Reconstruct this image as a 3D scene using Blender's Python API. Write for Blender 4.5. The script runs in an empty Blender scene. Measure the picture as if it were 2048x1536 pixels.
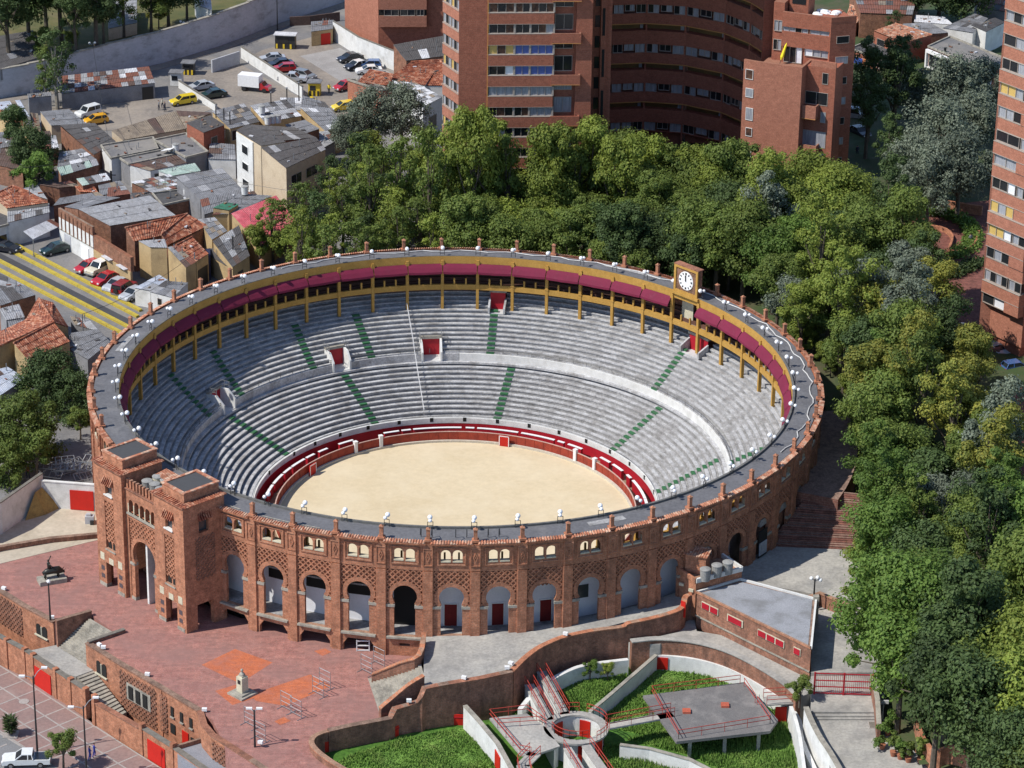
import bpy, math, random
from math import sin, cos, pi, radians, atan2, hypot, sqrt
from mathutils import Vector, Matrix
from mathutils.geometry import tessellate_polygon
S = bpy.context.scene
COL = S.collection
random.seed(7)
# ---------------- camera (solved from the ring of turrets) ----------------
CF, CP, CR, CX, CY, CZ, CYAW = 5918.94785706, 0.41285662, 0.01499178, 3.08100082, -313.68270693, 148.60451963, 0.01062565
PH = 0.05727069
STEP = 2*pi/54
FWD = Vector((sin(CYAW)*cos(CP), cos(CYAW)*cos(CP), -sin(CP)))
RGT = Vector((cos(CYAW), -sin(CYAW), 0))
UPV = RGT.cross(FWD)
R2 = RGT*cos(CR)+UPV*sin(CR)
U2 = -RGT*sin(CR)+UPV*cos(CR)
cam = bpy.data.cameras.new('camera')
camo = bpy.data.objects.new('camera', cam); COL.objects.link(camo)
camo.matrix_world = Matrix(((R2.x, U2.x, -FWD.x, CX), (R2.y, U2.y, -FWD.y, CY), (R2.z, U2.z, -FWD.z, CZ), (0, 0, 0, 1)))
cam.sensor_width = 36; cam.lens = CF*36/2048; cam.clip_start = 1; cam.clip_end = 3000
S.camera = camo
# ---------------- daylight ----------------
SAZ, SEL = -110.5, 50
w = bpy.data.worlds.new('World'); S.world = w; w.use_nodes = True
nt = w.node_tree; bg = nt.nodes['Background']
sky = nt.nodes.new('ShaderNodeTexSky'); sky.sky_type = 'NISHITA'; sky.sun_disc = False
sky.sun_elevation = radians(SEL); sky.sun_rotation = radians(SAZ); sky.altitude = 2600
nt.links.new(sky.outputs[0], bg.inputs[0]); bg.inputs[1].default_value = 0.15
sun = bpy.data.lights.new('sun', 'SUN'); sun.energy = 4.1; sun.angle = radians(0.5); sun.color = (1.0, 0.95, 0.87)
so = bpy.data.objects.new('sun', sun); COL.objects.link(so)
sd = Vector((sin(radians(SAZ))*cos(radians(SEL)), cos(radians(SAZ))*cos(radians(SEL)), sin(radians(SEL))))
so.rotation_euler = sd.to_track_quat('Z', 'Y').to_euler()
S.view_settings.view_transform = 'Standard'; S.view_settings.look = 'None'
S.view_settings.exposure = 0.36; S.view_settings.gamma = 1.0; S.view_settings.use_curve_mapping = False

# ---------------- finding places: where a line of sight meets a level or a plane ----------------
def U(px, py, z=0.0):
    d = FWD + R2*((px-1024)/CF) - U2*((py-768)/CF)
    t = (z-CZ)/d.z
    return Vector((CX+d.x*t, CY+d.y*t, z))
def UY(px, py, Y):
    d = FWD + R2*((px-1024)/CF) - U2*((py-768)/CF)
    t = (Y-CY)/d.y
    return Vector((CX+d.x*t, Y, CZ+d.z*t))
def height_at(x, y, py):
    lo, hi = -12.0, 90.0
    for _ in range(50):
        m = (lo+hi)/2
        v = Vector((x-CX, y-CY, m-CZ)); yy = 768-CF*v.dot(U2)/v.dot(FWD)
        if yy > py: lo = m
        else: hi = m
    return lo

# ---------------- mesh building ----------------
class MB:
    def __init__(s): s.v = []; s.f = []; s.m = []
    def add(s, vs, fs, mi=0):
        n = len(s.v); s.v += [tuple(q) for q in vs]
        for f in fs: s.f.append(tuple(n+i for i in f)); s.m.append(mi)
        return s
    def poly(s, pts, mi=0): return s.add(pts, [tuple(range(len(pts)))], mi)
    def box(s, c, d, rz=0, mi=0, M=None):
        hx, hy, hz = d[0]/2, d[1]/2, d[2]/2; ca, sa = cos(rz), sin(rz); vs = []
        for z in (-hz, hz):
            for x, y in ((-hx, -hy), (hx, -hy), (hx, hy), (-hx, hy)):
                vs.append((c[0]+x*ca-y*sa, c[1]+x*sa+y*ca, c[2]+z))
        return s.add(vs, [(3, 2, 1, 0), (4, 5, 6, 7), (0, 1, 5, 4), (1, 2, 6, 5), (2, 3, 7, 6), (3, 0, 4, 7)], mi)
    def bar(s, a, b, wd, ht=None, mi=0, up=(0, 0, 1)):
        a = Vector(a); b = Vector(b); d = (b-a).normalized(); u = Vector(up)
        if abs(d.dot(u)) > 0.98: u = Vector((0, 1, 0))
        r = d.cross(u).normalized(); u = r.cross(d); ht = wd if ht is None else ht; vs = []
        for q in (a, b):
            for i, j in ((-1, -1), (1, -1), (1, 1), (-1, 1)): vs.append(q+r*(i*wd/2)+u*(j*ht/2))
        return s.add(vs, [(3, 2, 1, 0), (4, 5, 6, 7), (0, 1, 5, 4), (1, 2, 6, 5), (2, 3, 7, 6), (3, 0, 4, 7)], mi)
    def prism(s, pts, z0, z1, mi=0, mt=None, bottom=False):
        pts = [(q[0], q[1]) for q in pts]
        ar = sum(pts[i][0]*pts[(i+1) % len(pts)][1]-pts[(i+1) % len(pts)][0]*pts[i][1] for i in range(len(pts)))
        if ar < 0: pts = pts[::-1]
        n = len(pts); vs = [(q[0], q[1], z0) for q in pts]+[(q[0], q[1], z1) for q in pts]
        s.add(vs, [(i, (i+1) % n, n+(i+1) % n, n+i) for i in range(n)], mi)
        tri = tessellate_polygon([[Vector((q[0], q[1], 0)) for q in pts]])
        base = len(s.v)-2*n
        for t in tri:
            a, b, c = t
            A, B, Cc = pts[a], pts[b], pts[c]
            if (B[0]-A[0])*(Cc[1]-A[1])-(B[1]-A[1])*(Cc[0]-A[0]) < 0: b, c = c, b
            s.f.append((base+n+a, base+n+b, base+n+c)); s.m.append(mi if mt is None else mt)
            if bottom: s.f.append((base+c, base+b, base+a)); s.m.append(mi)
        return s
    def cyl(s, c, r, h, n=12, r2=None, mi=0, cap=True):
        r2 = r if r2 is None else r2; vs = []
        for k in range(n): vs.append((c[0]+r*cos(2*pi*k/n), c[1]+r*sin(2*pi*k/n), c[2]))
        for k in range(n): vs.append((c[0]+r2*cos(2*pi*k/n), c[1]+r2*sin(2*pi*k/n), c[2]+h))
        fs = [(k, (k+1) % n, n+(k+1) % n, n+k) for k in range(n)]
        if cap: fs += [tuple(range(n-1, -1, -1)), tuple(range(n, 2*n))]
        return s.add(vs, fs, mi)
    def tube(s, pts, r, n=6, mi=0, radii=None):
        pts = [Vector(q) for q in pts]; vs = []; m = len(pts)
        for i, q in enumerate(pts):
            d = (pts[min(i+1, m-1)]-pts[max(i-1, 0)]).normalized()
            u = Vector((0, 0, 1)) if abs(d.z) < 0.9 else Vector((1, 0, 0))
            a = d.cross(u).normalized(); b = a.cross(d); rr = radii[i] if radii else r
            for k in range(n): vs.append(q+a*(rr*cos(2*pi*k/n))+b*(rr*sin(2*pi*k/n)))
        fs = [(i*n+k, i*n+(k+1) % n, (i+1)*n+(k+1) % n, (i+1)*n+k) for i in range(m-1) for k in range(n)]
        fs += [tuple(range(n-1, -1, -1)), tuple((m-1)*n+k for k in range(n))]
        return s.add(vs, fs, mi)
    def sphere(s, c, r, n=10, m=6, mi=0, sc=(1, 1, 1)):
        vs = [(c[0], c[1], c[2]+r*sc[2])]
        for j in range(1, m):
            a = pi*j/m
            for k in range(n): vs.append((c[0]+r*sc[0]*sin(a)*cos(2*pi*k/n), c[1]+r*sc[1]*sin(a)*sin(2*pi*k/n), c[2]+r*sc[2]*cos(a)))
        vs.append((c[0], c[1], c[2]-r*sc[2])); fs = []
        for k in range(n): fs.append((0, 1+k, 1+(k+1) % n))
        for j in range(m-2):
            for k in range(n): a = 1+j*n+k; b = 1+j*n+(k+1) % n; fs.append((a, a+n, b+n, b))
        L = len(vs)-1
        for k in range(n): fs.append((L, L-n+(k+1) % n, L-n+k))
        return s.add(vs, fs, mi)
    def lathe(s, c, prof, n=12, mi=0):
        vs = []
        for r, z in prof:
            for k in range(n): vs.append((c[0]+r*cos(2*pi*k/n), c[1]+r*sin(2*pi*k/n), c[2]+z))
        fs = [(i*n+k, i*n+(k+1) % n, (i+1)*n+(k+1) % n, (i+1)*n+k) for i in range(len(prof)-1) for k in range(n)]
        fs.append(tuple((len(prof)-1)*n+k for k in range(n)))
        return s.add(vs, fs, mi)
    def ring(s, prof, i0, i1, per=4, mi=0, closed=True, ends=True):
        """profile of (r, z) swept round the ring centre from bay index i0 to i1"""
        n = max(1, int(round((i1-i0)*per))); k = len(prof); vs = []
        for j in range(n+1):
            t = PH+(i0+(i1-i0)*j/n)*STEP
            for r, z in prof: vs.append((r*sin(t), r*cos(t), z))
        fs = []
        for j in range(n):
            for q in range(k if closed else k-1):
                a = j*k+q; b = j*k+(q+1) % k; fs.append((a, b, b+k, a+k))
        if closed and ends and i1-i0 < 53.9: fs += [tuple(range(k-1, -1, -1)), tuple(n*k+q for q in range(k))]
        return s.add(vs, fs, mi)
    def plate(s, outer, holes, y0, y1, mi=0, sides=True):
        """flat (x, z) outline with holes, between depth y0 (inner) and y1 (outer)"""
        loops = [outer]+list(holes); al = [q for l in loops for q in l]
        tri = tessellate_polygon([[Vector((q[0], q[1], 0)) for q in l] for l in loops])
        n = len(al); vs = [(q[0], y1, q[1]) for q in al]+[(q[0], y0, q[1]) for q in al]; fs = []
        for a, b, c in tri:
            A, B, Cc = al[a], al[b], al[c]
            if (B[0]-A[0])*(Cc[1]-A[1])-(B[1]-A[1])*(Cc[0]-A[0]) > 0: b, c = c, b
            fs.append((a, b, c)); fs.append((n+c, n+b, n+a))
        if sides:
            o = 0
            for l in loops:
                m = len(l)
                for i in range(m): fs.append((o+i, o+(i+1) % m, n+o+(i+1) % m, n+o+i))
                o += m
        return s.add(vs, fs, mi)
    def xf(s, M):
        s.v = [tuple(M @ Vector(q)) for q in s.v]; return s

ORG = {}
def mk(name, mb, mats, parent=None, world=True, smooth=False, loc=None, label=None, kind=None, group=None, cat=None, rz=0):
    if not isinstance(mats, (list, tuple)): mats = [mats]
    off = Vector((0, 0, 0)); l = Vector((0, 0, 0))
    if world:
        if parent is not None: off = ORG.get(parent.name, Vector((0, 0, 0)))
        elif loc is None and mb.v:
            xs = [q[0] for q in mb.v]; ys = [q[1] for q in mb.v]; zs = [q[2] for q in mb.v]
            off = l = Vector(((min(xs)+max(xs))/2, (min(ys)+max(ys))/2, min(zs)))
        elif loc is not None: off = l = Vector(loc)
    elif loc is not None: l = Vector(loc)
    me = bpy.data.meshes.new(name)
    me.from_pydata([(q[0]-off.x, q[1]-off.y, q[2]-off.z) for q in mb.v], [], mb.f)
    for m in mats: me.materials.append(m)
    if any(mb.m): me.polygons.foreach_set('material_index', mb.m)
    if smooth: me.polygons.foreach_set('use_smooth', [True]*len(me.polygons))
    o = bpy.data.objects.new(name, me); COL.objects.link(o)
    if parent is not None:
        o.parent = parent
        if not world and loc is not None: o.location = l
        ORG[o.name] = off if world else Vector((0, 0, 0))
    else:
        o.location = l; ORG[o.name] = l.copy()
    o.rotation_euler.z = rz
    if label: o['label'] = label
    if name in ('brick_lattice', 'eaves_tiles', 'clock_lattice', 'clock_numeral', 'inner_lattice', 'parapet_tiles', 'hut_roof', 'window_hood', 'roof_tiles', 'walkway_rail'): kind = 'stuff'
    if kind: o['kind'] = kind
    if group: o['group'] = group
    if cat: o['category'] = cat
    return o
def thing(name, label, cat, loc, group=None, rz=0):
    o = bpy.data.objects.new(name, None); COL.objects.link(o); o.location = loc; o.rotation_euler.z = rz
    o.empty_display_size = 0.3; o['label'] = label; o['category'] = cat
    if group: o['group'] = group
    ORG[o.name] = Vector(loc)
    return o
KIDS = {}
def kids(o): return [c for c in bpy.data.objects if c.parent == o]
def family(o):
    return (o, [(c, [(g, []) for g in kids(c)]) for c in kids(o)])
def dup(fam, loc=None, rz=None, label=None, group=None, parent=None, mats=None, scale=None):
    """copy a thing with its parts and sub-parts"""
    o, ch = fam
    c = o.copy(); COL.objects.link(c)
    if parent is not None: c.parent = parent
    if loc is not None: c.location = loc
    if rz is not None: c.rotation_euler.z = rz
    if scale is not None: c.scale = scale
    if label: c['label'] = label
    if group: c['group'] = group
    if parent is None and loc is not None: ORG[c.name] = Vector(loc)
    for f in ch: dup(f, parent=c, mats=mats)
    if mats and c.type == 'MESH':
        for i, sl in enumerate(c.material_slots):
            if sl.material and sl.material.name in mats:
                sl.link = 'OBJECT'; sl.material = mats[sl.material.name]
    return c

# ---------------- materials ----------------
MATS = {}
def nodes(name):
    m = bpy.data.materials.new(name); m.use_nodes = True; t = m.node_tree
    return m, t, t.nodes, t.links, t.nodes['Principled BSDF']
def rgb(c): return (c[0], c[1], c[2], 1)
def noisy(t, vec, scale, detail=4, rough=0.6):
    n = t.nodes.new('ShaderNodeTexNoise'); n.inputs['Scale'].default_value = scale; n.inputs['Detail'].default_value = detail; n.inputs['Roughness'].default_value = rough
    t.links.new(vec, n.inputs['Vector']); return n.outputs[0]
def ramp(t, fac, a, b, ca=(0, 0, 0, 1), cb=(1, 1, 1, 1)):
    r = t.nodes.new('ShaderNodeValToRGB'); r.color_ramp.elements[0].position = a; r.color_ramp.elements[1].position = b
    r.color_ramp.elements[0].color = ca; r.color_ramp.elements[1].color = cb; t.links.new(fac, r.inputs[0]); return r.outputs[0]
def mix(t, fac, a, b, mode='MIX'):
    x = t.nodes.new('ShaderNodeMix'); x.data_type = 'RGBA'; x.blend_type = mode
    if isinstance(fac, (int, float)): x.inputs[0].default_value = fac
    else: t.links.new(fac, x.inputs[0])
    for i, q in ((6, a), (7, b)):
        if isinstance(q, tuple): x.inputs[i].default_value = rgb(q)
        else: t.links.new(q, x.inputs[i])
    return x.outputs[2]
def worldpos(t):
    g = t.nodes.new('ShaderNodeNewGeometry'); return g.outputs['Position']
def objpos(t):
    g = t.nodes.new('ShaderNodeTexCoord'); return g.outputs['Object']
def wallcoord(t):
    """(along the wall, height, 0) from position and normal"""
    g = t.nodes.new('ShaderNodeNewGeometry'); c = t.nodes.new('ShaderNodeVectorMath'); c.operation = 'CROSS_PRODUCT'
    t.links.new(g.outputs['Normal'], c.inputs[0]); t.links.new(g.outputs['Position'], c.inputs[1])
    a = t.nodes.new('ShaderNodeSeparateXYZ'); t.links.new(c.outputs[0], a.inputs[0])
    b = t.nodes.new('ShaderNodeSeparateXYZ'); t.links.new(g.outputs['Position'], b.inputs[0])
    m = t.nodes.new('ShaderNodeCombineXYZ'); t.links.new(a.outputs[2], m.inputs[0]); t.links.new(b.outputs[2], m.inputs[1]); return m.outputs[0]
def bump(t, P, h, strength=0.3, dist=0.05):
    b = t.nodes.new('ShaderNodeBump'); b.inputs['Strength'].default_value = strength; b.inputs['Distance'].default_value = dist
    t.links.new(h, b.inputs['Height']); t.links.new(b.outputs[0], P.inputs['Normal'])
def mat(name, c1, c2=None, scale=1.0, stain=None, sscale=0.25, smin=0.5, smax=0.75, samt=0.6, rough=0.85, bmp=0.2, bdist=0.03, metal=0.0, fine=12.0, famt=0.35, spec=0.3, stretch=None):
    """base colour in two tones, large stains, fine speckle"""
    m, t, N, L, P = nodes(name); vec = worldpos(t); c2 = c2 or tuple(q*0.75 for q in c1)
    if stretch:
        mp = N.new('ShaderNodeMapping'); mp.inputs['Scale'].default_value = stretch; L.new(vec, mp.inputs[0]); vec = mp.outputs[0]
    n1 = noisy(t, vec, scale, 5, 0.65); base = mix(t, ramp(t, n1, 0.35, 0.65), c1, c2)
    n2 = noisy(t, vec, fine, 3, 0.7); f = ramp(t, n2, 0.3, 0.7, (1-famt, 1-famt, 1-famt, 1), (1+famt*0.4, 1+famt*0.4, 1+famt*0.4, 1))
    base = mix(t, 1.0, base, f, 'MULTIPLY')
    if stain:
        n3 = noisy(t, vec, sscale, 6, 0.7); k = ramp(t, n3, smin, smax, (0, 0, 0, 1), (samt, samt, samt, 1)); base = mix(t, k, base, stain)
    L.new(base, P.inputs['Base Color']); P.inputs['Roughness'].default_value = rough; P.inputs['Metallic'].default_value = metal
    P.inputs['Specular IOR Level'].default_value = spec
    if bmp: bump(t, P, n2, bmp, bdist)
    MATS[name] = m; return m
def brickmat(name, c1, c2, mortar, stain=(0.06, 0.04, 0.035), samt=0.6, smin=0.5, smax=0.8, bw=0.5, bh=0.18, flat=False, sscale=0.35, ms=0.02, mott=0.5):
    m, t, N, L, P = nodes(name); vec = worldpos(t) if flat else wallcoord(t)
    b = N.new('ShaderNodeTexBrick'); L.new(vec, b.inputs['Vector']); b.inputs['Scale'].default_value = 1
    b.inputs['Brick Width'].default_value = bw; b.inputs['Row Height'].default_value = bh; b.inputs['Mortar Size'].default_value = ms
    b.inputs['Color1'].default_value = rgb(c1); b.inputs['Color2'].default_value = rgb(c2); b.inputs['Mortar'].default_value = rgb(mortar); b.inputs['Bias'].default_value = 0
    wp = worldpos(t); n1 = noisy(t, wp, 1.6, 5, 0.75)
    k1 = 1-mott; k2 = 1+mott*0.45
    c = mix(t, 1.0, b.outputs[0], ramp(t, n1, 0.3, 0.7, (k1, k1, k1, 1), (k2, k2, k2, 1)), 'MULTIPLY')
    n2 = noisy(t, wp, 7, 2, 0.8); c = mix(t, 1.0, c, ramp(t, n2, 0.3, 0.7, (0.72, 0.7, 0.68, 1), (1.16, 1.16, 1.16, 1)), 'MULTIPLY')
    mp = N.new('ShaderNodeMapping'); mp.inputs['Scale'].default_value = (1, 1, 0.35); L.new(wp, mp.inputs[0])
    n3 = noisy(t, mp.outputs[0], sscale*2, 6, 0.72); c = mix(t, ramp(t, n3, smin, smax, (0, 0, 0, 1), (samt, samt, samt, 1)), c, stain)
    L.new(c, P.inputs['Base Color']); P.inputs['Roughness'].default_value = 0.9; P.inputs['Specular IOR Level'].default_value = 0.2
    bump(t, P, b.outputs[1], -0.25, 0.02)
    MATS[name] = m; return m
def plain(name, c, rough=0.5, metal=0, spec=0.5, coat=0):
    m, t, N, L, P = nodes(name); vec = objpos(t)
    n = noisy(t, vec, 3.0, 4, 0.7); L.new(mix(t, 1.0, c, ramp(t, n, 0.3, 0.75, (0.86, 0.86, 0.85, 1), (1.05, 1.05, 1.05, 1)), 'MULTIPLY'), P.inputs['Base Color'])
    P.inputs['Roughness'].default_value = rough; P.inputs['Metallic'].default_value = metal; P.inputs['Specular IOR Level'].default_value = spec
    P.inputs['Coat Weight'].default_value = coat
    MATS[name] = m; return m
BRICK = brickmat('stadium_brick', (0.53, 0.225, 0.128), (0.42, 0.17, 0.095), (0.40, 0.24, 0.165), mott=0.45, samt=0.6, smin=.47, smax=0.85)
BRICKD = brickmat('wall_brick_old', (0.40, 0.18, 0.115), (0.31, 0.14, 0.09), (0.3, 0.2, 0.15), samt=0.7, smin=0.42, smax=0.72)
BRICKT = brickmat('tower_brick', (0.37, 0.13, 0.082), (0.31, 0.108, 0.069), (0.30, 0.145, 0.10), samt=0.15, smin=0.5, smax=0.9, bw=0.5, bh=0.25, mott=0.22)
BRICKLIT = brickmat('tower_brick_sunlit', (0.43, 0.18, 0.12), (0.37, 0.15, 0.10), (0.32, 0.16, 0.11), samt=0.15, smin=0.5, smax=0.9, bw=0.5, bh=0.25, mott=0.2)  # paler copy of the tower brick, sunlight put into the colour
BRICKH = brickmat('house_brick', (0.32, 0.14, 0.08), (0.25, 0.105, 0.065), (0.28, 0.2, 0.15), samt=0.6, smin=0.48, smax=0.75)
STONE = mat('pale_stone', (0.40, 0.37, 0.31), (0.28, 0.26, 0.22), 1.2, (0.09, 0.085, 0.075), 0.6, samt=0.6)
SILL = mat('pale_window_stone', (0.62, 0.58, 0.44), (0.50, 0.46, 0.34), 1.2, samt=0.3)
CONC = mat('seating_concrete', (0.53, 0.53, 0.535), (0.40, 0.40, 0.405), 0.9, (0.17, 0.155, 0.14), 0.45, 0.46, 0.70, 0.75, fine=5, famt=0.4)
CONCR = mat('seating_riser_concrete', (0.45, 0.445, 0.44), (0.33, 0.325, 0.32), 1.5, (0.08, 0.075, 0.07), 1.0, 0.45, 0.72, 0.7, fine=4, famt=0.5)
DECK = mat('roof_asphalt', (0.15, 0.15, 0.16), (0.12, 0.12, 0.128), 0.4, (0.24, 0.23, 0.22), 0.25, 0.55, 0.72, 0.5, fine=3, famt=0.25)
YEL = mat('ochre_paint', (0.50, 0.29, 0.07), (0.42, 0.235, 0.05), 1.0, (0.20, 0.11, 0.03), 0.8, 0.58, 0.8, 0.5, rough=0.7)
MAG = mat('magenta_canvas', (0.175, 0.014, 0.045), (0.145, 0.012, 0.036), 0.6, (0.21, .04, .075), 1.2, 0.55, .75, .5, rough=0.8, famt=0.15)
GREEN = mat('green_step_paint', (0.045, 0.17, 0.07), (0.03, 0.12, 0.05), 2.0, (0.15, 0.17, 0.12), 1.5, 0.55, 0.75, 0.5)
RED = mat('bullring_red_paint', (0.42, 0.014, 0.028), (0.34, 0.012, 0.022), 0.8, (0.13, 0.02, 0.02), 0.7, 0.55, 0.8, 0.5, rough=0.55, famt=0.12)
REDF = mat('fence_red_paint', (0.36, 0.055, 0.03), (0.28, 0.04, 0.025), 1.0, (0.13, 0.03, 0.02), 1.0, 0.5, 0.75, 0.5, rough=0.6)
REDB = mat('bright_red_paint', (0.55, 0.02, 0.012), (0.47, 0.018, 0.012), 0.8, rough=0.5, famt=0.15)
WHITE = mat('white_paint', (0.72, 0.72, 0.70), (0.60, 0.60, 0.58), 0.8, (0.30, 0.29, 0.26), 0.7, 0.52, 0.75, 0.5, rough=0.7, famt=0.15)
WHITEC = plain('clean_white_paint', (0.8, 0.8, 0.8), 0.5)
GREYW = mat('grey_white_wall', (0.50, 0.51, 0.54), (0.42, 0.43, 0.45), 0.6, (0.2, 0.2, 0.19), 0.5, 0.55, 0.8, 0.4, rough=0.8)
BLACK = plain('black_metal', (0.02, 0.02, 0.022), 0.5)
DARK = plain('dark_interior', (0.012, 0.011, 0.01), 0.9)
STEEL = plain('galvanised_steel', (0.36, 0.37, 0.38), 0.45, 0.6)
GLOBE = plain('lamp_globe', (0.85, 0.86, 0.88), 0.15)
def claymat(name, a, b, c):
    m, t, N, L, P = nodes(name); vec = worldpos(t)
    v = N.new('ShaderNodeTexVoronoi'); v.inputs['Scale'].default_value = 2.6; L.new(vec, v.inputs['Vector'])
    s = N.new('ShaderNodeSeparateColor'); L.new(v.outputs['Color'], s.inputs[0])
    r = N.new('ShaderNodeValToRGB'); e = r.color_ramp; e.elements[0].color = rgb(a); e.elements[0].position = 0.15; e.elements[1].color = rgb(b); e.elements[1].position = 0.6
    x = e.elements.new(0.9); x.color = rgb(c); L.new(s.outputs[0], r.inputs[0])
    n = noisy(t, vec, 1.2, 5, 0.7); k = mix(t, ramp(t, n, 0.45, 0.7, (0, 0, 0, 1), (0.6, 0.6, 0.6, 1)), r.outputs[0], (0.07, 0.035, 0.028))
    n2 = noisy(t, vec, 14, 2, 0.7); k = mix(t, 1.0, k, ramp(t, n2, 0.3, 0.7, (0.7, 0.7, 0.7, 1), (1.15, 1.15, 1.15, 1)), 'MULTIPLY')
    L.new(k, P.inputs['Base Color']); P.inputs['Roughness'].default_value = 0.85; P.inputs['Specular IOR Level'].default_value = 0.25
    MATS[name] = m; return m
CLAY = claymat('clay_tile', (0.24, 0.075, 0.045), (0.40, 0.135, 0.07), (0.50, 0.26, 0.17))
CLAYP = claymat('pale_clay_tile', (0.42, 0.16, 0.09), (0.56, 0.27, 0.17), (0.62, 0.42, 0.30))
# ======================= the bullring =======================
RING = thing('bullring', 'huge round brick bullring with grey tiers of seats round a sand arena', 'bullring', (0, 0, -1.7))
def pos(i, r, z=0): t = PH+i*STEP; return Vector((r*sin(t), r*cos(t), z))
def rot(i): return -(PH+i*STEP)
def place(o, i, r, z):   # local x along the tangent, y outward
    q = pos(i, r, z); o.location = q-ORG[RING.name]; o.rotation_euler.z = rot(i)
BW = 2*42*math.tan(STEP/2)
AP = 42.0
def horseshoe(a, r, zc, z0, n=18):
    ph = math.acos(a/r); pts = [(-a, z0), (-a, zc-r*sin(ph))]
    for k in range(n+1):
        t = pi+ph-(pi+2*ph)*k/n; pts.append((r*cos(t), zc+r*sin(t)))
    return pts+[(a, zc-r*sin(ph)), (a, z0)]
def archwin(x0, x1, z0, z1, n=8):
    r = (x1-x0)/2; c = (x0+x1)/2
    return [(x0, z0)]+[(c+r*cos(pi-pi*k/n), z1-r+r*sin(pi-pi*k/n)) for k in range(n+1)]+[(x1, z0)]
def facade_wall(floor, zb, basement):
    mb = MB(); h = BW/2; pw = 1.86
    wins = [archwin(-1.12, -0.1, 9.45, 10.85), archwin(0.1, 1.12, 9.45, 10.85)]
    panel = [(-pw, floor), (-pw, 8.4), (pw, 8.4), (pw, floor)]
    outer = [(-h, zb), (-h, 11.62), (h, 11.62), (h, zb)]
    holes = wins+[panel]
    if basement == 1: holes.append([(-1.7, zb+0.01), (-1.7, -0.9), (-1.45, -0.55), (-1.2, -0.2), (1.2, -0.2), (1.45, -0.55), (1.7, -0.9), (1.7, zb+0.01)])
    if basement == 2: holes.append([(-0.55, -0.55), (-0.55, -0.25), (0.55, -0.25), (0.55, -0.55)])
    mb.plate(outer, holes, -0.45, 0)
    inner = [(-pw-.05, floor), (-pw-.05, 8.45), (pw+.05, 8.45), (pw+.05, floor)]
    mb.plate(inner[:2]+inner[2:], [horseshoe(1.12, 1.3, 5.25, floor+0.001)], -0.4, -0.2)
    return mb
def horseband(a, r, r2, zc, y0, y1, mb, n=22):
    ph = math.acos(a/r)+0.12; vs = []; fs = []
    for k in range(n+1):
        t = pi+ph-(pi+2*ph)*k/n
        for rr, y in ((r, y0), (r, y1), (r2, y1), (r2, y0)): vs.append((rr*cos(t), y, zc+rr*sin(t)))
    for k in range(n):
        for q in range(4): fs.append((k*4+q, k*4+(q+1) % 4, k*4+4+(q+1) % 4, k*4+4+q))
    fs += [(3, 2, 1, 0), tuple(n*4+q for q in range(4))]
    mb.add(vs, fs)
def lattice(x0, x1, z0, z1, circ, sp, wd, y0, y1):
    mb = MB(); step = sp
    for sg in (1, -1):
        c0 = int(math.floor((min(z0-sg*x0, z0-sg*x1, z1-sg*x0, z1-sg*x1))/step))*step
        c = c0
        while c < max(z0-sg*x0, z0-sg*x1, z1-sg*x0, z1-sg*x1):   # z = sg*x + c
            xs = [x0, x1, (z0-c)/sg, (z1-c)/sg]
            lo = max(min(xs[0], xs[1]), min(xs[2], xs[3])); hi = min(max(xs[0], xs[1]), max(xs[2], xs[3]))
            segs = [(lo, hi)] if hi-lo > 0.08 else []
            if circ and segs:
                R, zc = circ; A = 2; B = 2*sg*(c-zc); Cc = (c-zc)**2-R*R; D = B*B-4*A*Cc
                if D > 0:
                    r1 = (-B-sqrt(D))/(2*A); r2 = (-B+sqrt(D))/(2*A)
                    segs = [q for q in ((lo, min(hi, r1)), (max(lo, r2), hi)) if q[1]-q[0] > 0.08]
            for a, b in segs:
                mb.bar((a, (y0+y1)/2, sg*a+c), (b, (y0+y1)/2, sg*b+c), y1-y0, wd, up=(0, 0, 1)) if False else None
                d = Vector((1, 0, sg)).normalized(); nrm = Vector((-d.z, 0, d.x))*wd/2
                A0 = Vector((a, 0, sg*a+c)); B0 = Vector((b, 0, sg*b+c))
                dy = 0.0 if sg == 1 else -0.004
                vs = [(q.x, y, q.z) for y in (y1+dy, y0) for q in (A0-nrm, A0+nrm, B0+nrm, B0-nrm)]
                mb.add(vs, [(0, 1, 2, 3), (0, 4, 5, 1), (1, 5, 6, 2), (2, 6, 7, 3), (3, 7, 4, 0)])
            c += step
    return mb
BRING_MESH = {}
def bay_kind(c):          # c = bay centre index
    c = (c+27) % 54-27
    if c < -21 and c > -27: return 'plaza'
    return 'terrace'
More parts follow.
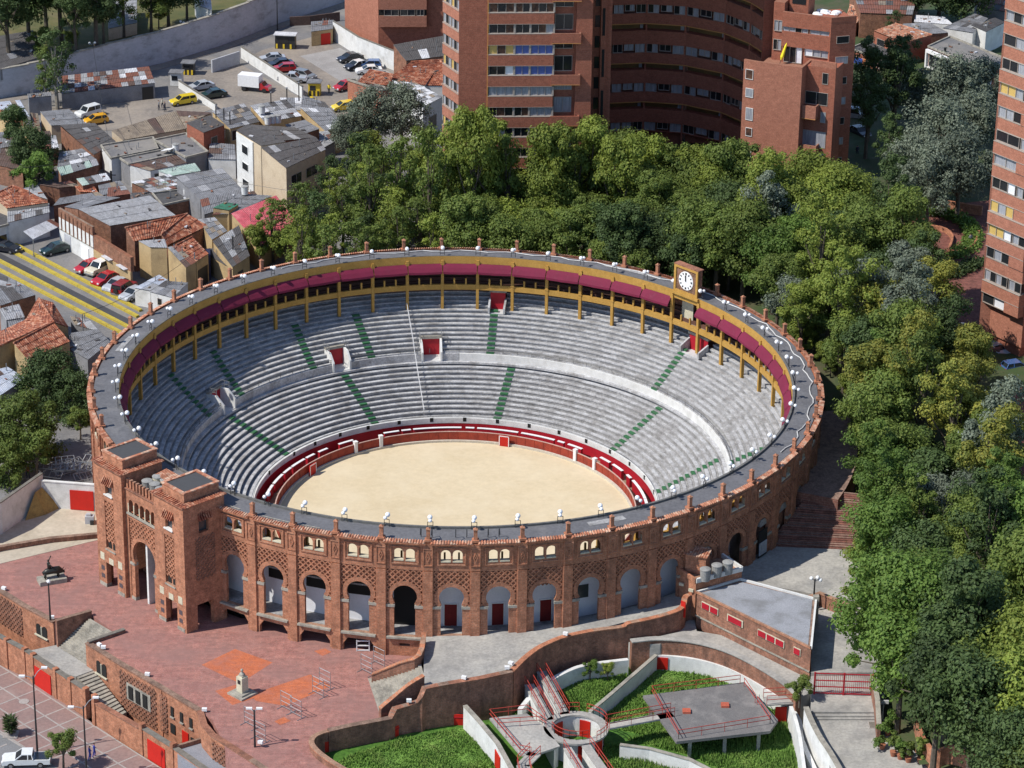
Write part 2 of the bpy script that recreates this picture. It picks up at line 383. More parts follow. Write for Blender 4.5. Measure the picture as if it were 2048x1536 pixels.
def build_bay(kind, nm='facade_bay'):
    floor = 0.62 if kind != 'terrace' else 0.9
    zb = -2.2
    bs = {'plaza': 1, 'plaza_closed': 2}.get(kind, 0)
    b = mk(nm, facade_wall(floor, zb, bs), BRICK, RING, world=False)
    g = MB(); horseband(1.12, 1.3, 1.78, 5.25, -0.2, -0.03, g); mk('arch_band', g, BRICK, b, world=False)
    g = lattice(-1.86, 1.86, 4.2, 8.4, (1.8, 5.25), 0.62, 0.13, -0.2, -0.02); mk('brick_lattice', g, BRICK, b, world=False)
    for sx in (-1, 1):
        g = MB(); g.box((sx*1.5, -0.12, 4.13), (0.92, 0.36, 0.3)); mk('impost', g, STONE, b, world=False)
        g = MB(); g.box((sx*1.49, -0.16, (floor+3.98)/2), (0.74, 0.26, 3.98-floor)); mk('arch_jamb', g, BRICK, b, world=False)
        g = MB(); c = sx*0.61; g.box((c, -0.2, 9.5), (1.02, 0.5, 0.14)); mk('window_sill', g, SILL, b, world=False)
    g = MB(); g.box((0, -0.18, 9.98), (0.19, 0.32, 1.0)); g.box((1.17, -0.18, 9.98), (0.1, 0.34, 1.0)); g.box((-1.17, -0.18, 9.98), (0.1, 0.34, 1.0)); mk('window_mullion', g, SILL, b, world=False)
    g = MB(); 
    for sx in (-1, 1): g.box((sx*1.42, 0.05, 10.1), (0.13, 0.14, 2.05))
    g.box((0, 0.05, 11.06), (2.71, 0.136, 0.13)); g.box((0, 0.05, 9.14), (2.71, 0.136, 0.13)); mk('window_surround', g, BRICK, b, world=False)
    if kind != 'terrace':
        g = MB(); g.box((0, 0.12, 0.5), (3.75, 0.5, 0.2)); mk('balcony_ledge', g, STONE, b, world=False)
    return b
DOORC = [26.5, 25.5, 24.5]
protos = {k: family(build_bay(k)) for k in ('terrace', 'plaza', 'plaza_closed')}
used = set()
for i in range(54):
    c = i+0.5 if i < 27 else i-53.5
    if c in (-21.5, -20.5, -19.5, -18.5): pass
    k = 'plaza' if c in (-25.5, -24.5, -23.5, -22.5, -21.5) else 'plaza_closed' if c == -26.5 else 'terrace'
    if c in (-18.5, -19.5, -20.5): continue
    o = protos[k][0] if k not in used else dup(protos[k], parent=RING)
    used.add(k); place(o, c, AP*cos(STEP/2), 0)
# piers, turrets, coping, ornament at each of the 54 corners
def turret_mb():
    g = MB(); g.box((0, 0, 0.10), (0.72, 0.72, 0.25)); g.box((0, 0, 0.78), (0.38, 0.38, 1.12)); g.box((0, 0, 1.34), (0.48, 0.48, 0.1)); 
    g.add([(-.2, -.2, 1.39), (.2, -.2, 1.39), (.2, .2, 1.39), (-.2, .2, 1.39), (0, 0, 1.6)], [(0, 1, 4), (1, 2, 4), (2, 3, 4), (3, 0, 4)]); return g
PIER = mk('facade_pier', MB().box((0, -0.22, 3.1), (0.98, 0.72, 10.6)).box((0, -0.18, 10.05), (1.0, 0.62, 3.1)), BRICK, RING, world=False)
g = MB()
for sx in (-1, 1): g.box((sx*0.46, 0.16, 10.05), (0.09, 0.1, 1.9))
for z in (9.1, 11.0): g.box((0, 0.16, z), (1.01, 0.096, 0.1))
dm = [(0, -.62), (-.26, 0), (0, .62), (.26, 0)]; dn = [(0, -.4), (-.15, 0), (0, .4), (.15, 0)]
g2 = MB().plate(dm, [dn], 0.1, 0.21); g2.box((0, 0.15, 0), (0.12, 0.12, 0.12)); g2.xf(Matrix.Translation((0, 0, 10.05)))
mk('pier_frame', g, BRICK, PIER, world=False); mk('diamond_relief', g2, BRICK, PIER, world=False)
PF = family(PIER)
TUR = mk('turret', turret_mb(), BRICK, RING, world=False); TF = family(TUR)
def coping_mb(L=4.35):
    g = MB(); n = 15
    for k in range(n):
        x = -L/2+L*(k+0.5)/n; d = L/n*0.36
        pts = [(x+d*cos(a), 0.0, d*sin(a)) for a in [pi*j/4 for j in range(5)]]
        vs = [(q[0], 0.42, q[2]-0.04) for q in pts]+[(q[0], -0.16, q[2]+0.08) for q in pts]
        g.add(vs, [(j+1, j, j+5, j+6) for j in range(4)]+[(0, 1, 2, 3, 4)])
    g.add([(-L/2, .4, -.05), (L/2, .4, -.05), (L/2, -.16, .06), (-L/2, -.16, .06)], [(0, 1, 2, 3)])
    g.box((0, 0.12, -0.14), (L+0.1, 0.56, 0.14), mi=1)
    return g
COP = mk('tile_coping', coping_mb(), [CLAYP, BRICK], RING, world=False); CPF = family(COP)
first = True
for i in range(54):
    c = i if i <= 26 else i-54
    if c in (-18, -19, -20, -21): continue
    p_ = PIER if first else dup(PF, parent=RING); place(p_, c, AP, 0)
    if c != 6:
        t_ = TUR if first else dup(TF, parent=RING); place(t_, c, 41.75, 11.78)
    first = False
first = True
for i in range(54):
    c = i+0.5 if i < 27 else i-53.5
    if c in (-18.5, -19.5, -20.5): continue
    o = COP if first else dup(CPF, parent=RING); first = False; place(o, c, AP*cos(STEP/2), 11.74)
# roof deck, inner kerb, fascia
g = MB().ring([(38.95, 11.78), (38.95, 11.5), (41.6, 11.5), (41.6, 11.72)], 0, 54, 4); mk('roof_deck', g, DECK, RING)
g = MB().ring([(38.72, 12.02), (38.72, 11.45), (38.98, 11.45), (38.98, 12.02)], 0, 54, 4); mk('roof_kerb', g, mat('dark_kerb', (0.17, 0.165, 0.15), (0.11, 0.11, 0.11), 1.5), RING)
g = MB().ring([(38.70, 11.96), (38.70, 10.95), (38.9, 10.95), (38.9, 11.44), (38.715, 11.44), (38.715, 11.96)], 0, 54, 4); mk('ochre_fascia', g, YEL, RING)
pts_ = [pos(-5.5+k*.25, 40.9+.25*sin(k*1.3)+.1*sin(k*2.9), 11.84) for k in range(92)]
mk('roof_hose', MB().tube(pts_, .07, 5), plain('pale_hose', (.55, .54, .52), .6), RING)
for i_ in (26.3, -26.95, 25.6):
    g = MB()
    for s_ in (-.12, .12): g.tube([pos(i_+s_, 40.9, 11.8), pos(i_+s_, 40.9, 12.7), pos(i_+s_, 41.3, 12.9), pos(i_+s_, 41.7, 12.4)], .05, 5)
    mk('ladder_hook', g, BLACK, RING, kind='stuff')
for a_, b_, r0_, r1_ in ((-24.6, -23.2, 41.25, 41.4), (-22.6, -21.8, 41.2, 41.35), (-12.5, -11.5, 40.2, 40.9), (9.2, 10.4, 40.0, 40.4), (3.5, 5.2, 40.6, 41.3), (22.5, 23.4, 39.6, 40.5)):
    g = MB().ring([(r0_, 11.79), (r1_, 11.735+.05)], a_, b_, 4, closed=False); g.f = [f_[::-1] for f_ in g.f] if False else g.f; mk('roof_patch', g, TERR_ if False else STONE if r1_-r0_ < .2 else CONCR, RING)
# gallery: front beam, floor, seats, back wall skin, columns, posts
g = MB().ring([(38.62, 8.1), (38.62, 7.4), (38.95, 7.4), (38.95, 8.1)], 0, 54, 4); mk('gallery_beam', g, YEL, RING)
g = MB().ring([(38.95, 7.6), (38.95, 7.35), (41.6, 7.35), (41.6, 7.6)], 0, 54, 4); mk('gallery_floor', g, CONCR, RING)
GAL = mat('gallery_tier_paint', (0.16, 0.075, 0.05), (0.11, 0.055, 0.04), 0.6)
for k in range(3):
    g = MB().ring([(39.9+k*.55, 7.6), (39.9+k*.55, 8.05+k*.38), (40.2+k*.55, 8.05+k*.38), (40.2+k*.55, 7.6)], 0, 54, 2); mk('gallery_bench', g, GAL, RING)
COLM = mk('gallery_column', MB().box((0, 0, 8.1), (0.36, 0.4, 6.7)).box((0, 0.0, 8.15), (0.5, 0.5, 0.16)).box((0, 0, 11.0), (0.46, 0.46, 0.4)), YEL, RING, world=False); CF_ = family(COLM)
POST = mk('rail_post', MB().box((0, 0, 0.42), (0.2, 0.2, 0.85)), YEL, RING, world=False); POF = family(POST)
for i in range(54):
    c = i if i <= 26 else i-54
    o = COLM if i == 0 else dup(CF_, parent=RING); place(o, c, 38.74, 0)
    for f in (0.34, 0.67):
        o = POST if (i == 0 and f == 0.34) else dup(POF, parent=RING); place(o, c+f, 38.76, 8.1)
# awnings under the fascia
g = MB(); hw = 2.17
pr = [(-0.02, 10.98), (-0.42, 10.62), (-0.78, 10.12), (-0.80, 9.86)]
n = 6
for s0, s1 in ((0, 1),):
    vs = []
    for k in range(n+1):
        x = -hw+2*hw*k/n
        for j, (y, z) in enumerate(pr): vs.append((x*(1-0.005*j), y, z-(0.05*sin(pi*k/n)*(j > 0))-(0.03*(k % 2) if j == 3 else 0)))
    fs = [(k*4+j, k*4+j+1, k*4+5+j, k*4+4+j) for k in range(n) for j in range(3)]
    g.add(vs, fs)
    g.add([(v[0], v[1]+0.03, v[2]-0.02) for v in vs], [f[::-1] for f in fs])
AWN = mk('magenta_awning', g, MAG, RING, world=False, smooth=False); AF = family(AWN)
first = True
for i in list(range(-17, 6))+list(range(7, 15)):
    o = AWN if first else dup(AF, parent=RING); first = False; place(o, i+0.5, 38.62, 0)
# ---- seating tiers ----
DO = [(-1.74, -1.12), (-4.92, -4.33), (-9.95, -9.33)]            # lower doorways open on the walkway
DU = [(0.36, 0.78), (6.55, 7.25)]                                 # upper doorways
def arcs(gaps, a=-27, b=27):
    out = []; cur = a
    for g0, g1 in sorted(gaps):
        if g0 > cur+1e-6: out.append((cur, g0))
        cur = g1
    if b > cur+1e-6: out.append((cur, b))
    return out
def tier(r0, r1, z, zbase, gaps, nm='seating_tier'):
    g = MB(); d = (r1-r0)
    for a, b in arcs(gaps):
        pf = [(r0+.07, zbase), (r0+.07, z-.15), (r0, z-.15), (r0, z), (r0+d*0.66, z), (r0+d*0.66, z-0.09), (r1+0.05, z-0.09), (r1+0.05, zbase)]
        n0 = len(g.f); g.ring(pf, a, b, 4)
        for q in range(n0, len(g.f)):
            zz = [g.v[v][2] for v in g.f[q]]
            if min(zz) < z-.5 or (max(zz)-min(zz) < 1e-4 and zz[0] < z-.05): g.m[q] = 1
    return mk(nm, g, [CONC, CONCR], RING)
ZL, RL, NL = -3.95, 24.05, 11
for k in range(NL):
    r0 = RL+k*(31.5-RL)/NL; z = ZL+0.1+k*(0.25-ZL)/NL; tier(r0, RL+(k+1)*(31.5-RL)/NL, z, z-0.9, [])
NU, RU0, ZU0 = 10, 32.1, 1.36
ud = (38.9-RU0)/NU; uz = (5.0-ZU0)/NU
for k in range(NU+4):
    r0 = RU0+k*ud; z = ZU0+0.15+k*uz
    gaps = [q for q in DO if r0 < 33.85]+[q for q in DU if r0 > 37.6]
    if k >= NU: gaps = gaps+[(-27, -19), (18.5, 27)]
    tier(r0, r0+ud, z, z-0.9, gaps)
WALKM = mat('walkway_concrete', (0.60, 0.60, 0.59), (0.50, 0.50, 0.50), 0.8, (0.28, 0.27, 0.25), 0.6, 0.52, 0.75, 0.5)
g = MB().ring([(31.48, 0.1), (31.48, 0.36), (32.3, 0.36), (32.3, 0.1)], 0, 54, 4); mk('walkway', g, CONC, RING)
g = MB()
for a, b in arcs(DO+[(-.5, -.49)]): g.ring([(31.92, 0.3), (31.92, 1.36), (32.12, 1.36), (32.12, 0.3)], a, b, 4, mi=1 if b < 0 else 0)
mk('walkway_wall', g, [WHITE, CONC], RING)
g = MB()
for a, b in arcs(DO):
    g.ring([(32.1, 1.68), (32.13, 1.71), (32.16, 1.68), (32.13, 1.65)], a, b, 4)
    for q_ in range(int(a*2)+1, int(b*2)+1): v_ = pos(q_/2, 32.14, 1.4); g.bar(v_, v_+Vector((0, 0, .58)), .06)
    g.ring([(32.1+.0, 1.95), (32.14, 1.99), (32.18, 1.95), (32.14, 1.91)], a, b, 4)
mk('walkway_rail', g, plain('dark_rail', (.12, .12, .12), .5), RING)
# fill under the tiers so that no light leaks up
g = MB().ring([(31.3, -6.2), (31.3, -0.6), (32.2, 0.3), (35.2, 0.35), (38.7, 3.9), (38.7, -2.3), (38.0, -2.3), (38.0, -6.2)], 0, 54, 2); mk('tier_substructure', g, CONCR, RING)
# white rim and red wall round the passage
g = MB()
g.ring([(23.72, -4.62), (23.72, -3.92), (24.1, -3.92), (24.1, -4.62)], 0, 54, 4); mk('rim_wall', g, WHITE, RING)
g = MB().ring([(23.74, -6.2), (23.74, -4.62), (24.1, -4.62), (24.1, -6.2)], 0, 54, 4); mk('passage_wall', g, RED, RING)
g = MB()
g.ring([(23.78, -3.66), (23.81, -3.63), (23.84, -3.66), (23.81, -3.69)], 0, 54, 4); mk('rim_cable', g, BLACK, RING)
VH = MB().box((0, 0.0, 0), (0.42, 0.08, 0.5)); vh = mk('vent_hole', VH, DARK, RING, world=False); VF = family(vh)
for j, i in enumerate([-11.2, -9.0, -7.6, -6.15, -4.7, -3.2, -1.7, -0.2, 1.3, 2.8, 4.3, 5.8, 7.3, 8.8, 10.3, 11.8]):
    o = vh if j == 0 else dup(VF, parent=RING); place(o, i, 23.74, -4.12)
# green aisle steps
STG = MB().box((0, 0.0, 0.0), (1.0, 0.40, 0.05)).box((0, -0.215, -0.07), (1.0, 0.03, 0.2)); STP = mk('aisle_step', STG, GREEN, RING, world=False); SF = family(STP)
fs_ = True
for top, bot in [(-3.53, -3.51), (-5.41, -5.66), (0.5, 0.56), (6.58, 6.84), (-8.33, -8.82), (-10.26, -10.75), (13.15, 13.0)]:
    for k in range(NU):
        f = k/(NU-1); i = bot+(top-bot)*f; r0 = RU0+k*ud; z = ZU0+0.15+k*uz
        o = STP if fs_ else dup(SF, parent=RING); fs_ = False; place(o, i, r0+0.2, z+0.03)
for top, bot in [(-4.6, -4.3), (-9.82, -9.36), (1.35, 1.26), (7.47, 7.34), (12.0, 11.92)]:
    for k in range(NL):
        f = k/(NL-1); i = bot+(top-bot)*f; r0 = RL+k*(31.5-RL)/NL; z = ZL+0.1+k*(0.25-ZL)/NL
        o = dup(SF, parent=RING); place(o, i, r0+0.2, z+0.03)
# doorways on the walkway
def doorway(a, b, rback, z0, zt, rf, hi=True):
    m = (a+b)/2; hw_ = (b-a)/2*STEP*rback
    d = mk('doorway', MB().ring([(rf, z0-.1), (rf, z0+0.02), (rback+.3, z0+0.02), (rback+.3, z0-.1)], a, b, 2), WALKM, RING)
    g = MB().ring([(rback, z0), (rback, zt), (rback+0.1, zt), (rback+0.1, z0)], a, b, 2); mk('red_door', g, RED, d)
    for s, i in ((-1, a), (1, b)):
        e = 0.006*27/rback*10
        g = MB().ring(([(rf-.1, z0), (rf-.1, z0+1.25), (rf+.9, zt+.05), (rback+.3, zt+0.05), (rback+.3, z0)] if hi else [(rf-.1, z0), (rf-.1, z0+.8), (rback, z0+1.5), (rback, z0)]), i-e if s < 0 else i-e/3, i+e/3 if s < 0 else i+e, 2); mk('side_wall', g, WHITE if hi else CONC, d)
    g = MB().ring([(rback-.15, zt), (rback-.15, zt+.3), (rback+.35, zt+.3), (rback+.35, zt)], a-.04, b+.04, 2); mk('lintel', g, STONE, d)
    g = MB()
    for i in (a-.05, b+.05) if hi else ():
        for rr in (rf+.9, rf+1.6, rback+.3):
            q = pos(i, rr, zt); g.bar(q, q+Vector((0, 0, 1.0)), 0.06)
        for dz in (0.5, 0.98): g.bar(pos(i, rf+.9, zt+dz), pos(i, rback+.3, zt+dz), 0.05)
    for dz in (0.5, 0.98) if hi else (): g.bar(pos(a-.05, rback-.1, zt+dz), pos(b+.05, rback-.1, zt+dz), 0.05)
    if hi: mk('guard_rail', g, STEEL, d)
    return d
for a, b in DO: doorway(a, b, 33.9, 0.4, 2.65, 31.8)
doorway(0.36, 0.78, 39.4, 4.55, 6.9, 37.9, False)
doorway(6.55, 7.25, 39.4, 4.55, 6.6, 37.9, False)
g = MB()
for j in range(26):
    f = j/25; r = 38.6-(38.6-24.2)*f; z = (5.2-(38.6-r)*0.53) if r > 32.3 else (0.8-(31.2-r)*0.6)
    if j: g.bar(pos(-2.02, pr_[0], pr_[1]+.55), pos(-2.02, r, z+.55), 0.07)
    g.bar(pos(-2.02, r, z-.2), pos(-2.02, r, z+.55), 0.05)
    pr_ = (r, z)
mk('dividing_rail', g, plain('rail_white', (0.62, 0.62, 0.62), 0.5), RING)
# inner corridor seen through the arches
g = MB().ring([(39.2, 0.3), (39.2, 7.3), (39.3, 7.3), (39.3, 0.3)], 19, 33, 2); mk('corridor_wall', g, mat('corridor_white', (0.75, 0.76, 0.80), (0.68, 0.69, 0.73), .6, famt=.1), RING)
g = MB().ring([(41.2, -1.5), (41.2, 7.35), (41.3, 7.35), (41.3, -1.5)], -20, 18.9, 2); mk('rear_wall', g, BRICKD, RING)
g = MB().ring([(39.2, 0.3), (39.2, 0.6), (41.65, 0.6), (41.65, 0.3)], 19, 33, 2); mk('corridor_floor', g, CONCR, RING)
g = MB().ring([(38.6, -2.3), (38.6, -0.1), (38.7, -0.1), (38.7, -2.3)], 24, 33, 2); mk('basement_wall', g, BRICKD, RING)
RDK = mat('corridor_red_door', (0.20, 0.02, 0.018), (0.15, 0.015, 0.014), 1.0)
for c, dx, wd in [(26.5, 0.1, 1.3), (25.5, -0.25, 1.2), (24.5, -0.8, 1.2)]:
    o = mk('door_frame', MB().box((dx, 0.06, 1.98), (wd+.22, 0.07, 2.66)), WHITEC, RING, world=False); place(o, c, 39.3, 0)
    o = mk('corridor_door', MB().box((dx, 0.11, 1.95), (wd, 0.08, 2.5)), RDK, RING, world=False); place(o, c, 39.3, 0)
g = MB().box((0, 0, 0), (1.9, 0.1, 1.5)).xf(Matrix.Identity(4)); o = mk('kiosk_opening', g, plain('kiosk_glass', (0.05, 0.06, 0.06), 0.2), RING, world=False); place(o, 23.5, 39.36, 3.6)
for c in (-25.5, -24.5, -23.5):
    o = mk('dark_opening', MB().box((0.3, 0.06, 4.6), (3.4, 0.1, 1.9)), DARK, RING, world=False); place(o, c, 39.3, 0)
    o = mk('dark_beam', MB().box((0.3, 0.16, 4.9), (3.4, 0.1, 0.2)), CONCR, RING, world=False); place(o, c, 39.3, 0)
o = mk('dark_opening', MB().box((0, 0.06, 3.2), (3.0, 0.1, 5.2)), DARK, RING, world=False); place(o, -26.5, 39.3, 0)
g = lattice(-1.5, 1.5, 5.0, 6.4, None, 0.42, 0.1, 0.05, 0.15); o = mk('inner_lattice', g, BRICK, RING, world=False); place(o, 24.5, 39.36, 0)
o = mk('service_opening', MB().box((0, 0, 3.6), (1.7, .1, 3.2)), DARK, RING, world=False); place(o, 18.5, 42.02, 0)
o = mk('service_panel', MB().box((0, 0.04, 3.0), (1.5, .1, 1.5)).box((0, .1, 3.0), (.9, .06, .8)), GREYW, RING, world=False); place(o, 18.5, 42.06, 0)
# ---- clock turret ----
CK = mk('clock_tower', MB().box((0, 0.35, 1.75), (3.9, 0.75, 3.5)).box((0, 0.35, 3.56), (4.15, 1.0, 0.14)), BRICKD, RING, world=False); place(CK, 6.5, 38.65, 12.0)
g = MB()
for sx in (-1, 1): g.box((sx*1.83, -0.09, 1.75), (0.32, 0.18, 3.5))
for z in (0.15, 3.35): g.box((0, -0.09, z), (3.34, 0.176, 0.3))
g.box((0, -0.1, -0.18), (4.5, 0.5, 0.34)); mk('clock_frame', g, YEL, CK, world=False)
g = lattice(-1.66, 1.66, 0.3, 3.2, (1.18, 1.75), 0.4, 0.13, -0.06, -0.005); mk('clock_lattice', g, mat('clock_tile', (0.5, 0.42, 0.3), (0.4, 0.3, 0.2), 2), CK, world=False)
def disc(r, y0, y1, zc, n=32, mb=None):
    mb = mb or MB(); pts = [(r*cos(2*pi*k/n), zc+r*sin(2*pi*k/n)) for k in range(n)]; return mb.plate(pts, [], y0, y1)
# seen from the ring centre the outward axis points away, so the dial sits on the -y side
g = disc(1.2, 0, -0.13, 1.75); mk('clock_dial', g, WHITEC, CK, world=False)
g = MB()
for k in range(12):
    a = 2*pi*k/12; L0, L1 = (0.82, 1.08)
    q = lambda r, o=0: (r*sin(a)+o*cos(a), 0, 1.75+r*cos(a)-o*sin(a))
    nb = 3 if k % 3 == 0 else 2
    for b in range(nb):
        off = (b-(nb-1)/2)*0.09; A = q(L0, off); B = q(L1, off); g.bar((A[0], -0.15, A[2]), (B[0], -0.15, B[2]), 0.05, 0.04, up=(0, 1, 0))
mk('clock_numeral', g, BLACK, CK, world=False)
g = MB().bar((0, -0.18, 1.65), (-0.03, -0.18, 2.75), 0.07, 0.03, up=(0, 1, 0)); mk('minute_hand', g, BLACK, CK, world=False)
g = MB().bar((0, -0.215, 1.7), (-0.05, -0.215, 2.45), 0.13, 0.03, up=(0, 1, 0)); mk('hour_hand', g, BLACK, CK, world=False)
o = mk('presidential_box', MB().box((-.9, 1.4, 8.9), (1.9, 0.15, 2.6)).box((1.2, 1.6, 8.4), (0.9, 0.9, 1.4), mi=1), [SILL, DARK], RING, world=False); place(o, 6.5, 38.7, 0)

# ======================= entrance gatehouse (part of the bullring) =======================
EM = Vector((-33.3, -31.6, 0)); EU = Vector((0.678, -0.735, 0)); EN = Vector((-0.735, -0.678, 0))
def EW(u, n, z): return EM+EU*u+EN*n+Vector((0, 0, z))
ERZ = atan2(EU.y, EU.x)
EMX = Matrix(((EU.x, -EN.x, 0, EM.x), (EU.y, -EN.y, 0, EM.y), (0, 0, 1, 0), (0, 0, 0, 1)))   # local x=u, local -y=outward
def eobj(nm, mb, m, par, label=None): return mk(nm, mb.xf(EMX), m, par, label=label)
GB = -2.0
def ebox(u0, u1, n0, n1, z0, z1, mb=None, mi=0):
    mb = mb or MB(); return mb.box(((u0+u1)/2, -(n0+n1)/2, (z0+z1)/2), (u1-u0, n1-n0, z1-z0), 0, mi)
GH = eobj('gatehouse', ebox(-2.9, 2.9, -5.6, -5.2, GB, 12.0), BRICK, RING)
def facadep(outer, holes, n0, n1, mb=None):   # outline in (u, z) between outward offsets n0 < n1
    mb = mb or MB(); t = MB().plate(outer, holes, -n0, -n1); 
    return mb.add(t.v, t.f)
def rectl(a, b, c, d): return [(a, c), (a, d), (b, d), (b, c)]
def sidep(outer, holes, u0, u1, mb=None):     # outline in (-n, z) seen from the side, between u0 and u1
    t = MB().plate(outer, holes, 0, 1)
    mb = mb or MB(); return mb.add([(u0+(u1-u0)*q[1], q[0], q[2]) for q in t.v], t.f)
for s in (-1, 1):
    u0, u1 = (-7.85, -2.95) if s < 0 else (2.75, 7.85)
    uc = (u0+u1)/2
    tw = eobj('gate_tower', facadep(rectl(u0, u1, GB, 13.0), [rectl(uc-1.0, uc+1.0, -2.0+.001, 1.35), rectl(uc-.85, uc+.85, 3.2, 8.9), rectl(uc-.6, uc+.6, 9.75, 10.95)], -0.6, 0), BRICK, GH)
    for uu, e in ((u0, 1), (u1-0.6, -1)):
        o = sidep([(0.605, GB), (0.605, 13.0), (5.0, 13.0), (5.0, GB)], [[(1.5, -1.99), (1.5, 1.2), (3.7, 1.2), (3.7, -1.99)], [(2.0, 9.5), (2.0, 10.9), (3.3, 10.9), (3.3, 9.5)]], uu, uu+0.6)
        eobj('side_wall', o, BRICK, tw)
    eobj('core_wall', ebox(u0+.6, u1-.6, -5.0, -1.2, 1.6, 12.6), BRICKD, tw)
    eobj('back_wall', ebox(u0+.0, u1-.0, -5.4, -5.0, 1.0, 13.0), BRICK, tw)
    g = lattice(uc-.85, uc+.85, 3.2, 8.9, None, 0.58, 0.13, -0.0, 0.0); g = MB()
    t = lattice(uc-.85, uc+.85, 4.0, 8.9, None, 0.58, 0.14, 0, 1); g.add([(q[0], 0.10-0.12*q[1]+.1, q[2]) for q in t.v], t.f)
    eobj('brick_lattice', g, BRICK, tw)
    eobj('recess_back', ebox(uc-.9, uc+.9, -0.4, -0.25, 3.1, 9.0), BRICK, tw)
    g = MB()
    for dx in (-.42, .42): g.add(*(lambda t: (t.v, t.f))(MB().plate(archwin(uc+dx-.28, uc+dx+.28, 3.1, 4.0), [], 0.2, 0.23)))
    eobj('arched_slot', g, DARK, tw)
    eobj('slot_sill', ebox(uc-.9, uc+.9, -0.22, 0.12, 2.98, 3.12), STONE, tw)
    eobj('window_sill', ebox(uc-.75, uc+.75, -0.3, 0.16, 9.62, 9.76), WHITE, tw)
    eobj('window_glass', ebox(uc-.6, uc+.6, -0.42, -0.36, 9.76, 10.95), plain('tower_window_glass', (0.05, 0.06, 0.07), 0.15), tw)
    def brackets(px, face):
        g = MB()
        for k in range(6):
            a = -0.75+k*0.3
            if face == 'f': g.add([(px+a+q[0], -q[1], q[2]) for q in [(0, 0, 11.9), (.12, 0, 11.9), (.12, .5, 11.1), (0, .5, 11.1), (0, 0, 11.0), (.12, 0, 11.0)]], [(0, 1, 2, 3), (3, 2, 5, 4), (0, 3, 4), (1, 5, 2)])
            else: g.add([(px+q[1], 2.65+a+q[0], q[2]) for q in [(0, 0, 11.9), (.12, 0, 11.9), (.12, .5, 11.1), (0, .5, 11.1), (0, 0, 11.0), (.12, 0, 11.0)]], [(3, 2, 1, 0), (4, 5, 2, 3), (4, 3, 0), (2, 5, 1)])
        return g
    eobj('window_hood', brackets(uc, 'f'), CLAY, tw)
    if s > 0:
        eobj('window_hood', brackets(u1, 's'), CLAY, tw)
        g = MB(); t = lattice(-4.0, -1.5, 4.0, 9.0, None, 0.58, 0.14, 0, 1); g.add([(u1-.02+.10*q[1], -q[0], q[2]) for q in t.v], t.f)
        eobj('brick_lattice', g, BRICKD, tw)
        eobj('side_glass', ebox(u1-.5, u1-.42, -3.3, -2.0, 9.5, 10.9), MATS['tower_window_glass'], tw)
        eobj('corner_post', ebox(u1-.62, u1-.01, -5.4, -4.9, GB, 13.0), BRICK, tw)
    else: eobj('rear_post', ebox(u0+.01, u0+.6, -5.4, -4.9, GB, 13.0), BRICK, tw)
    # stone blocks and plinths on the legs
    for du in (-1.62, 1.62):
        eobj('stone_block', ebox(uc+du-.36, uc+du+.36, -0.3, 0.03, 1.5, 2.35), SILL, tw)
        eobj('stone_plinth', ebox(uc+du-.62, uc+du+.62, -0.62, 0.05, GB, -1.3), STONE, tw)
        eobj('dark_plaque', ebox(uc+du-.3, uc+du+.3, -0.3, 0.02, 0.2, 0.75), plain('plaque_tile', (0.08, 0.07, 0.08), 0.4), tw)
        eobj('dark_plaque', ebox(uc+du-.3, uc+du+.3, -0.3, 0.02, -0.75, -0.25), MATS['plaque_tile'], tw)
    eobj('stone_block', ebox(uc-.4, uc+.4, -0.3, 0.03, 1.4, 2.1), SILL, tw)
    # cornice, deck and penthouse
    eobj('cornice', ebox(u0-.22, u1+.22, -5.6, 0.22, 12.98, 13.12), BRICKD, tw)
    g = MB(); n = 16
    for k in range(n):
        a = u0-.2+(u1-u0+.4)*(k+.5)/n; g.bar((a, -.2, 13.12), (a, 0.6, 13.22), 0.2, 0.07)
    for k in range(17):
        a = 0.0+5.3*(k+.5)/17
        for uu, d in ((u1+.28, -.8), (u0-.28, .8)): g.bar((uu-d*.1, a, 13.12), (uu+d, a, 13.22), 0.2, 0.07)
    eobj('eaves_tiles', g, CLAY, tw)
    pu0, pu1, pn0, pn1 = u0+.62, u1-.72, -5.3, -0.75
    eobj('penthouse', ebox(pu0, pu1, pn0, pn1, 13.1, 14.15), BRICK, tw)
    eobj('penthouse_deck', ebox(pu0+.3, pu1-.3, pn0+.3, pn1-.3, 14.15, 14.19), plain('dark_felt', (.06, .06, .062), .8) if 'dark_felt' not in MATS else MATS['dark_felt'], tw)
    g = MB(); ebox(pu0-.1, pu1+.1, pn1-.28, pn1+.1, 14.15, 14.3, g); ebox(pu0-.1, pu1+.1, pn0-.1, pn0+.28, 14.15, 14.3, g); ebox(pu0-.1, pu0+.28, pn0+.28, pn1-.28, 14.15, 14.29, g); ebox(pu1-.28, pu1+.1, pn0+.28, pn1-.28, 14.15, 14.29, g)
    eobj('parapet_tiles', g, CLAYP, tw)
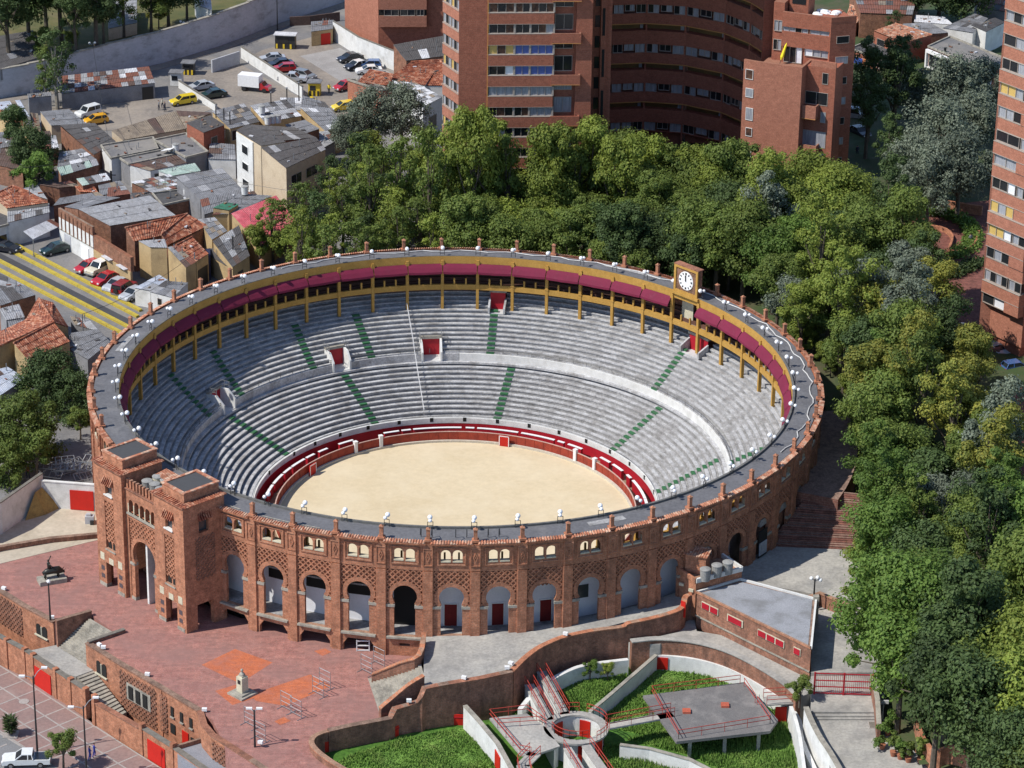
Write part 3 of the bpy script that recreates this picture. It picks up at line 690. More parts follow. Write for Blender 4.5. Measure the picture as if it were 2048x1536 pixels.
# centre with the great arch
arch = [(q[0], q[1]) for q in horseshoe(1.75, 2.0, 3.9, GB+.001, 26)]
wn = [archwin(-2.35+k*.98, -1.6+k*.98, 8.75, 10.3) for k in range(5)]
ce = eobj('gate_centre', facadep(rectl(-2.95, 2.75, GB, 11.4), [rectl(-2.5, 2.35, GB+.001, 8.1)]+wn, -0.95, -0.45), BRICK, GH)
eobj('arch_wall', facadep(rectl(-2.5, 2.35, GB, 8.1), [[(q[0]-.05, q[1]) for q in arch]], -0.95, -0.66), BRICK, ce)
g = MB(); horseband(1.75, 2.0, 2.4, 3.9, -0.66, -0.5, g, 26); eobj('arch_band', MB().add([(q[0]-.05, -q[1], q[2]) for q in g.v], g.f), BRICK, ce)
t = lattice(-2.4, 2.3, 2.6, 8.1, (2.42, 3.9), 0.62, 0.14, 0, 1); eobj('brick_lattice', MB().add([(q[0], .66-.14*q[1], q[2]) for q in t.v], t.f), BRICK, ce)
for s in (-1, 1):
    eobj('impost', ebox(-.05+s*2.1-.4, -.05+s*2.1+.4, -.95, -.42, 2.5, 2.8), STONE, ce)
    eobj('arch_jamb', ebox(-.05+s*2.08-.32, -.05+s*2.08+.32, -.95, -.5, GB, 2.5), BRICK, ce)
    eobj('jamb_plinth', ebox(-.05+s*2.08-.36, -.05+s*2.08+.36, -.95, -.44, GB, -1.35), STONE, ce)
eobj('window_ledge', ebox(-2.6, 2.4, -.6, -.25, 8.55, 8.75), STONE, ce)
for k in range(6): eobj('window_column', ebox(-2.46+k*.98-.07, -2.46+k*.98+.07, -.62, -.42, 8.75, 9.8), SILL, ce)
eobj('centre_ledge', ebox(-2.95, 2.75, -.95, -.3, 11.4, 11.55), BRICKD, ce)
for k in range(10): eobj('merlon', ebox(-2.75+k*.56, -2.48+k*.56, -.85, -.5, 11.55, 12.55), BRICK, ce)
eobj('centre_deck', ebox(-2.9, 2.7, -5.2, -.95, 11.1, 11.3), DECK, ce)
eobj('gate_room_wall', ebox(-.4, -.1, -5.1, -1.0, GB, 8.0), WHITE, ce); eobj('gate_room_wall', ebox(-2.9, 2.7, -5.2, -5.0, GB, 8.0), DARK, ce)
g = ebox(-1.3, .5, -4.9, -3.6, 11.3, 12.5); eobj('roof_hut', g, SILL, ce)
g = MB()
for k in range(9): g.bar((-1.5+k*.26, 3.45, 12.5), (-1.5+k*.26, 5.0, 12.7), 0.2, 0.08)
eobj('hut_roof', g, CLAYP, ce)
TANKM = mat('fibre_cement', (0.33, 0.33, 0.32), (0.26, 0.26, 0.25), 2, (0.12, 0.12, 0.11), 1, 0.5, 0.8, 0.5)
# round cement water tanks on the gatehouse roof
def tank(loc, r, h, label, group, body=TANKM):
    T = thing('water_tank', label, 'water tank', loc, group)
    mk('tank_body', MB().lathe((0, 0, 0), [(r*.86, 0), (r*.95, h)], 16), body, T, world=False, smooth=False)
    mk('tank_lid', MB().lathe((0, 0, h), [(r, 0), (r, .08), (r*.9, .12), (.05, .2)], 16), TANKM, T, world=False); return T
for (px_, py_, zz_, l) in [(294.4, 960.5, 12.2, 'round cement water tank on the gatehouse roof, leftmost beside the merlons'), (309.5, 966.6, 12.2, 'round cement water tank on the gatehouse roof, second along the merlons'), (315.6, 951.6, 12.5, 'round cement water tank nearest the small tiled roof hut of the gatehouse'), (331.3, 958.4, 12.4, 'round cement water tank on the gatehouse roof, close beside the right tower'), (321, 976, 12.2, 'pale cement water tank in front of the right gate tower cornice')]:
    v_ = U(px_, py_, zz_); tank(Vector((v_.x, v_.y, 11.3)), .62, zz_-11.4, l, 'water tanks on the gatehouse roof', SILL if zz_ > 12.2 else TANKM)

# ======================= the arena =======================
SAND = mat('arena_sand', (0.61, 0.51, 0.345), (0.56, 0.46, 0.30), 0.12, (0.66, 0.57, 0.41), 0.18, 0.45, 0.7, 0.6, fine=1.6, famt=0.08, bmp=0.1)
g = MB().ring([(0.01, -6.0), (21.4, -6.0)], 0, 54, 2, closed=False); mk('arena_sand', g, SAND, kind='structure', loc=(0, 0, -6))
g = MB().ring([(21.2, -6.03), (24.0, -6.03)], 0, 54, 2, closed=False); mk('passage_floor', g, mat('passage_sand', (0.30, 0.22, 0.14), (0.24, 0.18, 0.12), 0.8), kind='structure', loc=(0, 0, -6.03))
FEN = thing('barrier_fence', 'round red wooden barrier fence that encloses the sand, with a pale foot step', 'fence', (0, 0, -6))
PAN = mk('fence_panel', MB().box((0, 0, 0.68), (1.2, 0.1, 1.3)).box((0.6, -0.045, 0.68), (0.08, 0.07, 1.3)), REDF, FEN, world=False)
mk('top_rail', MB().box((0, 0, 1.36), (1.23, 0.14, 0.07)), mat('rail_pink', (0.6, 0.42, 0.36), (0.5, 0.3, 0.25), 2), PAN, world=False)
mk('foot_step', MB().box((0, -0.2, 0.13), (1.23, 0.26, 0.3)), mat('step_white', (0.6, 0.56, 0.48), (0.5, 0.46, 0.38), 2), PAN, world=False)
NP = 108; PNF = family(PAN)
gates = [(-5.94, -4.49), (5.98, 7.36)]
for k in range(NP):
    i = -27+54*(k+.5)/NP
    o = PAN if k == 0 else dup(PNF, parent=FEN)
    q = pos(i, 21.25, 0); o.location = q; o.rotation_euler.z = rot(i)
for a, b in gates:
    for i in (a, b):
        o = mk('gate_post', MB().box((0, 0, 0.85), (0.42, 0.42, 1.7)).box((0, 0, 1.74), (0.5, 0.5, 0.1)), WHITEC, FEN, world=False); o.location = pos(i, 21.2); o.rotation_euler.z = rot(i)
for j, (i, l) in enumerate([(-9.1, 'red burladero shield in front of the barrier, left side of the sand'), (1.92, 'red burladero shield with white outline in front of the barrier, far side of the sand')]):
    T = thing('bullfighter_shield', l, 'shield', pos(i, 20.75, -6), 'burladero shields on the sand', rot(i))
    mk('shield_board', MB().box((0, 0, .72), (1.35, .12, 1.4)), REDB, T, world=False)
    g = MB(); [g.box((s*.6, -.07, .72), (.1, .03, 1.35)) for s in (-1, 1)]; g.box((0, -.07, 1.36), (1.3, .03, .1)); mk('white_outline', g, WHITEC, T, world=False)
# press boxes in the passage
bx = [(-12.84, -12.3), (-12.2, -11.9), (-11.7, -10.7), (-10.5, -9.9), (-9.75, -8.8), (-8.6, -8.1), (-7.75, -7.25), (-6.5, -5.75), (-4.06, -3.36), (-3.17, -2.78), (-2.6, -0.36), (-0.1, 0.25), (.45, 2.38), (2.6, 4.28), (4.52, 4.83), (5.1, 5.88), (7.16, 7.8), (8.1, 8.86), (9.35, 9.7), (10.0, 11.9), (12.0, 12.4)]
names = ['small', 'narrow', 'long', 'short', 'wide']
for j, (a, b) in enumerate(bx):
    Lm = (b-a)*STEP*23
    lab = '%s red passage box with white top, %s' % ('very long' if Lm > 7 else 'long' if Lm > 4 else 'short' if Lm > 1.8 else 'tiny', ['left side, nearest the front roof', 'left side, second up from the front roof', 'left side, third up from the front roof', 'left side, fourth up from the front roof', 'left side, fifth up from the front roof', 'left side, just below the left shield', 'left side, just past the left shield', 'before the left gate post', 'just right of the left gate', 'second right of the left gate', 'filling the passage left of centre', 'in the very middle of the far side', 'behind the far white-edged shield', 'right of the far shield', 'between two larger boxes right of centre', 'just left of the right gate', 'just right of the right gate', 'second right of the right gate', 'third right of the right gate', 'curving down the right side', 'last on the right before the front roof'][j])
    T = thing('passage_box', lab, 'box', pos((a+b)/2, 22.9, -6), 'red boxes with white tops in the passage')
    g = MB().ring([(22.5, -6), (22.5, -4.75), (22.85, -4.75), (22.85, -6)], a, b, 3); mk('box_front', g, RED, T)
    g = MB().ring([(22.46, -4.75), (22.46, -4.68), (22.80, -4.68), (22.80, -4.75)], a-.03, b+.03, 3); mk('box_top', g, WHITEC, T)
# floodlights on the inner roof edge
FL = thing('roof_lamp', 'white twin-globe lamp', 'lamp', (0, 0, 0), 'twin lamps along the inner edge of the ring roof')
g = MB(); g.tube([(-.28, 0, 0), (-.28, 0, .85)], .035, 5); g.tube([(.28, 0, 0), (.28, 0, .85)], .035, 5)
for z in (.4, .82): g.tube([(-.28, 0, z), (.28, 0, z)], .035, 5)
g.tube([(0, 0, .82), (0, 0, 1.05)], .04, 5); mk('lamp_frame', g, BLACK, FL, world=False)
mk('lamp_globe', MB().sphere((0, -.26, 1.24), .27, 12, 8), GLOBE, FL, world=False, smooth=True)
mk('lamp_globe', MB().sphere((.05, .3, 1.12), .2, 12, 8), GLOBE, FL, world=False, smooth=True)
FLF = family(FL); first = True
ONES = ['', 'first', 'second', 'third', 'fourth', 'fifth', 'sixth', 'seventh', 'eighth', 'ninth', 'tenth', 'eleventh', 'twelfth', 'thirteenth', 'fourteenth', 'fifteenth', 'sixteenth', 'seventeenth', 'eighteenth', 'nineteenth']
def ordn(n):
    if n < 20: return ONES[n]
    t, u = n//10, n % 10
    return ['', '', 'twentieth', 'thirtieth', 'fortieth', 'fiftieth'][t] if u == 0 else ['', '', 'twenty', 'thirty', 'forty', 'fifty'][t]+'-'+ONES[u]
for i in range(54):
    c = i if i <= 26 else i-54
    o = FL if first else dup(FLF); first = False
    o.location = pos(c, 39.1, 11.8); o.rotation_euler.z = rot(c)+random.uniform(-.3, .3)
    k = (c-6) % 54
    o['label'] = 'white twin-globe lamp on the ring roof, %s' % ('beside the left edge of the clock' if k == 0 else '%s clockwise from the clock' % ordn(k) if k <= 27 else '%s anticlockwise from the clock' % ordn(54-k))
# ======================= ground levels =======================
ASPH = mat('grey_asphalt', (0.20, 0.195, 0.195), (0.15, 0.148, 0.15), 0.25, (0.27, 0.245, 0.21), 0.12, 0.45, 0.7, 0.8, fine=3, famt=0.25)
DIRT = mat('yard_dirt', (0.27, 0.235, 0.20), (0.20, 0.18, 0.16), 0.18, (0.36, 0.31, 0.25), 0.1, 0.5, 0.72, 0.7, fine=2, famt=0.25)
TERR = mat('terrace_concrete', (0.42, 0.40, 0.36), (0.32, 0.31, 0.29), 0.35, (0.16, 0.155, 0.15), 0.22, 0.48, 0.7, 0.75, fine=3, famt=0.25)
GRASS = mat('grass_green', (0.085, 0.20, 0.025), (0.05, 0.13, 0.018), 0.6, (0.14, 0.17, 0.05), 0.5, 0.55, 0.8, 0.5, fine=3, famt=0.5)
PARK = mat('park_ground', (0.10, 0.085, 0.05), (0.06, 0.075, 0.03), 0.3, (0.035, 0.07, 0.02), 0.2, 0.4, 0.6, 0.8)
PAVE = brickmat('plaza_brick', (0.43, 0.20, 0.165), (0.34, 0.155, 0.135), (0.32, 0.2, 0.17), stain=(0.25, 0.145, 0.13), samt=0.7, smin=0.4, smax=0.65, bw=1.6, bh=0.4, flat=True, sscale=0.08, mott=0.4)
PAVN = brickmat('new_orange_brick', (0.55, 0.165, 0.075), (0.47, 0.135, 0.065), (0.42, 0.15, 0.09), stain=(.33, .15, .12), samt=0.6, smin=.45, smax=.7, bw=1.2, bh=0.3, flat=True, mott=0.2)
GRND = mat('earth', (0.12, 0.10, 0.08), (0.09, 0.08, 0.065), 0.2)
mk('ground', MB().poly([(-400, -400, -9), (400, -400, -9), (400, 1200, -9), (-400, 1200, -9)]), GRND, kind='structure')
def P(*a, z=0.0): return [U(x, y, z) for x, y in a]
def slab(nm, pts, z0, z1, m, **k): return mk(nm, MB().prism(pts, z0, z1), m, kind='structure', **k)
def circ(r, i0, i1, n): return [pos(i0+(i1-i0)*k/n, r) for k in range(n+1)]
# city ground north-west of the ring (ring cut out)
ring_nw = circ(41.6, -19.0, 14, 40)
slab('city_ground', [U(-900, 1300, -1), U(0, 1012, -1), U(83, 957, -1), U(188, 972, -1)]+ring_nw[2:]+[Vector((400, 20, 0)), Vector((400, 1200, 0)), Vector((-400, 1200, 0))], -9, -1.0, ASPH)
# yard beside the gatehouse
slab('side_yard', P((-400, 1225), (197, 1080), (230, 1050), (215, 900), (-300, 900), z=-1.7), -8, -1.66, mat('pale_yard_sand', (0.50, 0.44, 0.35), (0.42, 0.37, 0.29), 0.3, (0.2, 0.17, 0.12), 0.2, 0.55, 0.75, 0.5, fine=2, famt=0.15))
# plaza terrace of old red brick
Z1 = -1.7
edge = [(-500, 880), (0, 1184), (47, 1214), (110, 1246), (181, 1228), (226, 1262), (248, 1261), (175, 1288), (240, 1329), (322, 1377), (400, 1424), (425, 1440), (462, 1517), (475, 1640), (720, 1640), (690, 1545), (640, 1513), (622, 1490), (630, 1470), (655, 1462), (782, 1437), (789, 1417), (847, 1377), (848, 1265)]
pl = [U(x, y, Z1) for x, y in edge]
inner = [pos(27.3-k*0.9+0, 41.2) for k in range(0, 9)]
pl2 = pl+[pos(-26.2+k*.8, 40.6) for k in range(0, 9)]+[EW(7, -5.3, 0), EW(-7.9, -5.3, 0)]+P((205, 1060), (-500, 1160), z=Z1)
slab('plaza_terrace', [Vector((q[0], q[1], 0)) for q in pl2], -8.5, Z1, [PAVE])
slab('plaza_floor_under_gatehouse', [EW(-7.9, .1, 0), EW(7.9, .1, 0), EW(7.9, -6, 0), pos(-25, 39), pos(-26.8, 39), EW(9, 1, 0), EW(7.9, 1.2, 0), EW(-7.9, 1.2, 0)], -8.3, Z1-.006, [PAVE])
for k, (pg) in enumerate([[(403, 1330), (470, 1298), (545, 1325), (480, 1367)], [(430, 1382), (480, 1367), (530, 1390), (465, 1410)], [(500, 1390), (620, 1349), (662, 1372), (572, 1412), (512, 1402)], [(628, 1302), (650, 1297), (663, 1304), (645, 1312)], [(549, 1443), (568, 1434), (582, 1442), (560, 1450)]]):
    q = P(*pg, z=Z1)
    mk('new_brick_patch', MB().poly([(a.x, a.y, Z1+.006+.002*k) for a in (q if (q[1]-q[0]).cross(q[2]-q[1]).z > 0 else q[::-1])]), PAVN, kind='structure')
# concrete upper terrace, rising gently to the right
def zr(x, y=0): return 0.8 if x < 4 else 0.8+(x-4)*0.045
tp = P((848, 1265), (847, 1377), (880, 1370), z=.8)+P((1024, 1345), (1074, 1300), (1129, 1277), (1184, 1266), (1256, 1250), z=1.0)+P((1349, 1228), (1392, 1195), z=1.8)
inn = [pos(c, 41.0) for c in (21, 22, 23, 24, 25, 26, 26.8)]
pp = tp+[Vector((pos(20.6, 41).x, pos(20.6, 41).y, 0))]+inn
top = [Vector((q.x, q.y, zr(q.x))) for q in pp]
g = MB().prism([(q.x, q.y) for q in pp], -8.4, 0)
n_ = len(pp)
for k in range(len(g.v)):
    v = g.v[k]
    if v[2] > -1: g.v[k] = (v[0], v[1], zr(v[0]))
mk('upper_terrace', g, TERR, kind='structure')
# right-hand yard, broad steps and path beside the ring
ya = P((1392, 1195), (1480, 1160), (1640, 1190), (1710, 1200), (1760, 1120), (1700, 1088), (1600, 1065), z=1.9)
slab('side_yard', [pos(21, 41)]+ya+[pos(17.3, 41), pos(19, 41)], -8.4, 1.9, TERR)
def stairs(nm, t0, t1, b0, b1, zt, zb, n, m, side=None, skirt=None, label=None, cat='steps', depthz=-8.3):
    T = thing(nm, label, cat, ((t0+b1)/2).to_tuple()[:2]+(zb,))
    for k in range(n):
        f0 = k/n; f1 = (k+1)/n; z = zt-(zt-zb)*(k+1)/(n)+(zt-zb)/n*0.5
        a, b, c, d = t0.lerp(b0, f0), t1.lerp(b1, f0), t1.lerp(b1, f1), t0.lerp(b0, f1)
        mk('step', MB().prism([a, b, c, d], min(depthz, zb-.5), z), m, T)
    return T
STEPB = brickmat('step_brick', (0.27, 0.12, 0.09), (0.22, 0.10, 0.08), (0.3, 0.2, 0.16), samt=0.6, bw=.6, bh=.3)
stairs('broad_steps', U(1628, 975, 6.0), U(1730, 985, 6.0), U(1530, 1092, 1.9), U(1712, 1100, 1.9), 5.9, 1.9, 26, STEPB, label='broad flight of dark brick steps climbing beside the shaded ring wall')
# sloping park ground on the right and behind
def parkz(x, y): 
    t = max(0, min(1, (x-5)/45)); s = max(0, min(1, (y+30)/40)); t2 = max(0, min(1, (x-48)/25))
    z = -1.15+(t*t*(3-2*t))*7.0*s*s*(3-2*s)
    if x > 36 and y < 5: z = max(z, min(0.2, 0.2+(y+5)*0)+max(0, x-44)*0.16)
    return z
def proj(x, y, z):
    v = Vector((x-CX, y-CY, z-CZ)); d = v.dot(FWD); return 1024+CF*v.dot(R2)/d, 768-CF*v.dot(U2)/d
def alleyx(py):
    t = [(600, 1640), (1085, 1712), (1190, 1712), (1262, 1750), (1345, 1775), (1440, 1765), (1475, 1800), (1536, 1870), (1660, 2000)]
    for (a, b), (c, d) in zip(t[:-1], t[1:]):
        if py < c: return b+(d-b)*max(0, (py-a)/(c-a))
    return 2000
g = MB(); NX, NY = 80, 130; X0, X1, Y0, Y1 = 5, 160, -90, 190
vs = []; 
for j in range(NY+1):
    for i in range(NX+1):
        x = X0+(X1-X0)*i/NX; y = Y0+(Y1-Y0)*j/NY; vs.append((x, y, parkz(x, y)+0.15*sin(x*.7)*cos(y*.5)))
fs = []
for j in range(NY):
    for i in range(NX):
        x = X0+(X1-X0)*(i+.5)/NX; y = Y0+(Y1-Y0)*(j+.5)/NY
        zc_ = parkz(x, y); px_, py_ = proj(x, y, zc_)
        if hypot(x, y) < 43.8 or (y < -6 and px_ < alleyx(py_)): continue
        a = j*(NX+1)+i; fs.append((a, a+1, a+NX+2, a+NX+1))
g.add(vs, fs); mk('park_ground', g, PARK, kind='structure', loc=(0, 0, -1))
slab('ring_path', circ(41.4, 16.6, 12, 8)+[q for q in circ(46.5, 12, 16.6, 8)], -8, 5.9, STEPB)
# alley at the right, stepping down towards the camera
slab('alley', P((1620, 1190), (1712, 1200), (1750, 1262), (1775, 1345), (1622, 1345), z=.9), -8, .9, TERR)
slab('alley', P((1622, 1344), (1775, 1344), (1765, 1424), (1622, 1424), z=.5), -8, .5, TERR)
slab('alley', P((1615, 1425), (1762, 1425), (1762, 1432), (1615, 1432), z=.3), -8, .3, TERR)
slab('alley', P((1610, 1432), (1765, 1432), (1765, 1438), (1610, 1438), z=.15), -8, .15, TERR)
slab('alley', P((1630, 1438), (1765, 1438), (1800, 1475), (1950, 1620), (1700, 1660), z=0), -8, 0, TERR)
WG = thing('red_gate', 'tall red metal gate of thin bars across the alley', 'gate', U(1690, 1390, .6))
a, b = U(1628, 1388, .5), U(1745, 1392, .5); H_ = 2.4
for k in range(3):
    q = a.lerp(b, k/2); mk('gate_post', MB().bar(q, q+Vector((0, 0, H_+.1)), .18), RED, WG)
for z in (.15, .9, 1.6, H_): mk('gate_rail', MB().bar(a+Vector((0, 0, z)), b+Vector((0, 0, z)), .09), RED, WG)
for k in range(1, 30):
    if k == 15: continue
    q = a.lerp(b, k/30); mk('gate_bar', MB().bar(q+Vector((0, 0, .15)), q+Vector((0, 0, H_)), .035), RED, WG)
# ---- walls: a run of pixels at the top height, dropped to zb ----
def cr(p0, p1, p2, p3, t): return 0.5*((2*p1)+(p2-p0)*t+(2*p0-5*p1+4*p2-p3)*t*t+(3*p1-p0-3*p2+p3)*t*t*t)
def wall(nm, label, tops, zt, zb, th, m, cat='wall', coping=None, parts=None, group=None, kind=None, smooth=0):
    pts = [U(x, y, (zt[i] if isinstance(zt, (list, tuple)) else zt)) for i, (x, y) in enumerate(tops)]
    if smooth:
        o_ = []; zo = []; zbl = zb if isinstance(zb, (list, tuple)) else [zb]*len(pts)
        for i in range(len(pts)-1):
            a, b, c, d = pts[max(i-1, 0)], pts[i], pts[i+1], pts[min(i+2, len(pts)-1)]
            for k in range(smooth): o_.append(cr(a, b, c, d, k/smooth)); zo.append(zbl[i])
        pts = o_+[pts[-1]]; zb = zo+[zbl[-1]]
    T = thing(nm, label, cat, (pts[0].x, pts[0].y, zb if not isinstance(zb, (list, tuple)) else min(zb)), group)
    pts = [q for i, q in enumerate(pts) if i == 0 or (q-pts[i-1]).length > 1e-3]; n_ = len(pts); nv = []
    for i in range(n_):
        d0 = (pts[i]-pts[i-1]) if i else (pts[1]-pts[0]); d1 = (pts[i+1]-pts[i]) if i < n_-1 else d0; d0 = Vector((d0.x, d0.y, 0)).normalized(); d1 = Vector((d1.x, d1.y, 0)).normalized()
        m_ = (Vector((-d0.y, d0.x, 0))+Vector((-d1.y, d1.x, 0))); m_ = m_.normalized() if m_.length > .2 else Vector((-d0.y, d0.x, 0)); c_ = max(.45, m_.dot(Vector((-d0.y, d0.x, 0)))); nv.append(m_/c_)
    QF = [(3, 2, 1, 0), (4, 5, 6, 7), (0, 1, 5, 4), (1, 2, 6, 5), (2, 3, 7, 6), (3, 0, 4, 7)]
    for i in range(n_-1):
        zz = zb[i] if isinstance(zb, (list, tuple)) else zb
        def quad(w_, z0a, z0b, z1a, z1b):
            A0, A1 = pts[i]-nv[i]*w_, pts[i]+nv[i]*w_; B0, B1 = pts[i+1]-nv[i+1]*w_, pts[i+1]+nv[i+1]*w_
            return [(A0.x, A0.y, z0a), (B0.x, B0.y, z0b), (B1.x, B1.y, z0b), (A1.x, A1.y, z0a), (A0.x, A0.y, z1a), (B0.x, B0.y, z1b), (B1.x, B1.y, z1b), (A1.x, A1.y, z1a)]
        mk('wall_section', MB().add(quad(th/2, zz, zz, pts[i].z, pts[i+1].z), QF), m, T)
        if coping: mk('coping', MB().add(quad(th*.68, pts[i].z+.003, pts[i+1].z+.003, pts[i].z+.12, pts[i+1].z+.12), QF), coping, T)
    return T, pts
def panel_on(T, a, b, z0, z1, out, m, nm='door', th=.08):
    """flat piece on a wall from world point a to b, standing `out` in front (towards the camera)"""
    d = (b-a); d.z = 0; nn = Vector((d.y, -d.x, 0)).normalized()
    if nn.y > 0: nn = -nn
    g = MB(); A = a+nn*out; B = b+nn*out
    vs = [(q.x+s.x, q.y+s.y, z) for z in (z0, z1) for q, s in ((A, nn*th), (B, nn*th), (B, nn*0), (A, nn*0))]
    g.add(vs, [(3, 2, 1, 0), (4, 5, 6, 7), (0, 1, 5, 4), (1, 2, 6, 5), (2, 3, 7, 6), (3, 0, 4, 7)])
    return mk(nm, g, m, T)
def lattice_on(T, a, b, z0, z1, out, m=BRICKD, sp=.6, holes=None):
    d = (b-a); d.z = 0; L_ = d.length; u = d.normalized(); nn = Vector((d.y, -d.x, 0)).normalized()
    if nn.y > 0: nn = -nn
    t = lattice(0, L_, z0, z1, None, sp, .13, 0, 1)
    g = MB().add([(a.x+u.x*q[0]+nn.x*(out+.1*q[1]), a.y+u.y*q[0]+nn.y*(out+.1*q[1]), q[2]) for q in t.v], t.f)
    return mk('brick_lattice', g, m, T)
# retaining walls of the plaza
COPM = mat('dark_coping', (0.22, 0.20, 0.17), (0.14, 0.13, 0.11), 1.5)
W1, w1 = wall('plaza_wall', 'tall brick retaining wall with diamond lattice below the left end of the plaza', [(-120, 1105), (-2, 1180), (47, 1211), (110, 1244)], Z1+.05, -7.5, .5, BRICK, coping=BRICKD)
lattice_on(W1, w1[1].lerp(w1[2], .0), w1[2], -5.4, -2.0, .27); lattice_on(W1, w1[0], w1[1], -5.4, -2.0, .27)
def twin_window(T, a, b, z0, z1, out):
    d = b-a; d.z = 0; u = d.normalized(); nn = Vector((d.y, -d.x, 0)).normalized(); nn = nn if nn.y < 0 else -nn
    for k in range(2):
        x0 = d.length*(.08+.5*k); x1 = x0+d.length*.34; t = MB().plate(archwin(x0, x1, z0, z1), [], 0, .05)
        f = mk('arched_window', MB().add([(a.x+u.x*q[0]+nn.x*(out+q[1]), a.y+u.y*q[0]+nn.y*(out+q[1]), q[2]) for q in t.v], [f[::-1] for f in t.f]), DARK, T)
    q = a.lerp(b, .5)+nn*(out+.06); mk('window_mullion', MB().box((q.x, q.y, (z0+z1)/2-.1), (.14, .14, z1-z0-.2)), SILL, T)
    panel_on(T, a, b, z0-.14, z0, out, SILL, 'window_sill', .2)
twin_window(W1, w1[2].lerp(w1[3], .42), w1[2].lerp(w1[3], .82), -4.0, -2.7, .27)
W2, w2 = wall('plaza_wall', 'long brick retaining wall with lattice panels and small windows, front of plaza', [(175, 1286), (240, 1327), (322, 1375), (400, 1422), (408, 1450), (425, 1470), (502, 1520), (560, 1560)], [Z1+.05]*4+[Z1+.04, Z1+.03]+[Z1]*2, -7.5, .5, BRICK, coping=BRICKD)
twin_window(W2, w2[0].lerp(w2[1], .3), w2[0].lerp(w2[1], .66), -4.2, -2.7, .27)
lattice_on(W2, w2[1].lerp(w2[2], .03), w2[1].lerp(w2[2], .92), -6.8, -2.1, .27)
mk('window_surround', MB(), STONE, W2) if False else None
a, b = w2[1].lerp(w2[2], .22), w2[1].lerp(w2[2], .8); panel_on(W2, a, b, -5.0, -3.1, .3, STONE, 'window_surround', .12)
for k in range(3): panel_on(W2, a.lerp(b, .1+.3*k), a.lerp(b, .28+.3*k), -4.8, -3.3, .43, DARK, 'window')
for k in range(3):
    c = w2[2].lerp(w2[3], .3+.24*k); d = w2[2].lerp(w2[3], .37+.24*k); panel_on(W2, c, d, -4.0, -2.9, .27, DARK, 'slot_window'); panel_on(W2, c, d.lerp(c, -.3), -4.15, -4.0, .27, STONE, 'window_sill', .18)
lattice_on(W2, w2[2].lerp(w2[3], .02), w2[2].lerp(w2[3], .2), -6.5, -2.1, .27)
panel_on(W2, w2[2].lerp(w2[3], .58), w2[2].lerp(w2[3], .74), -7.0, -4.9, .27, REDB, 'red_door')
panel_on(W2, w2[2].lerp(w2[3], .28), w2[2].lerp(w2[3], .4), -6.0, -4.9, .27, DARK, 'window'); panel_on(W2, w2[2].lerp(w2[3], .8), w2[2].lerp(w2[3], .95), -6.0, -5.1, .27, DARK, 'window')
lattice_on(W2, w2[5].lerp(w2[6], .05), w2[6], -6.5, -2.1, .27)
for f in (0, 1): 
    q = w2[2+f]; mk('buttress', MB().box((q.x+.1, q.y-.25, -4.7), (.5, .5, 6.0), ERZ), BRICK, W2)
wall('stair_wall', 'brick wall along the upper left side of the plaza stairs', [(112, 1242), (182, 1222)], [Z1+.5, Z1+.5], -7, .35, BRICKD, coping=BRICKD)
wall('stair_wall', 'low brick wall along the lower right side of the plaza stairs', [(176, 1284), (249, 1259)], [Z1+.3, Z1+.3], -7, .35, BRICKD, coping=COPM)
ZL2 = -4.3
stairs('plaza_stairs', U(181, 1236, Z1), U(228, 1264, Z1), U(112, 1291, ZL2), U(175, 1331, ZL2), Z1, ZL2, 15, STONE, label='wide stone stairs from the red plaza down to the landing')
slab('stair_landing', P((50, 1303), (112, 1290), (176, 1332), (187, 1340), (152, 1353), (120, 1345), z=ZL2), -8, ZL2, TERR)
stairs('lower_stairs', U(152, 1352, ZL2), U(187, 1339, ZL2), U(232, 1437, -6.3), U(253, 1425, -6.3), ZL2, -6.3, 14, STONE, label='narrower flight of pale stairs descending right from the landing along the wall')
# street level paving
STP_ = mat('street_paver', (0.28, 0.18, 0.16), (0.24, 0.165, 0.15), 0.5, (0.33, 0.25, 0.22), 0.3, 0.5, 0.7, 0.6, fine=3, famt=0.2)
LINE = mat('pale_paving_band', (0.40, 0.36, 0.33), (0.33, 0.30, 0.28), 1.0)
ZS = -7.0
slab('street_pavement', [Vector((-120, -150, 0)), Vector((20, -150, 0))]+P((460, 1620), (330, 1545), (60, 1360), (-60, 1300), (-600, 950), z=ZS), -8.8, ZS, STP_)
sa, sb = U(52, 1359, ZS), U(287, 1509, ZS); du = (sb-sa).normalized(); dv = Vector((du.y, -du.x, 0)); dv = dv if dv.y < 0 else -dv
for k in range(-6, 14):
    q = sa+du*(k*2.55); g = MB(); e = q+dv*.3; f = q+dv*34; w_ = du*.09
    mk('paving_band', MB().poly([(e-w_).to_tuple()[:2]+(ZS+.006,), (e+w_).to_tuple()[:2]+(ZS+.006,), (f+w_).to_tuple()[:2]+(ZS+.006,), (f-w_).to_tuple()[:2]+(ZS+.006,)][::(1 if du.cross(dv).z > 0 else -1)]), LINE, kind='structure')
for k in range(0, 9):
    q = sa+dv*(.35+k*2.6); e = q-du*18; f = q+du*34; w_ = dv*.09
    mk('paving_band', MB().poly([(e-w_).to_tuple()[:2]+(ZS+.010,), (f-w_).to_tuple()[:2]+(ZS+.010,), (f+w_).to_tuple()[:2]+(ZS+.010,), (e+w_).to_tuple()[:2]+(ZS+.010,)][::(1 if du.cross(dv).z > 0 else -1)]), LINE, kind='structure')
rd = P((-60, 1420), (-5, 1462), (95, 1522), (160, 1570), (60, 1700), (-200, 1600), z=ZS)
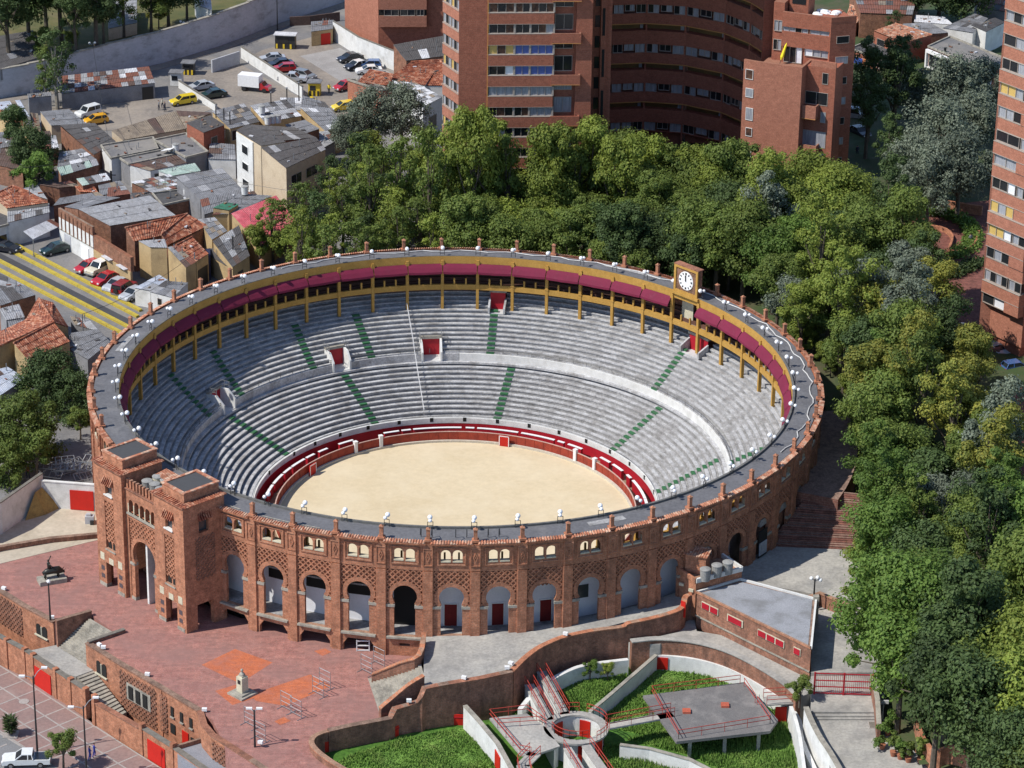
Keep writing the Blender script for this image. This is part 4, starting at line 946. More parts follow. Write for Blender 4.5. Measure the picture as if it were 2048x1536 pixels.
mk('street', MB().poly([(q.x, q.y, ZS+.02) for q in (rd if (rd[1]-rd[0]).cross(rd[2]-rd[1]).z > 0 else rd[::-1])]), mat('street_asphalt', (0.23, 0.23, 0.235), (0.2, 0.2, 0.2), .4), kind='structure')
for (a, b) in (((0, 1494), (14, 1488)), ((0, 1530), (22, 1517)), ((-5, 1464), (95, 1524))):
    a = U(*a, ZS+.03); b = U(*b, ZS+.03); mk('road_marking', MB().bar(a, b, .2, .02), LINE, kind='structure')
q = U(48, 1403, ZS); mk('manhole_cover', MB().lathe((q.x, q.y, ZS+.01), [(.55, 0), (.55, .03), (.42, .03)], 16), LINE, loc=q, label='round manhole cover with pale rim set in the street paving', cat='manhole')
# outer street wall with red garage doors
W3, w3 = wall('street_wall', 'brick street wall with red doors below the landing, at the left edge', [(-160, 1180), (-5, 1270), (50, 1299), (112, 1340), (172, 1379)], -3.75, ZS-.3, .45, BRICK, coping=COPM)
W4, w4 = wall('street_wall', 'lower brick street wall beside the descending flight of stairs', [(190, 1404), (282, 1457)], -4.4, ZS-.3, .45, BRICK, coping=BRICKD)
W5, w5 = wall('street_wall', 'brick street wall with a red door at the grey-roofed annex, bottom edge', [(285, 1455), (347, 1494), (420, 1545)], -4.0, ZS-.3, .45, BRICK, coping=COPM)
for T_, q in ((W3, w3[2]), (W3, w3[4]), (W4, w4[0]), (W5, w5[0]), (W5, w5[1]), (W3, w3[2].lerp(w3[3], .28)), (W3, w3[3]), (W3, w3[3].lerp(w3[4], .5)), (W3, w3[1].lerp(w3[2], .35))): mk('wall_pier', MB().box((q.x, q.y-.1, (-3.5+ZS)/2), (.5, .55, 3.6), ERZ), BRICK, T_)
panel_on(W3, w3[2].lerp(w3[3], .36), w3[2].lerp(w3[3], .88), ZS, ZS+2.3, .24, REDB, 'red_door')
panel_on(W5, w5[0].lerp(w5[1], .22), w5[0].lerp(w5[1], .78), ZS, ZS+2.3, .24, REDB, 'red_door')
AX = thing('annex_roof', 'low annex with flat grey roof between the plaza wall and street, bottom edge', 'building', U(400, 1530, ZS))
mk('flat_roof', MB().prism(P((350, 1497), (404, 1484), (462, 1530), (430, 1600), (380, 1560), z=-4.2), -7.2, -4.2), mat('annex_grey', (0.27, 0.28, 0.31), (0.22, 0.23, 0.26), .5), AX)
mk('parapet', MB().bar(U(350, 1496, -4.0), U(404, 1480, -4.0), .3, .5), BRICKD, AX)
# low wall between the plaza and the sandy yard, and the white yard walls
wall('boundary_wall', 'low dark red brick wall between plaza and pale sandy yard', [(-60, 1108), (0, 1094), (100, 1077), (197, 1068)], Z1+.5, -3, .4, BRICKD, coping=BRICKD)
wall('yard_wall', 'white plastered yard wall with dark coping, running down to the left edge', [(-60, 1032), (0, 1005), (83, 947)], 2.2, -2, .3, WHITE, coping=COPM)
YW, yw = wall('yard_wall', 'white wall with a big red gate beside the brick gatehouse', [(83, 962), (190, 970)], 1.6, -2, .3, WHITE, coping=WHITE)
panel_on(YW, yw[0].lerp(yw[1], .53), yw[0].lerp(yw[1], .97), -1.6, 0.85, .2, REDB, 'red_gate')
g = MB(); b0 = U(62, 1030, Z1); g.add([U(50, 1042, Z1), U(70, 985, 1.0), U(84, 975, 1.0), U(122, 1016, Z1), U(92, 1030, Z1)], [(0, 4, 3, 2, 1)])
g.add([(q[0], q[1]+.2, q[2]-.3) for q in g.v], [(4, 3, 2, 1, 0)]); mk('sand_heap', g, mat('yellow_sand', (0.42, 0.29, 0.10), (0.3, 0.2, 0.07), 1, (0.15, 0.11, 0.05), .8, .5, .7, .7), label='heap of yellow sand against the white corner of the yard', cat='sand heap')
# curved stair tower hole at the bottom
wall('curved_wall', 'curved brick parapet round the sunken grey ramp at the bottom edge', [(690, 1540), (660, 1522), (635, 1503), (623, 1487), (628, 1474), (645, 1466), (656, 1463)], Z1+.7, -4, .4, BRICKD, coping=BRICK, smooth=3)
# side walls of the flight between plaza and upper terrace
stairs('terrace_stairs', U(838, 1312, .8), U(850, 1356, .8), U(736, 1358, Z1), U(758, 1424, Z1), .8, Z1, 15, STONE, label='weathered stone stairs from the red plaza up to the concrete terrace')
wall('stair_wall', 'tan brick parapet curving from the ring down beside the terrace stairs', [(848, 1267), (838, 1311), (800, 1326), (744, 1349)], [1.9, 1.7, .9, -.8], -3, .4, BRICKD, coping=BRICK, smooth=3)
wall('stair_wall', 'curved brick wall on the near side of the terrace stairs', [(847, 1352), (820, 1368), (790, 1392), (760, 1417)], [1.8, 1.3, 0.2, -.7], -3, .4, BRICKD, coping=BRICK, smooth=3)
# ======================= bull pens =======================
ZP = -3.2
W6, w6 = wall('pen_wall', 'dark brick retaining wall between plaza terrace and the grassy pens', [(656, 1462), (700, 1452), (780, 1437), (784, 1428), (789, 1418), (815, 1411), (834, 1404), (842, 1392), (848, 1377), (882, 1370), (960, 1357), (1024, 1343)], [-.9, -.9, -.9, -.5, -.2, -.1, .1, .8, 1.4, 1.5, 1.6, 1.7], -4, .5, BRICKD, coping=BRICKD)
W7, w7 = wall('pen_wall', 'long curved brick parapet wall of the terrace above the pens', [(1024, 1342), (1048, 1318), (1074, 1298), (1100, 1285), (1129, 1274), (1184, 1262), (1244, 1254), (1256, 1247), (1300, 1238), (1349, 1224), (1366, 1212), (1371, 1194), (1391, 1187)], [1.7]*7+[2.0, 2.1, 2.3, 2.4, 2.7, 2.9], [-4]*7+[-1]*5, .45, BRICKD, coping=BRICK, smooth=3)
slab('pen_floor', [Vector((q.x, q.y, 0)) for q in w6[:1]+w6[2:]+w7[1:22]]+P((1400, 1338), (1520, 1396), (1600, 1420), (1660, 1560), (1660, 1800), (600, 1800), (600, 1530), z=ZP), -8.2, ZP, GRASS)
W8, w8 = wall('white_wall', 'white plaster base of the curved wall behind the round pens', [(1040, 1418), (1060, 1393), (1084, 1370), (1110, 1354), (1145, 1337), (1184, 1327), (1256, 1318)], -1.4, ZP-.5, .5, WHITE, smooth=3)
W9, w9 = wall('curved_wall', 'curved brick wall with grey coping between walkway and white pen wall, right', [(1262, 1283), (1311, 1278), (1359, 1280), (1404, 1287), (1449, 1300), (1490, 1318), (1536, 1344), (1573, 1369), (1597, 1392)], .3, ZP-.5, .6, BRICKD, coping=TERR, smooth=3)
W10, w10 = wall('white_wall', 'low white pen wall with red doors curving round the right-hand grass', [(1261, 1307), (1311, 1308), (1359, 1312), (1404, 1319), (1449, 1332), (1490, 1350), (1536, 1378), (1566, 1398), (1598, 1440), (1604, 1480), (1640, 1560)], -1.4, ZP-.5, .5, WHITE, smooth=3)
panel_on(W10, w10[3].lerp(w10[4], .0), w10[4].lerp(w10[5], .6), ZP+.2, -1.6, .28, REDB, 'red_door')
slab('pen_walkway', [Vector((q.x, q.y, 0)) for q in w9]+[U(1622, 1385, .1), U(1622, 1300, .1), U(1394, 1262, .1), U(1365, 1262, .1), U(1320, 1272, .1)], -8, .1, TERR)
slab('filled_bank', [Vector((q.x, q.y, 0)) for q in w7[21:]]+[U(1394, 1262, .1), U(1320, 1285, .1), U(1262, 1285, .1)], -8, -.1, TERR)
WW, ww = wall('white_wall', 'tall white curving wall with thin dark cable beside the alley, bottom right', [(1612, 1415), (1622, 1440), (1640, 1475), (1662, 1508), (1690, 1560), (1710, 1620)], 1.0, -4, .4, WHITE, coping=STONE, smooth=3)
wall('white_wall', 'inner white curved wall around the right corner of the pens', [(1582, 1412), (1592, 1440), (1600, 1475), (1605, 1510), (1612, 1560)], -.4, -4, .35, WHITE, smooth=3)
WPL, wpl = wall('white_wall', 'straight white wall with a red door crossing the left grass to the bottom edge', [(930, 1412), (960, 1445), (995, 1487), (1035, 1560)], [-.6, -.6, -.6, -.6], -4, .35, WHITE, coping=STONE)
panel_on(WPL, wpl[2].lerp(wpl[3], .0), wpl[2].lerp(wpl[3], .25), ZP, -1.2, .2, REDB, 'red_door')
WB, wb = wall('white_wall', 'thin grey-topped white wall dividing the two upper grass pens', [(1312, 1311), (1260, 1356), (1215, 1395), (1180, 1424)], -1.4, -4, .3, WHITE, coping=STONE)
wall('white_wall', 'long white wall at the bottom dividing the pens below the platform', [(1240, 1490), (1300, 1498), (1380, 1520), (1460, 1560)], -1.6, -4, .3, WHITE, coping=STONE)
HX = U(1152, 1458, -.9)
HUB = thing('pen_hub', 'round open hub of the bull pens with white walls and red doors', 'pen hub', (HX.x, HX.y, ZP))
def rg(c, r0, r1, z0, z1, a0=0, a1=2*pi, n=32):
    g = MB(); vs = []; fs = []
    for k in range(n+1):
        a = a0+(a1-a0)*k/n
        for r, z in ((r0, z0), (r0, z1), (r1, z1), (r1, z0)): vs.append((c[0]+r*cos(a), c[1]+r*sin(a), z))
    for k in range(n):
        for q in range(4): fs.append((k*4+q, k*4+4+q, k*4+4+(q+1) % 4, k*4+(q+1) % 4))
    return g.add(vs, fs)
mk('hub_wall', rg(HX, 2.5, 2.75, ZP-.3, -.9), WHITE, HUB); mk('hub_walkway', rg(HX, 2.42, 3.25, -.9, -.7), TERR, HUB)
for a in (1.15, 2.35, -.35, 3.6, 4.6): mk('red_door', rg(HX, 2.42, 2.5, ZP+.1, -1.25, a-.24, a+.24, 4), REDB, HUB)
for a in (.2, -.6, -1.3): mk('red_door', rg(HX, 2.75, 2.84, ZP+.1, -1.25, a-.22, a+.22, 4), REDB, HUB)
RAILM = plain('railing_red', (0.42, 0.05, 0.035), 0.5)
def railing(T, pts, h=1.0, sp=2.0):
    g = MB()
    for a, b in zip(pts[:-1], pts[1:]):
        for z in (h*.55, h): g.bar(a+Vector((0, 0, z)), b+Vector((0, 0, z)), .055)
        n = max(1, int((b-a).length/sp))
        for k in range(n+1): q = a.lerp(b, k/n); g.bar(q, q+Vector((0, 0, h)), .05)
    return mk('railing', g, RAILM, T)
def circpts(r, z, a0, a1, n): return [Vector((HX.x+r*cos(a0+(a1-a0)*k/n), HX.y+r*sin(a0+(a1-a0)*k/n), z)) for k in range(n+1)]
railing(HUB, circpts(3.2, -.7, .25, 1.2, 4), sp=1.2); railing(HUB, circpts(3.2, -.7, 1.45, 2.0, 3), sp=1.2); railing(HUB, circpts(2.5, -.7, 3.4, 5.2, 7), sp=1.2); railing(HUB, circpts(3.2, -.7, -.9, -.2, 4), sp=1.2)
def catwalk(nm, label, pts, w, z, white=True, rails=(1, -1)):
    T = thing(nm, label, 'walkway', (pts[0].x, pts[0].y, ZP))
    for a, b in zip(pts[:-1], pts[1:]):
        d = (b-a).normalized(); n = Vector((-d.y, d.x, 0)); 
        mk('deck', MB().prism([a-n*w/2, b-n*w/2, b+n*w/2, a+n*w/2], z-.15, z), TERR, T)
        mk('white_wall', MB().prism([a-n*w*.42, b-n*w*.42, b+n*w*.42, a+n*w*.42], ZP-.3, z-.15), WHITE, T) if white else None
    for s in rails:
        pp_ = []
        for i, q in enumerate(pts):
            d = (pts[min(i+1, len(pts)-1)]-pts[max(i-1, 0)]).normalized(); n = Vector((-d.y, d.x, 0)); q2 = q+n*(w/2-.06)*s; q2.z = z; pp_.append(q2)
        railing(T, pp_)
    return T
zc = -.7
catwalk('catwalk', 'narrow catwalk with red rails on a white wall, upper left of the hub', [U(1098, 1440, zc), U(1058, 1368, zc)], 1.0, zc)
catwalk('catwalk', 'narrow catwalk with red rails from the hub up to the curved wall', [U(1130, 1428, zc), U(1082, 1342, zc)], 1.0, zc)
catwalk('catwalk', 'catwalk with red rails linking the hub and the concrete platform', [U(1215, 1452, zc), U(1345, 1428, zc)], 1.1, zc, False)
DKT = thing('pen_deck', 'grey concrete deck with red rails left of the round hub', 'deck', U(1050, 1465, ZP)); dq = P((979, 1436), (1054, 1427), (1092, 1455), (1120, 1492), (1062, 1512), (1040, 1508), (1012, 1475), z=zc)
mk('deck_slab', MB().prism(dq, zc-.22, zc, bottom=True), MATS['terrace_concrete'], DKT)
railing(DKT, [dq[6], dq[0], dq[1]], 1.0, 1.6); railing(DKT, [dq[4], dq[5], dq[6]], 1.0, 1.6); railing(DKT, [dq[1], dq[2]], 1.0, 1.6); railing(DKT, [dq[0].lerp(dq[6], .5), dq[2].lerp(dq[1], .2)], 1.0, 1.6)
mk('white_wall', MB().prism([dq[2].lerp(dq[3], .1), dq[3].lerp(dq[2], .1), dq[3].lerp(dq[4], .2), dq[2].lerp(dq[4], .1)], ZP-.3, zc-.22), WHITE, DKT)
catwalk('catwalk', 'bent grey ramp with red rails from the left deck to the bottom edge', [U(1070, 1506, zc), U(1046, 1530, zc), U(1056, 1575, zc)], 1.3, zc, False)
panel_on(W10, U(1549, 1446, ZP), U(1572, 1446, ZP), ZP, -1.3, 0, REDB, 'red_door')
catwalk('catwalk', 'left catwalk on a white wall leading from the hub to the bottom edge', [U(1135, 1495, zc), U(1175, 1560, zc)], .9, zc, rails=(-1,))
catwalk('catwalk', 'right catwalk on a white wall leading from the hub to the bottom edge', [U(1172, 1490, zc), U(1225, 1565, zc)], .9, zc, rails=(1,))
PT = thing('pen_platform', 'large grey concrete platform on columns with red railings above the pens', 'platform', U(1420, 1430, ZP))
dk = P((1286, 1391), (1489, 1364), (1556, 1440), (1540, 1462), (1353, 1483), z=-.7)
mk('platform_slab', MB().prism(dk, -1.0, -.7, bottom=True), mat('platform_concrete', (0.19, 0.18, 0.175), (0.15, 0.145, 0.145), .4, (0.34, .32, .3), .3, .5, .7, .5), PT)
for q in ((1302, 1400), (1380, 1478), (1450, 1470), (1518, 1462), (1470, 1375), (1400, 1430)):
    v = U(*q, -.9); mk('column', MB().box((v.x, v.y, (ZP-1)/2), (.35, .35, -ZP-.8+.0)), STONE, PT)
for q in ((1373, 1424), (1450, 1412)):
    v = U(*q, -.7); mk('roof_hatch', MB().box((v.x, v.y, -.6), (.8, .8, .25)), mat('hatch_red', (.5, .12, .07), (.4, .1, .06), 2) if q[0] < 1400 else MATS['hatch_red'], PT)
for seq in [((1303, 1381), (1480, 1359)), ((1303, 1381), (1325, 1420)), ((1333, 1428), (1357, 1470)), ((1357, 1470), (1540, 1440)), ((1488, 1365), (1510, 1398)), ((1514, 1402), (1540, 1440))]:
    a_, b_ = [U(x, y+8, -.7) for x, y in seq]; railing(PT, [a_, b_], 1.0, 2.2)
catwalk('catwalk', 'short grey footbridge with red rails from platform to the right-hand wall', [U(1530, 1402, zc), U(1590, 1398, zc)], 1.6, zc, False)
# rough grass in the pens
def tufts(nm, polypx, z, n, h, m, label):
    pg_ = [U(x, y, z) for x, y in polypx]; xs = [q.x for q in pg_]; ys = [q.y for q in pg_]; g = MB(); R_ = random.Random(5)
    def inside(x, y):
        c = False
        for i in range(len(pg_)):
            a, b = pg_[i], pg_[i-1]
            if (a.y > y) != (b.y > y) and x < (b.x-a.x)*(y-a.y)/(b.y-a.y)+a.x: c = not c
        return c
    k = 0
    while k < n:
        x = R_.uniform(min(xs), max(xs)); y = R_.uniform(min(ys), max(ys))
        if not inside(x, y): continue
        k += 1; hh = h*R_.uniform(.4, 1.3)*(1+.5*sin(x*.9)*cos(y*1.1)); a = R_.uniform(0, pi); wv = R_.uniform(.05, .12)
        for j in range(2):
            aa = a+j*1.4; lx, ly = R_.uniform(-.2, .2), R_.uniform(-.2, .2)
            g.add([(x-wv*cos(aa), y-wv*sin(aa), z), (x+wv*cos(aa), y+wv*sin(aa), z), (x+lx, y+ly, z+hh)], [(0, 1, 2)])
    q = MB().poly([(v.x, v.y, z+.02) for v in (pg_ if sum((pg_[i].x*pg_[(i+1) % len(pg_)].y-pg_[(i+1) % len(pg_)].x*pg_[i].y) for i in range(len(pg_))) > 0 else pg_[::-1])])
    g2 = MB().prism([(v.x, v.y) for v in pg_], z-.05, z+.03); g.add(g2.v, g2.f)
    return mk(nm, g, m, kind='stuff', label=label, cat='grass')
BLADE = mat('grass_blades', (0.19, 0.33, 0.06), (0.13, 0.25, 0.045), 0.5, (0.28, 0.31, 0.10), 0.35, 0.5, 0.75, 0.6, fine=6, famt=0.4, bmp=0)
tufts('grass', [(660, 1530), (720, 1505), (800, 1480), (880, 1465), (935, 1455), (975, 1500), (1000, 1560), (1020, 1620), (600, 1620)], ZP, 15000, .28, BLADE, 'bright rough grass in the left pen at the bottom edge')
tufts('grass', [(1085, 1400), (1120, 1350), (1200, 1335), (1282, 1325), (1225, 1378), (1175, 1418), (1130, 1425)], ZP, 8000, .3, BLADE, 'green grass in the pen above the round hub')
tufts('grass', [(1300, 1332), (1340, 1330), (1449, 1362), (1500, 1390), (1530, 1400), (1400, 1440), (1330, 1480), (1240, 1460), (1205, 1428)], ZP, 11000, .28, BLADE, 'green grass in the pen behind the concrete platform')
tufts('grass', [(1255, 1480), (1340, 1460), (1560, 1420), (1596, 1470), (1605, 1560), (1480, 1560), (1380, 1512)], ZP, 9000, .45, BLADE, 'tall weeds under and in front of the concrete platform')
tufts('grass', [(1190, 1495), (1240, 1495), (1330, 1515), (1430, 1550), (1480, 1600), (1230, 1600)], ZP, 6000, .45, BLADE, 'weeds in the pen at the bottom edge right of the catwalks')
tufts('grass', [(1040, 1428), (1060, 1410), (1080, 1430), (1070, 1450), (1020, 1445)], ZP, 1400, .4, BLADE, 'small patch of grass left of the narrow catwalks')
for (x, y, a, l) in [(672, 1490, .12, 'low red board at the left end of the left pen'), (802, 1458, .5, 'red board standing against the dark wall of the left pen'), (922, 1440, -.35, 'red board in the corner beside the straight white wall')]:
    q = U(x, y+10, ZP); T = thing('red_board', l, 'board', q, 'red boards in the pen', a+.3); mk('board', MB().box((0, 0, .6), (1.7 if x > 700 else 2.4, .12, 1.2)), REDB, T, world=False); mk('board_batten', MB().box((0, -.08, .9), (1.6, .05, .1)), RED, T, world=False)
# annex building on the right of the pens
AN = thing('annex_building', 'long brick annex with flat grey roof and small red windows beside the alley', 'building', U(1500, 1260, .1))
rf = P((1394, 1186), (1622, 1298), (1632, 1200), (1480, 1160), z=3.6)
mk('annex_wall', MB().prism(rf, -.5, 3.6), BRICKD, AN)
inn_ = [rf[0].lerp(rf[2], .03), rf[1].lerp(rf[3], .04), rf[2].lerp(rf[0], .03), rf[3].lerp(rf[1], .04)]
mk('flat_roof', MB().prism(inn_, 3.6, 3.64), mat('annex_roof_grey', (0.33, 0.34, 0.37), (0.26, 0.27, 0.29), .3, (.16, .16, .16), .3, .5, .7, .7), AN)
for a_, b_ in zip(rf, rf[1:]+rf[:1]): mk('parapet', MB().bar(a_+Vector((0, 0, .1)), b_+Vector((0, 0, .1)), .22, .24), BRICK if b_ is rf[1] else WHITE, AN)
for f0, f1 in ((.05, .2), (.28, .42), (.55, .78), (.86, .92)):
    a_, b_ = rf[0].lerp(rf[1], f0), rf[0].lerp(rf[1], f1)
    wv_ = panel_on(AN, a_, b_, 2.2, 3.0, .03, SILL, 'window_frame'); k_ = max(1, int((b_-a_).length/1.2))
    for j in range(k_): mk_ = panel_on(AN, a_.lerp(b_, (j+.08)/k_), a_.lerp(b_, (j+.92)/k_), 2.28, 2.92, .13, RED, 'red_shutter', .04)
a_, b_ = rf[0].lerp(rf[1], .0), rf[1]; panel_on(AN, a_, b_, .9, 1.05, .02, STONE, 'string_course', .1)
mk('corner_pillar', MB().box((rf[2].x, rf[2].y, 1.8), (.6, .6, 4.6)), STONE, AN)
BK = thing('tank_block', 'small brick block with parapet carrying tanks, attached between ring and annex', 'building', U(1420, 1190, 1.7))
bb = P((1354, 1141), (1440, 1112), (1484, 1142), (1392, 1166), z=4.6)
mk('block_wall', MB().prism(bb, .5, 4.6), BRICK, BK)
for a_, b_ in zip(bb, bb[1:]+bb[:1]): mk('parapet', MB().bar(a_+Vector((0, 0, .25)), b_+Vector((0, 0, .25)), .25, .5), WHITE if b_ is bb[2] or b_ is bb[3] else BRICK, BK)
panel_on(BK, U(1366, 1214, 2.2), U(1375, 1218, 2.2), 1.3, 3.1, .3, REDB, 'red_door')
for (x, y) in ((1363, 1168), (1382, 1180)): v = U(x, y, 3.6); mk('vent_window', MB().box((v.x, v.y-.05, 3.6), (.55, .2, .3), -.5), SILL, BK)
hq = U(1395, 1143, 4.7)
mk('roof_hut', MB().box((hq.x, hq.y+.3, 5.7), (2.2, 1.6, 2.1), -.35), BRICK, BK)
g = MB(); 
for k in range(10): g.bar((-1.25+k*.27, -1.0, 6.8), (-1.25+k*.27, 1.0, 7.0), .2, .1)
g.xf(Matrix.Translation((hq.x, hq.y+.3, 0)) @ Matrix.Rotation(-.35, 4, 'Z')); mk('roof_tiles', g, CLAYP, BK)
for (x, y, l) in ((1410, 1160, 'grey cement water tank on the brick block, nearest the tiled hut'), (1433, 1152, 'grey cement water tank on the brick block, middle of three'), (1455, 1146, 'grey cement water tank on the brick block, rightmost of three')):
    v = U(x, y, 4.75); tank(v, .6, 1.25, l, 'tanks on the brick block by the annex')
# stepped low brick wall at the yard corner
wall('low_wall', 'low zigzag brick wall at the end of the yard beside the alley', [(1588, 1205), (1640, 1187), (1700, 1212)], 2.3, .5, .35, BRICKD, coping=BRICK)
AWL, awl = wall('garden_wall', 'brick wall along the right side of the alley behind the gate', [(1746, 1350), (1755, 1400), (1758, 1452)], [2.4, 2.2, 1.6], -.5, .35, BRICKD, coping=STONE)
q = U(1770, 1404, 1.5); SG = thing('wall_sign', 'small white sign board behind the garden wall', 'sign', q); mk('sign_board', MB().box((q.x, q.y, q.z), (.75, .08, .4)), WHITEC, SG); mk('sign_post', MB().box((q.x, q.y+.1, q.z-1), (.08, .08, 2)), BLACK, SG)
q = U(1746, 1448, .15); T = thing('drain_grate', 'square pale framed grate in the alley floor by the garden wall', 'grate', q); mk('grate_frame', MB().box((q.x, q.y, .02), (.9, 1.3, .06)), LINE, T); mk('grate_bars', MB().box((q.x, q.y, .06), (.7, 1.1, .05)), COPM, T)
# ======================= apartment towers =======================
GLD = plain('window_glass_dark', (0.02, 0.022, 0.025), 0.08)
CURT = mat('window_curtain', (0.42, 0.43, 0.46), (0.22, 0.23, 0.26), 1.6, rough=0.35, spec=.5, stretch=(6, 6, .3), bmp=0)
CURB = plain('window_blind_blue', (0.09, 0.13, 0.36), 0.3)
CURY = plain('window_blind_yellow', (0.55, 0.38, 0.12), 0.4)
CURW = plain('window_blind_white', (0.75, 0.76, 0.8), 0.3)
CURO = mat('window_room_brown', (0.16, 0.08, 0.05), (0.04, 0.03, 0.03), 2.0, rough=.3, bmp=0)
FRM = plain('window_frame_pale', (0.36, 0.31, 0.27), 0.5)
FRMW = plain('window_frame_white', (0.72, 0.72, 0.7), 0.5)
OLIN = plain('ochre_slab_edge', (0.50, 0.24, 0.07), 0.7)
class Face:
    def __init__(s, A, B):
        s.A = Vector((A.x, A.y, 0)); s.B = Vector((B.x, B.y, 0)); s.u = (s.B-s.A).normalized(); s.L = (s.B-s.A).length
        s.n = Vector((s.u.y, -s.u.x, 0))
        if s.n.dot(Vector((CX, CY, 0))-s.A) < 0: s.n = -s.n
    def hit(s, px, py):
        d = FWD+R2*((px-1024)/CF)-U2*((py-768)/CF); t = (s.A-Vector((CX, CY, CZ))).dot(s.n)/d.dot(s.n)
        q = Vector((CX, CY, CZ))+d*t; return (q-s.A).dot(s.u), q.z
    def pt(s, a, z, o=0): return s.A+s.u*a+s.n*o+Vector((0, 0, z))
    def rect(s, px0, py0, px1, py1):
        a, z = s.hit(px0, py0); b, y = s.hit(px1, py1); return (min(a, b), max(a, b), min(z, y), max(z, y))
    def conv(s, mb, o=0): return MB().add([tuple(s.pt(q[0], q[2], q[1]+o)) for q in mb.v], mb.f)
    def wall(s, par, outer, holes, m, th=.4, nm='wall'): return mk(nm, s.conv(MB().plate(outer, holes, -th, 0)), m, par)
    def box(s, par, a0, a1, z0, z1, o0, o1, m, nm='slab'):
        vs = [tuple(s.pt(a, z, o)) for z in (z0, z1) for a, o in ((a0, o0), (a1, o0), (a1, o1), (a0, o1))]
        f = [(3, 2, 1, 0), (4, 5, 6, 7), (0, 1, 5, 4), (1, 2, 6, 5), (2, 3, 7, 6), (3, 0, 4, 7)]
        return mk(nm, MB().add(vs, f), m, par)
    def window(s, par, a0, a1, z0, z1, n=2, glass=None, frame=None, o=0, depth=.22, rnd=random):
        g = MB(); t = .06; fr = frame or FRM; fb = lambda x0, x1, y0, y1: g.add([tuple(s.pt(a, z, oo)) for z in (y0, y1) for a, oo in ((x0, o-.1), (x1, o-.1), (x1, o+.02), (x0, o+.02))], [(3, 2, 1, 0), (4, 5, 6, 7), (0, 1, 5, 4), (1, 2, 6, 5), (2, 3, 7, 6), (3, 0, 4, 7)])
        fb(a0, a1, z0, z0+t*1.4); fb(a0, a1, z1-t, z1); fb(a0, a0+t, z0+t*1.4, z1-t); fb(a1-t, a1, z0+t*1.4, z1-t)
        for k in range(1, n): c = a0+(a1-a0)*k/n; fb(c-t*.5, c+t*.5, z0+t*1.4, z1-t)
        w_ = mk('window', g, fr, par)
        for k in range(n):
            c0 = a0+(a1-a0)*k/n; c1 = a0+(a1-a0)*(k+1)/n
            m = glass if glass is not None and not isinstance(glass, (list, tuple)) else (glass[k % len(glass)] if glass else rnd.choice([GLD, GLD, CURT, CURT, CURO]))
            s.box(w_, c0+.02, c1-.02, z0+.03, z1-.03, *((o-.16-depth*.1, o-.07-depth*.1) if o < 0 or o > .3 else (-.02, o+.005)), m, 'pane')
        return w_
rw = random.Random(11)
def rlist(k): return [(a[0], b) for a, b in k]
# ---- left tower ----
T1Y = 82.0
c1 = UY(917, 300, T1Y); c2 = UY(1182, 300, T1Y+1.0)
F1 = Face(Vector((c1.x, c1.y, 0)), Vector((c2.x, c2.y, 0)))
FLR = 3.02
T1 = thing('apartment_tower', 'tall red brick apartment tower with balconies behind the trees, left one', 'apartment tower', (c1.x+6, c1.y+4, -1))
def sx(px, py=200): return F1.hit(px, py)[0]
ztop0 = F1.hit(1040, 6)[1]; NFL = 12; ZB, ZT = -1.0, 105.0
a0, a1, a2, a3, a4 = sx(917), sx(975), sx(1105), sx(1150), sx(1182)
F1.box(T1, a0, a1, ZB, ZT, -24, 0, BRICKT, 'wall')  # unseen rear of these walls lengthened so the tower shades the curved block
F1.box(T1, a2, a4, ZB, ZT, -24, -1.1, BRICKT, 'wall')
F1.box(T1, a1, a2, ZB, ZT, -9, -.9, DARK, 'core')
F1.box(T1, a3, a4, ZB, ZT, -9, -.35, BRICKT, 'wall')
F1.box(T1, a1-.12, a1+.03, ZB, ZT, -.8, .06, OLIN, 'corner_strip')
blue = {2: [(1, CURB), (2, CURB)], 3: [(1, CURB), (2, CURB)]}
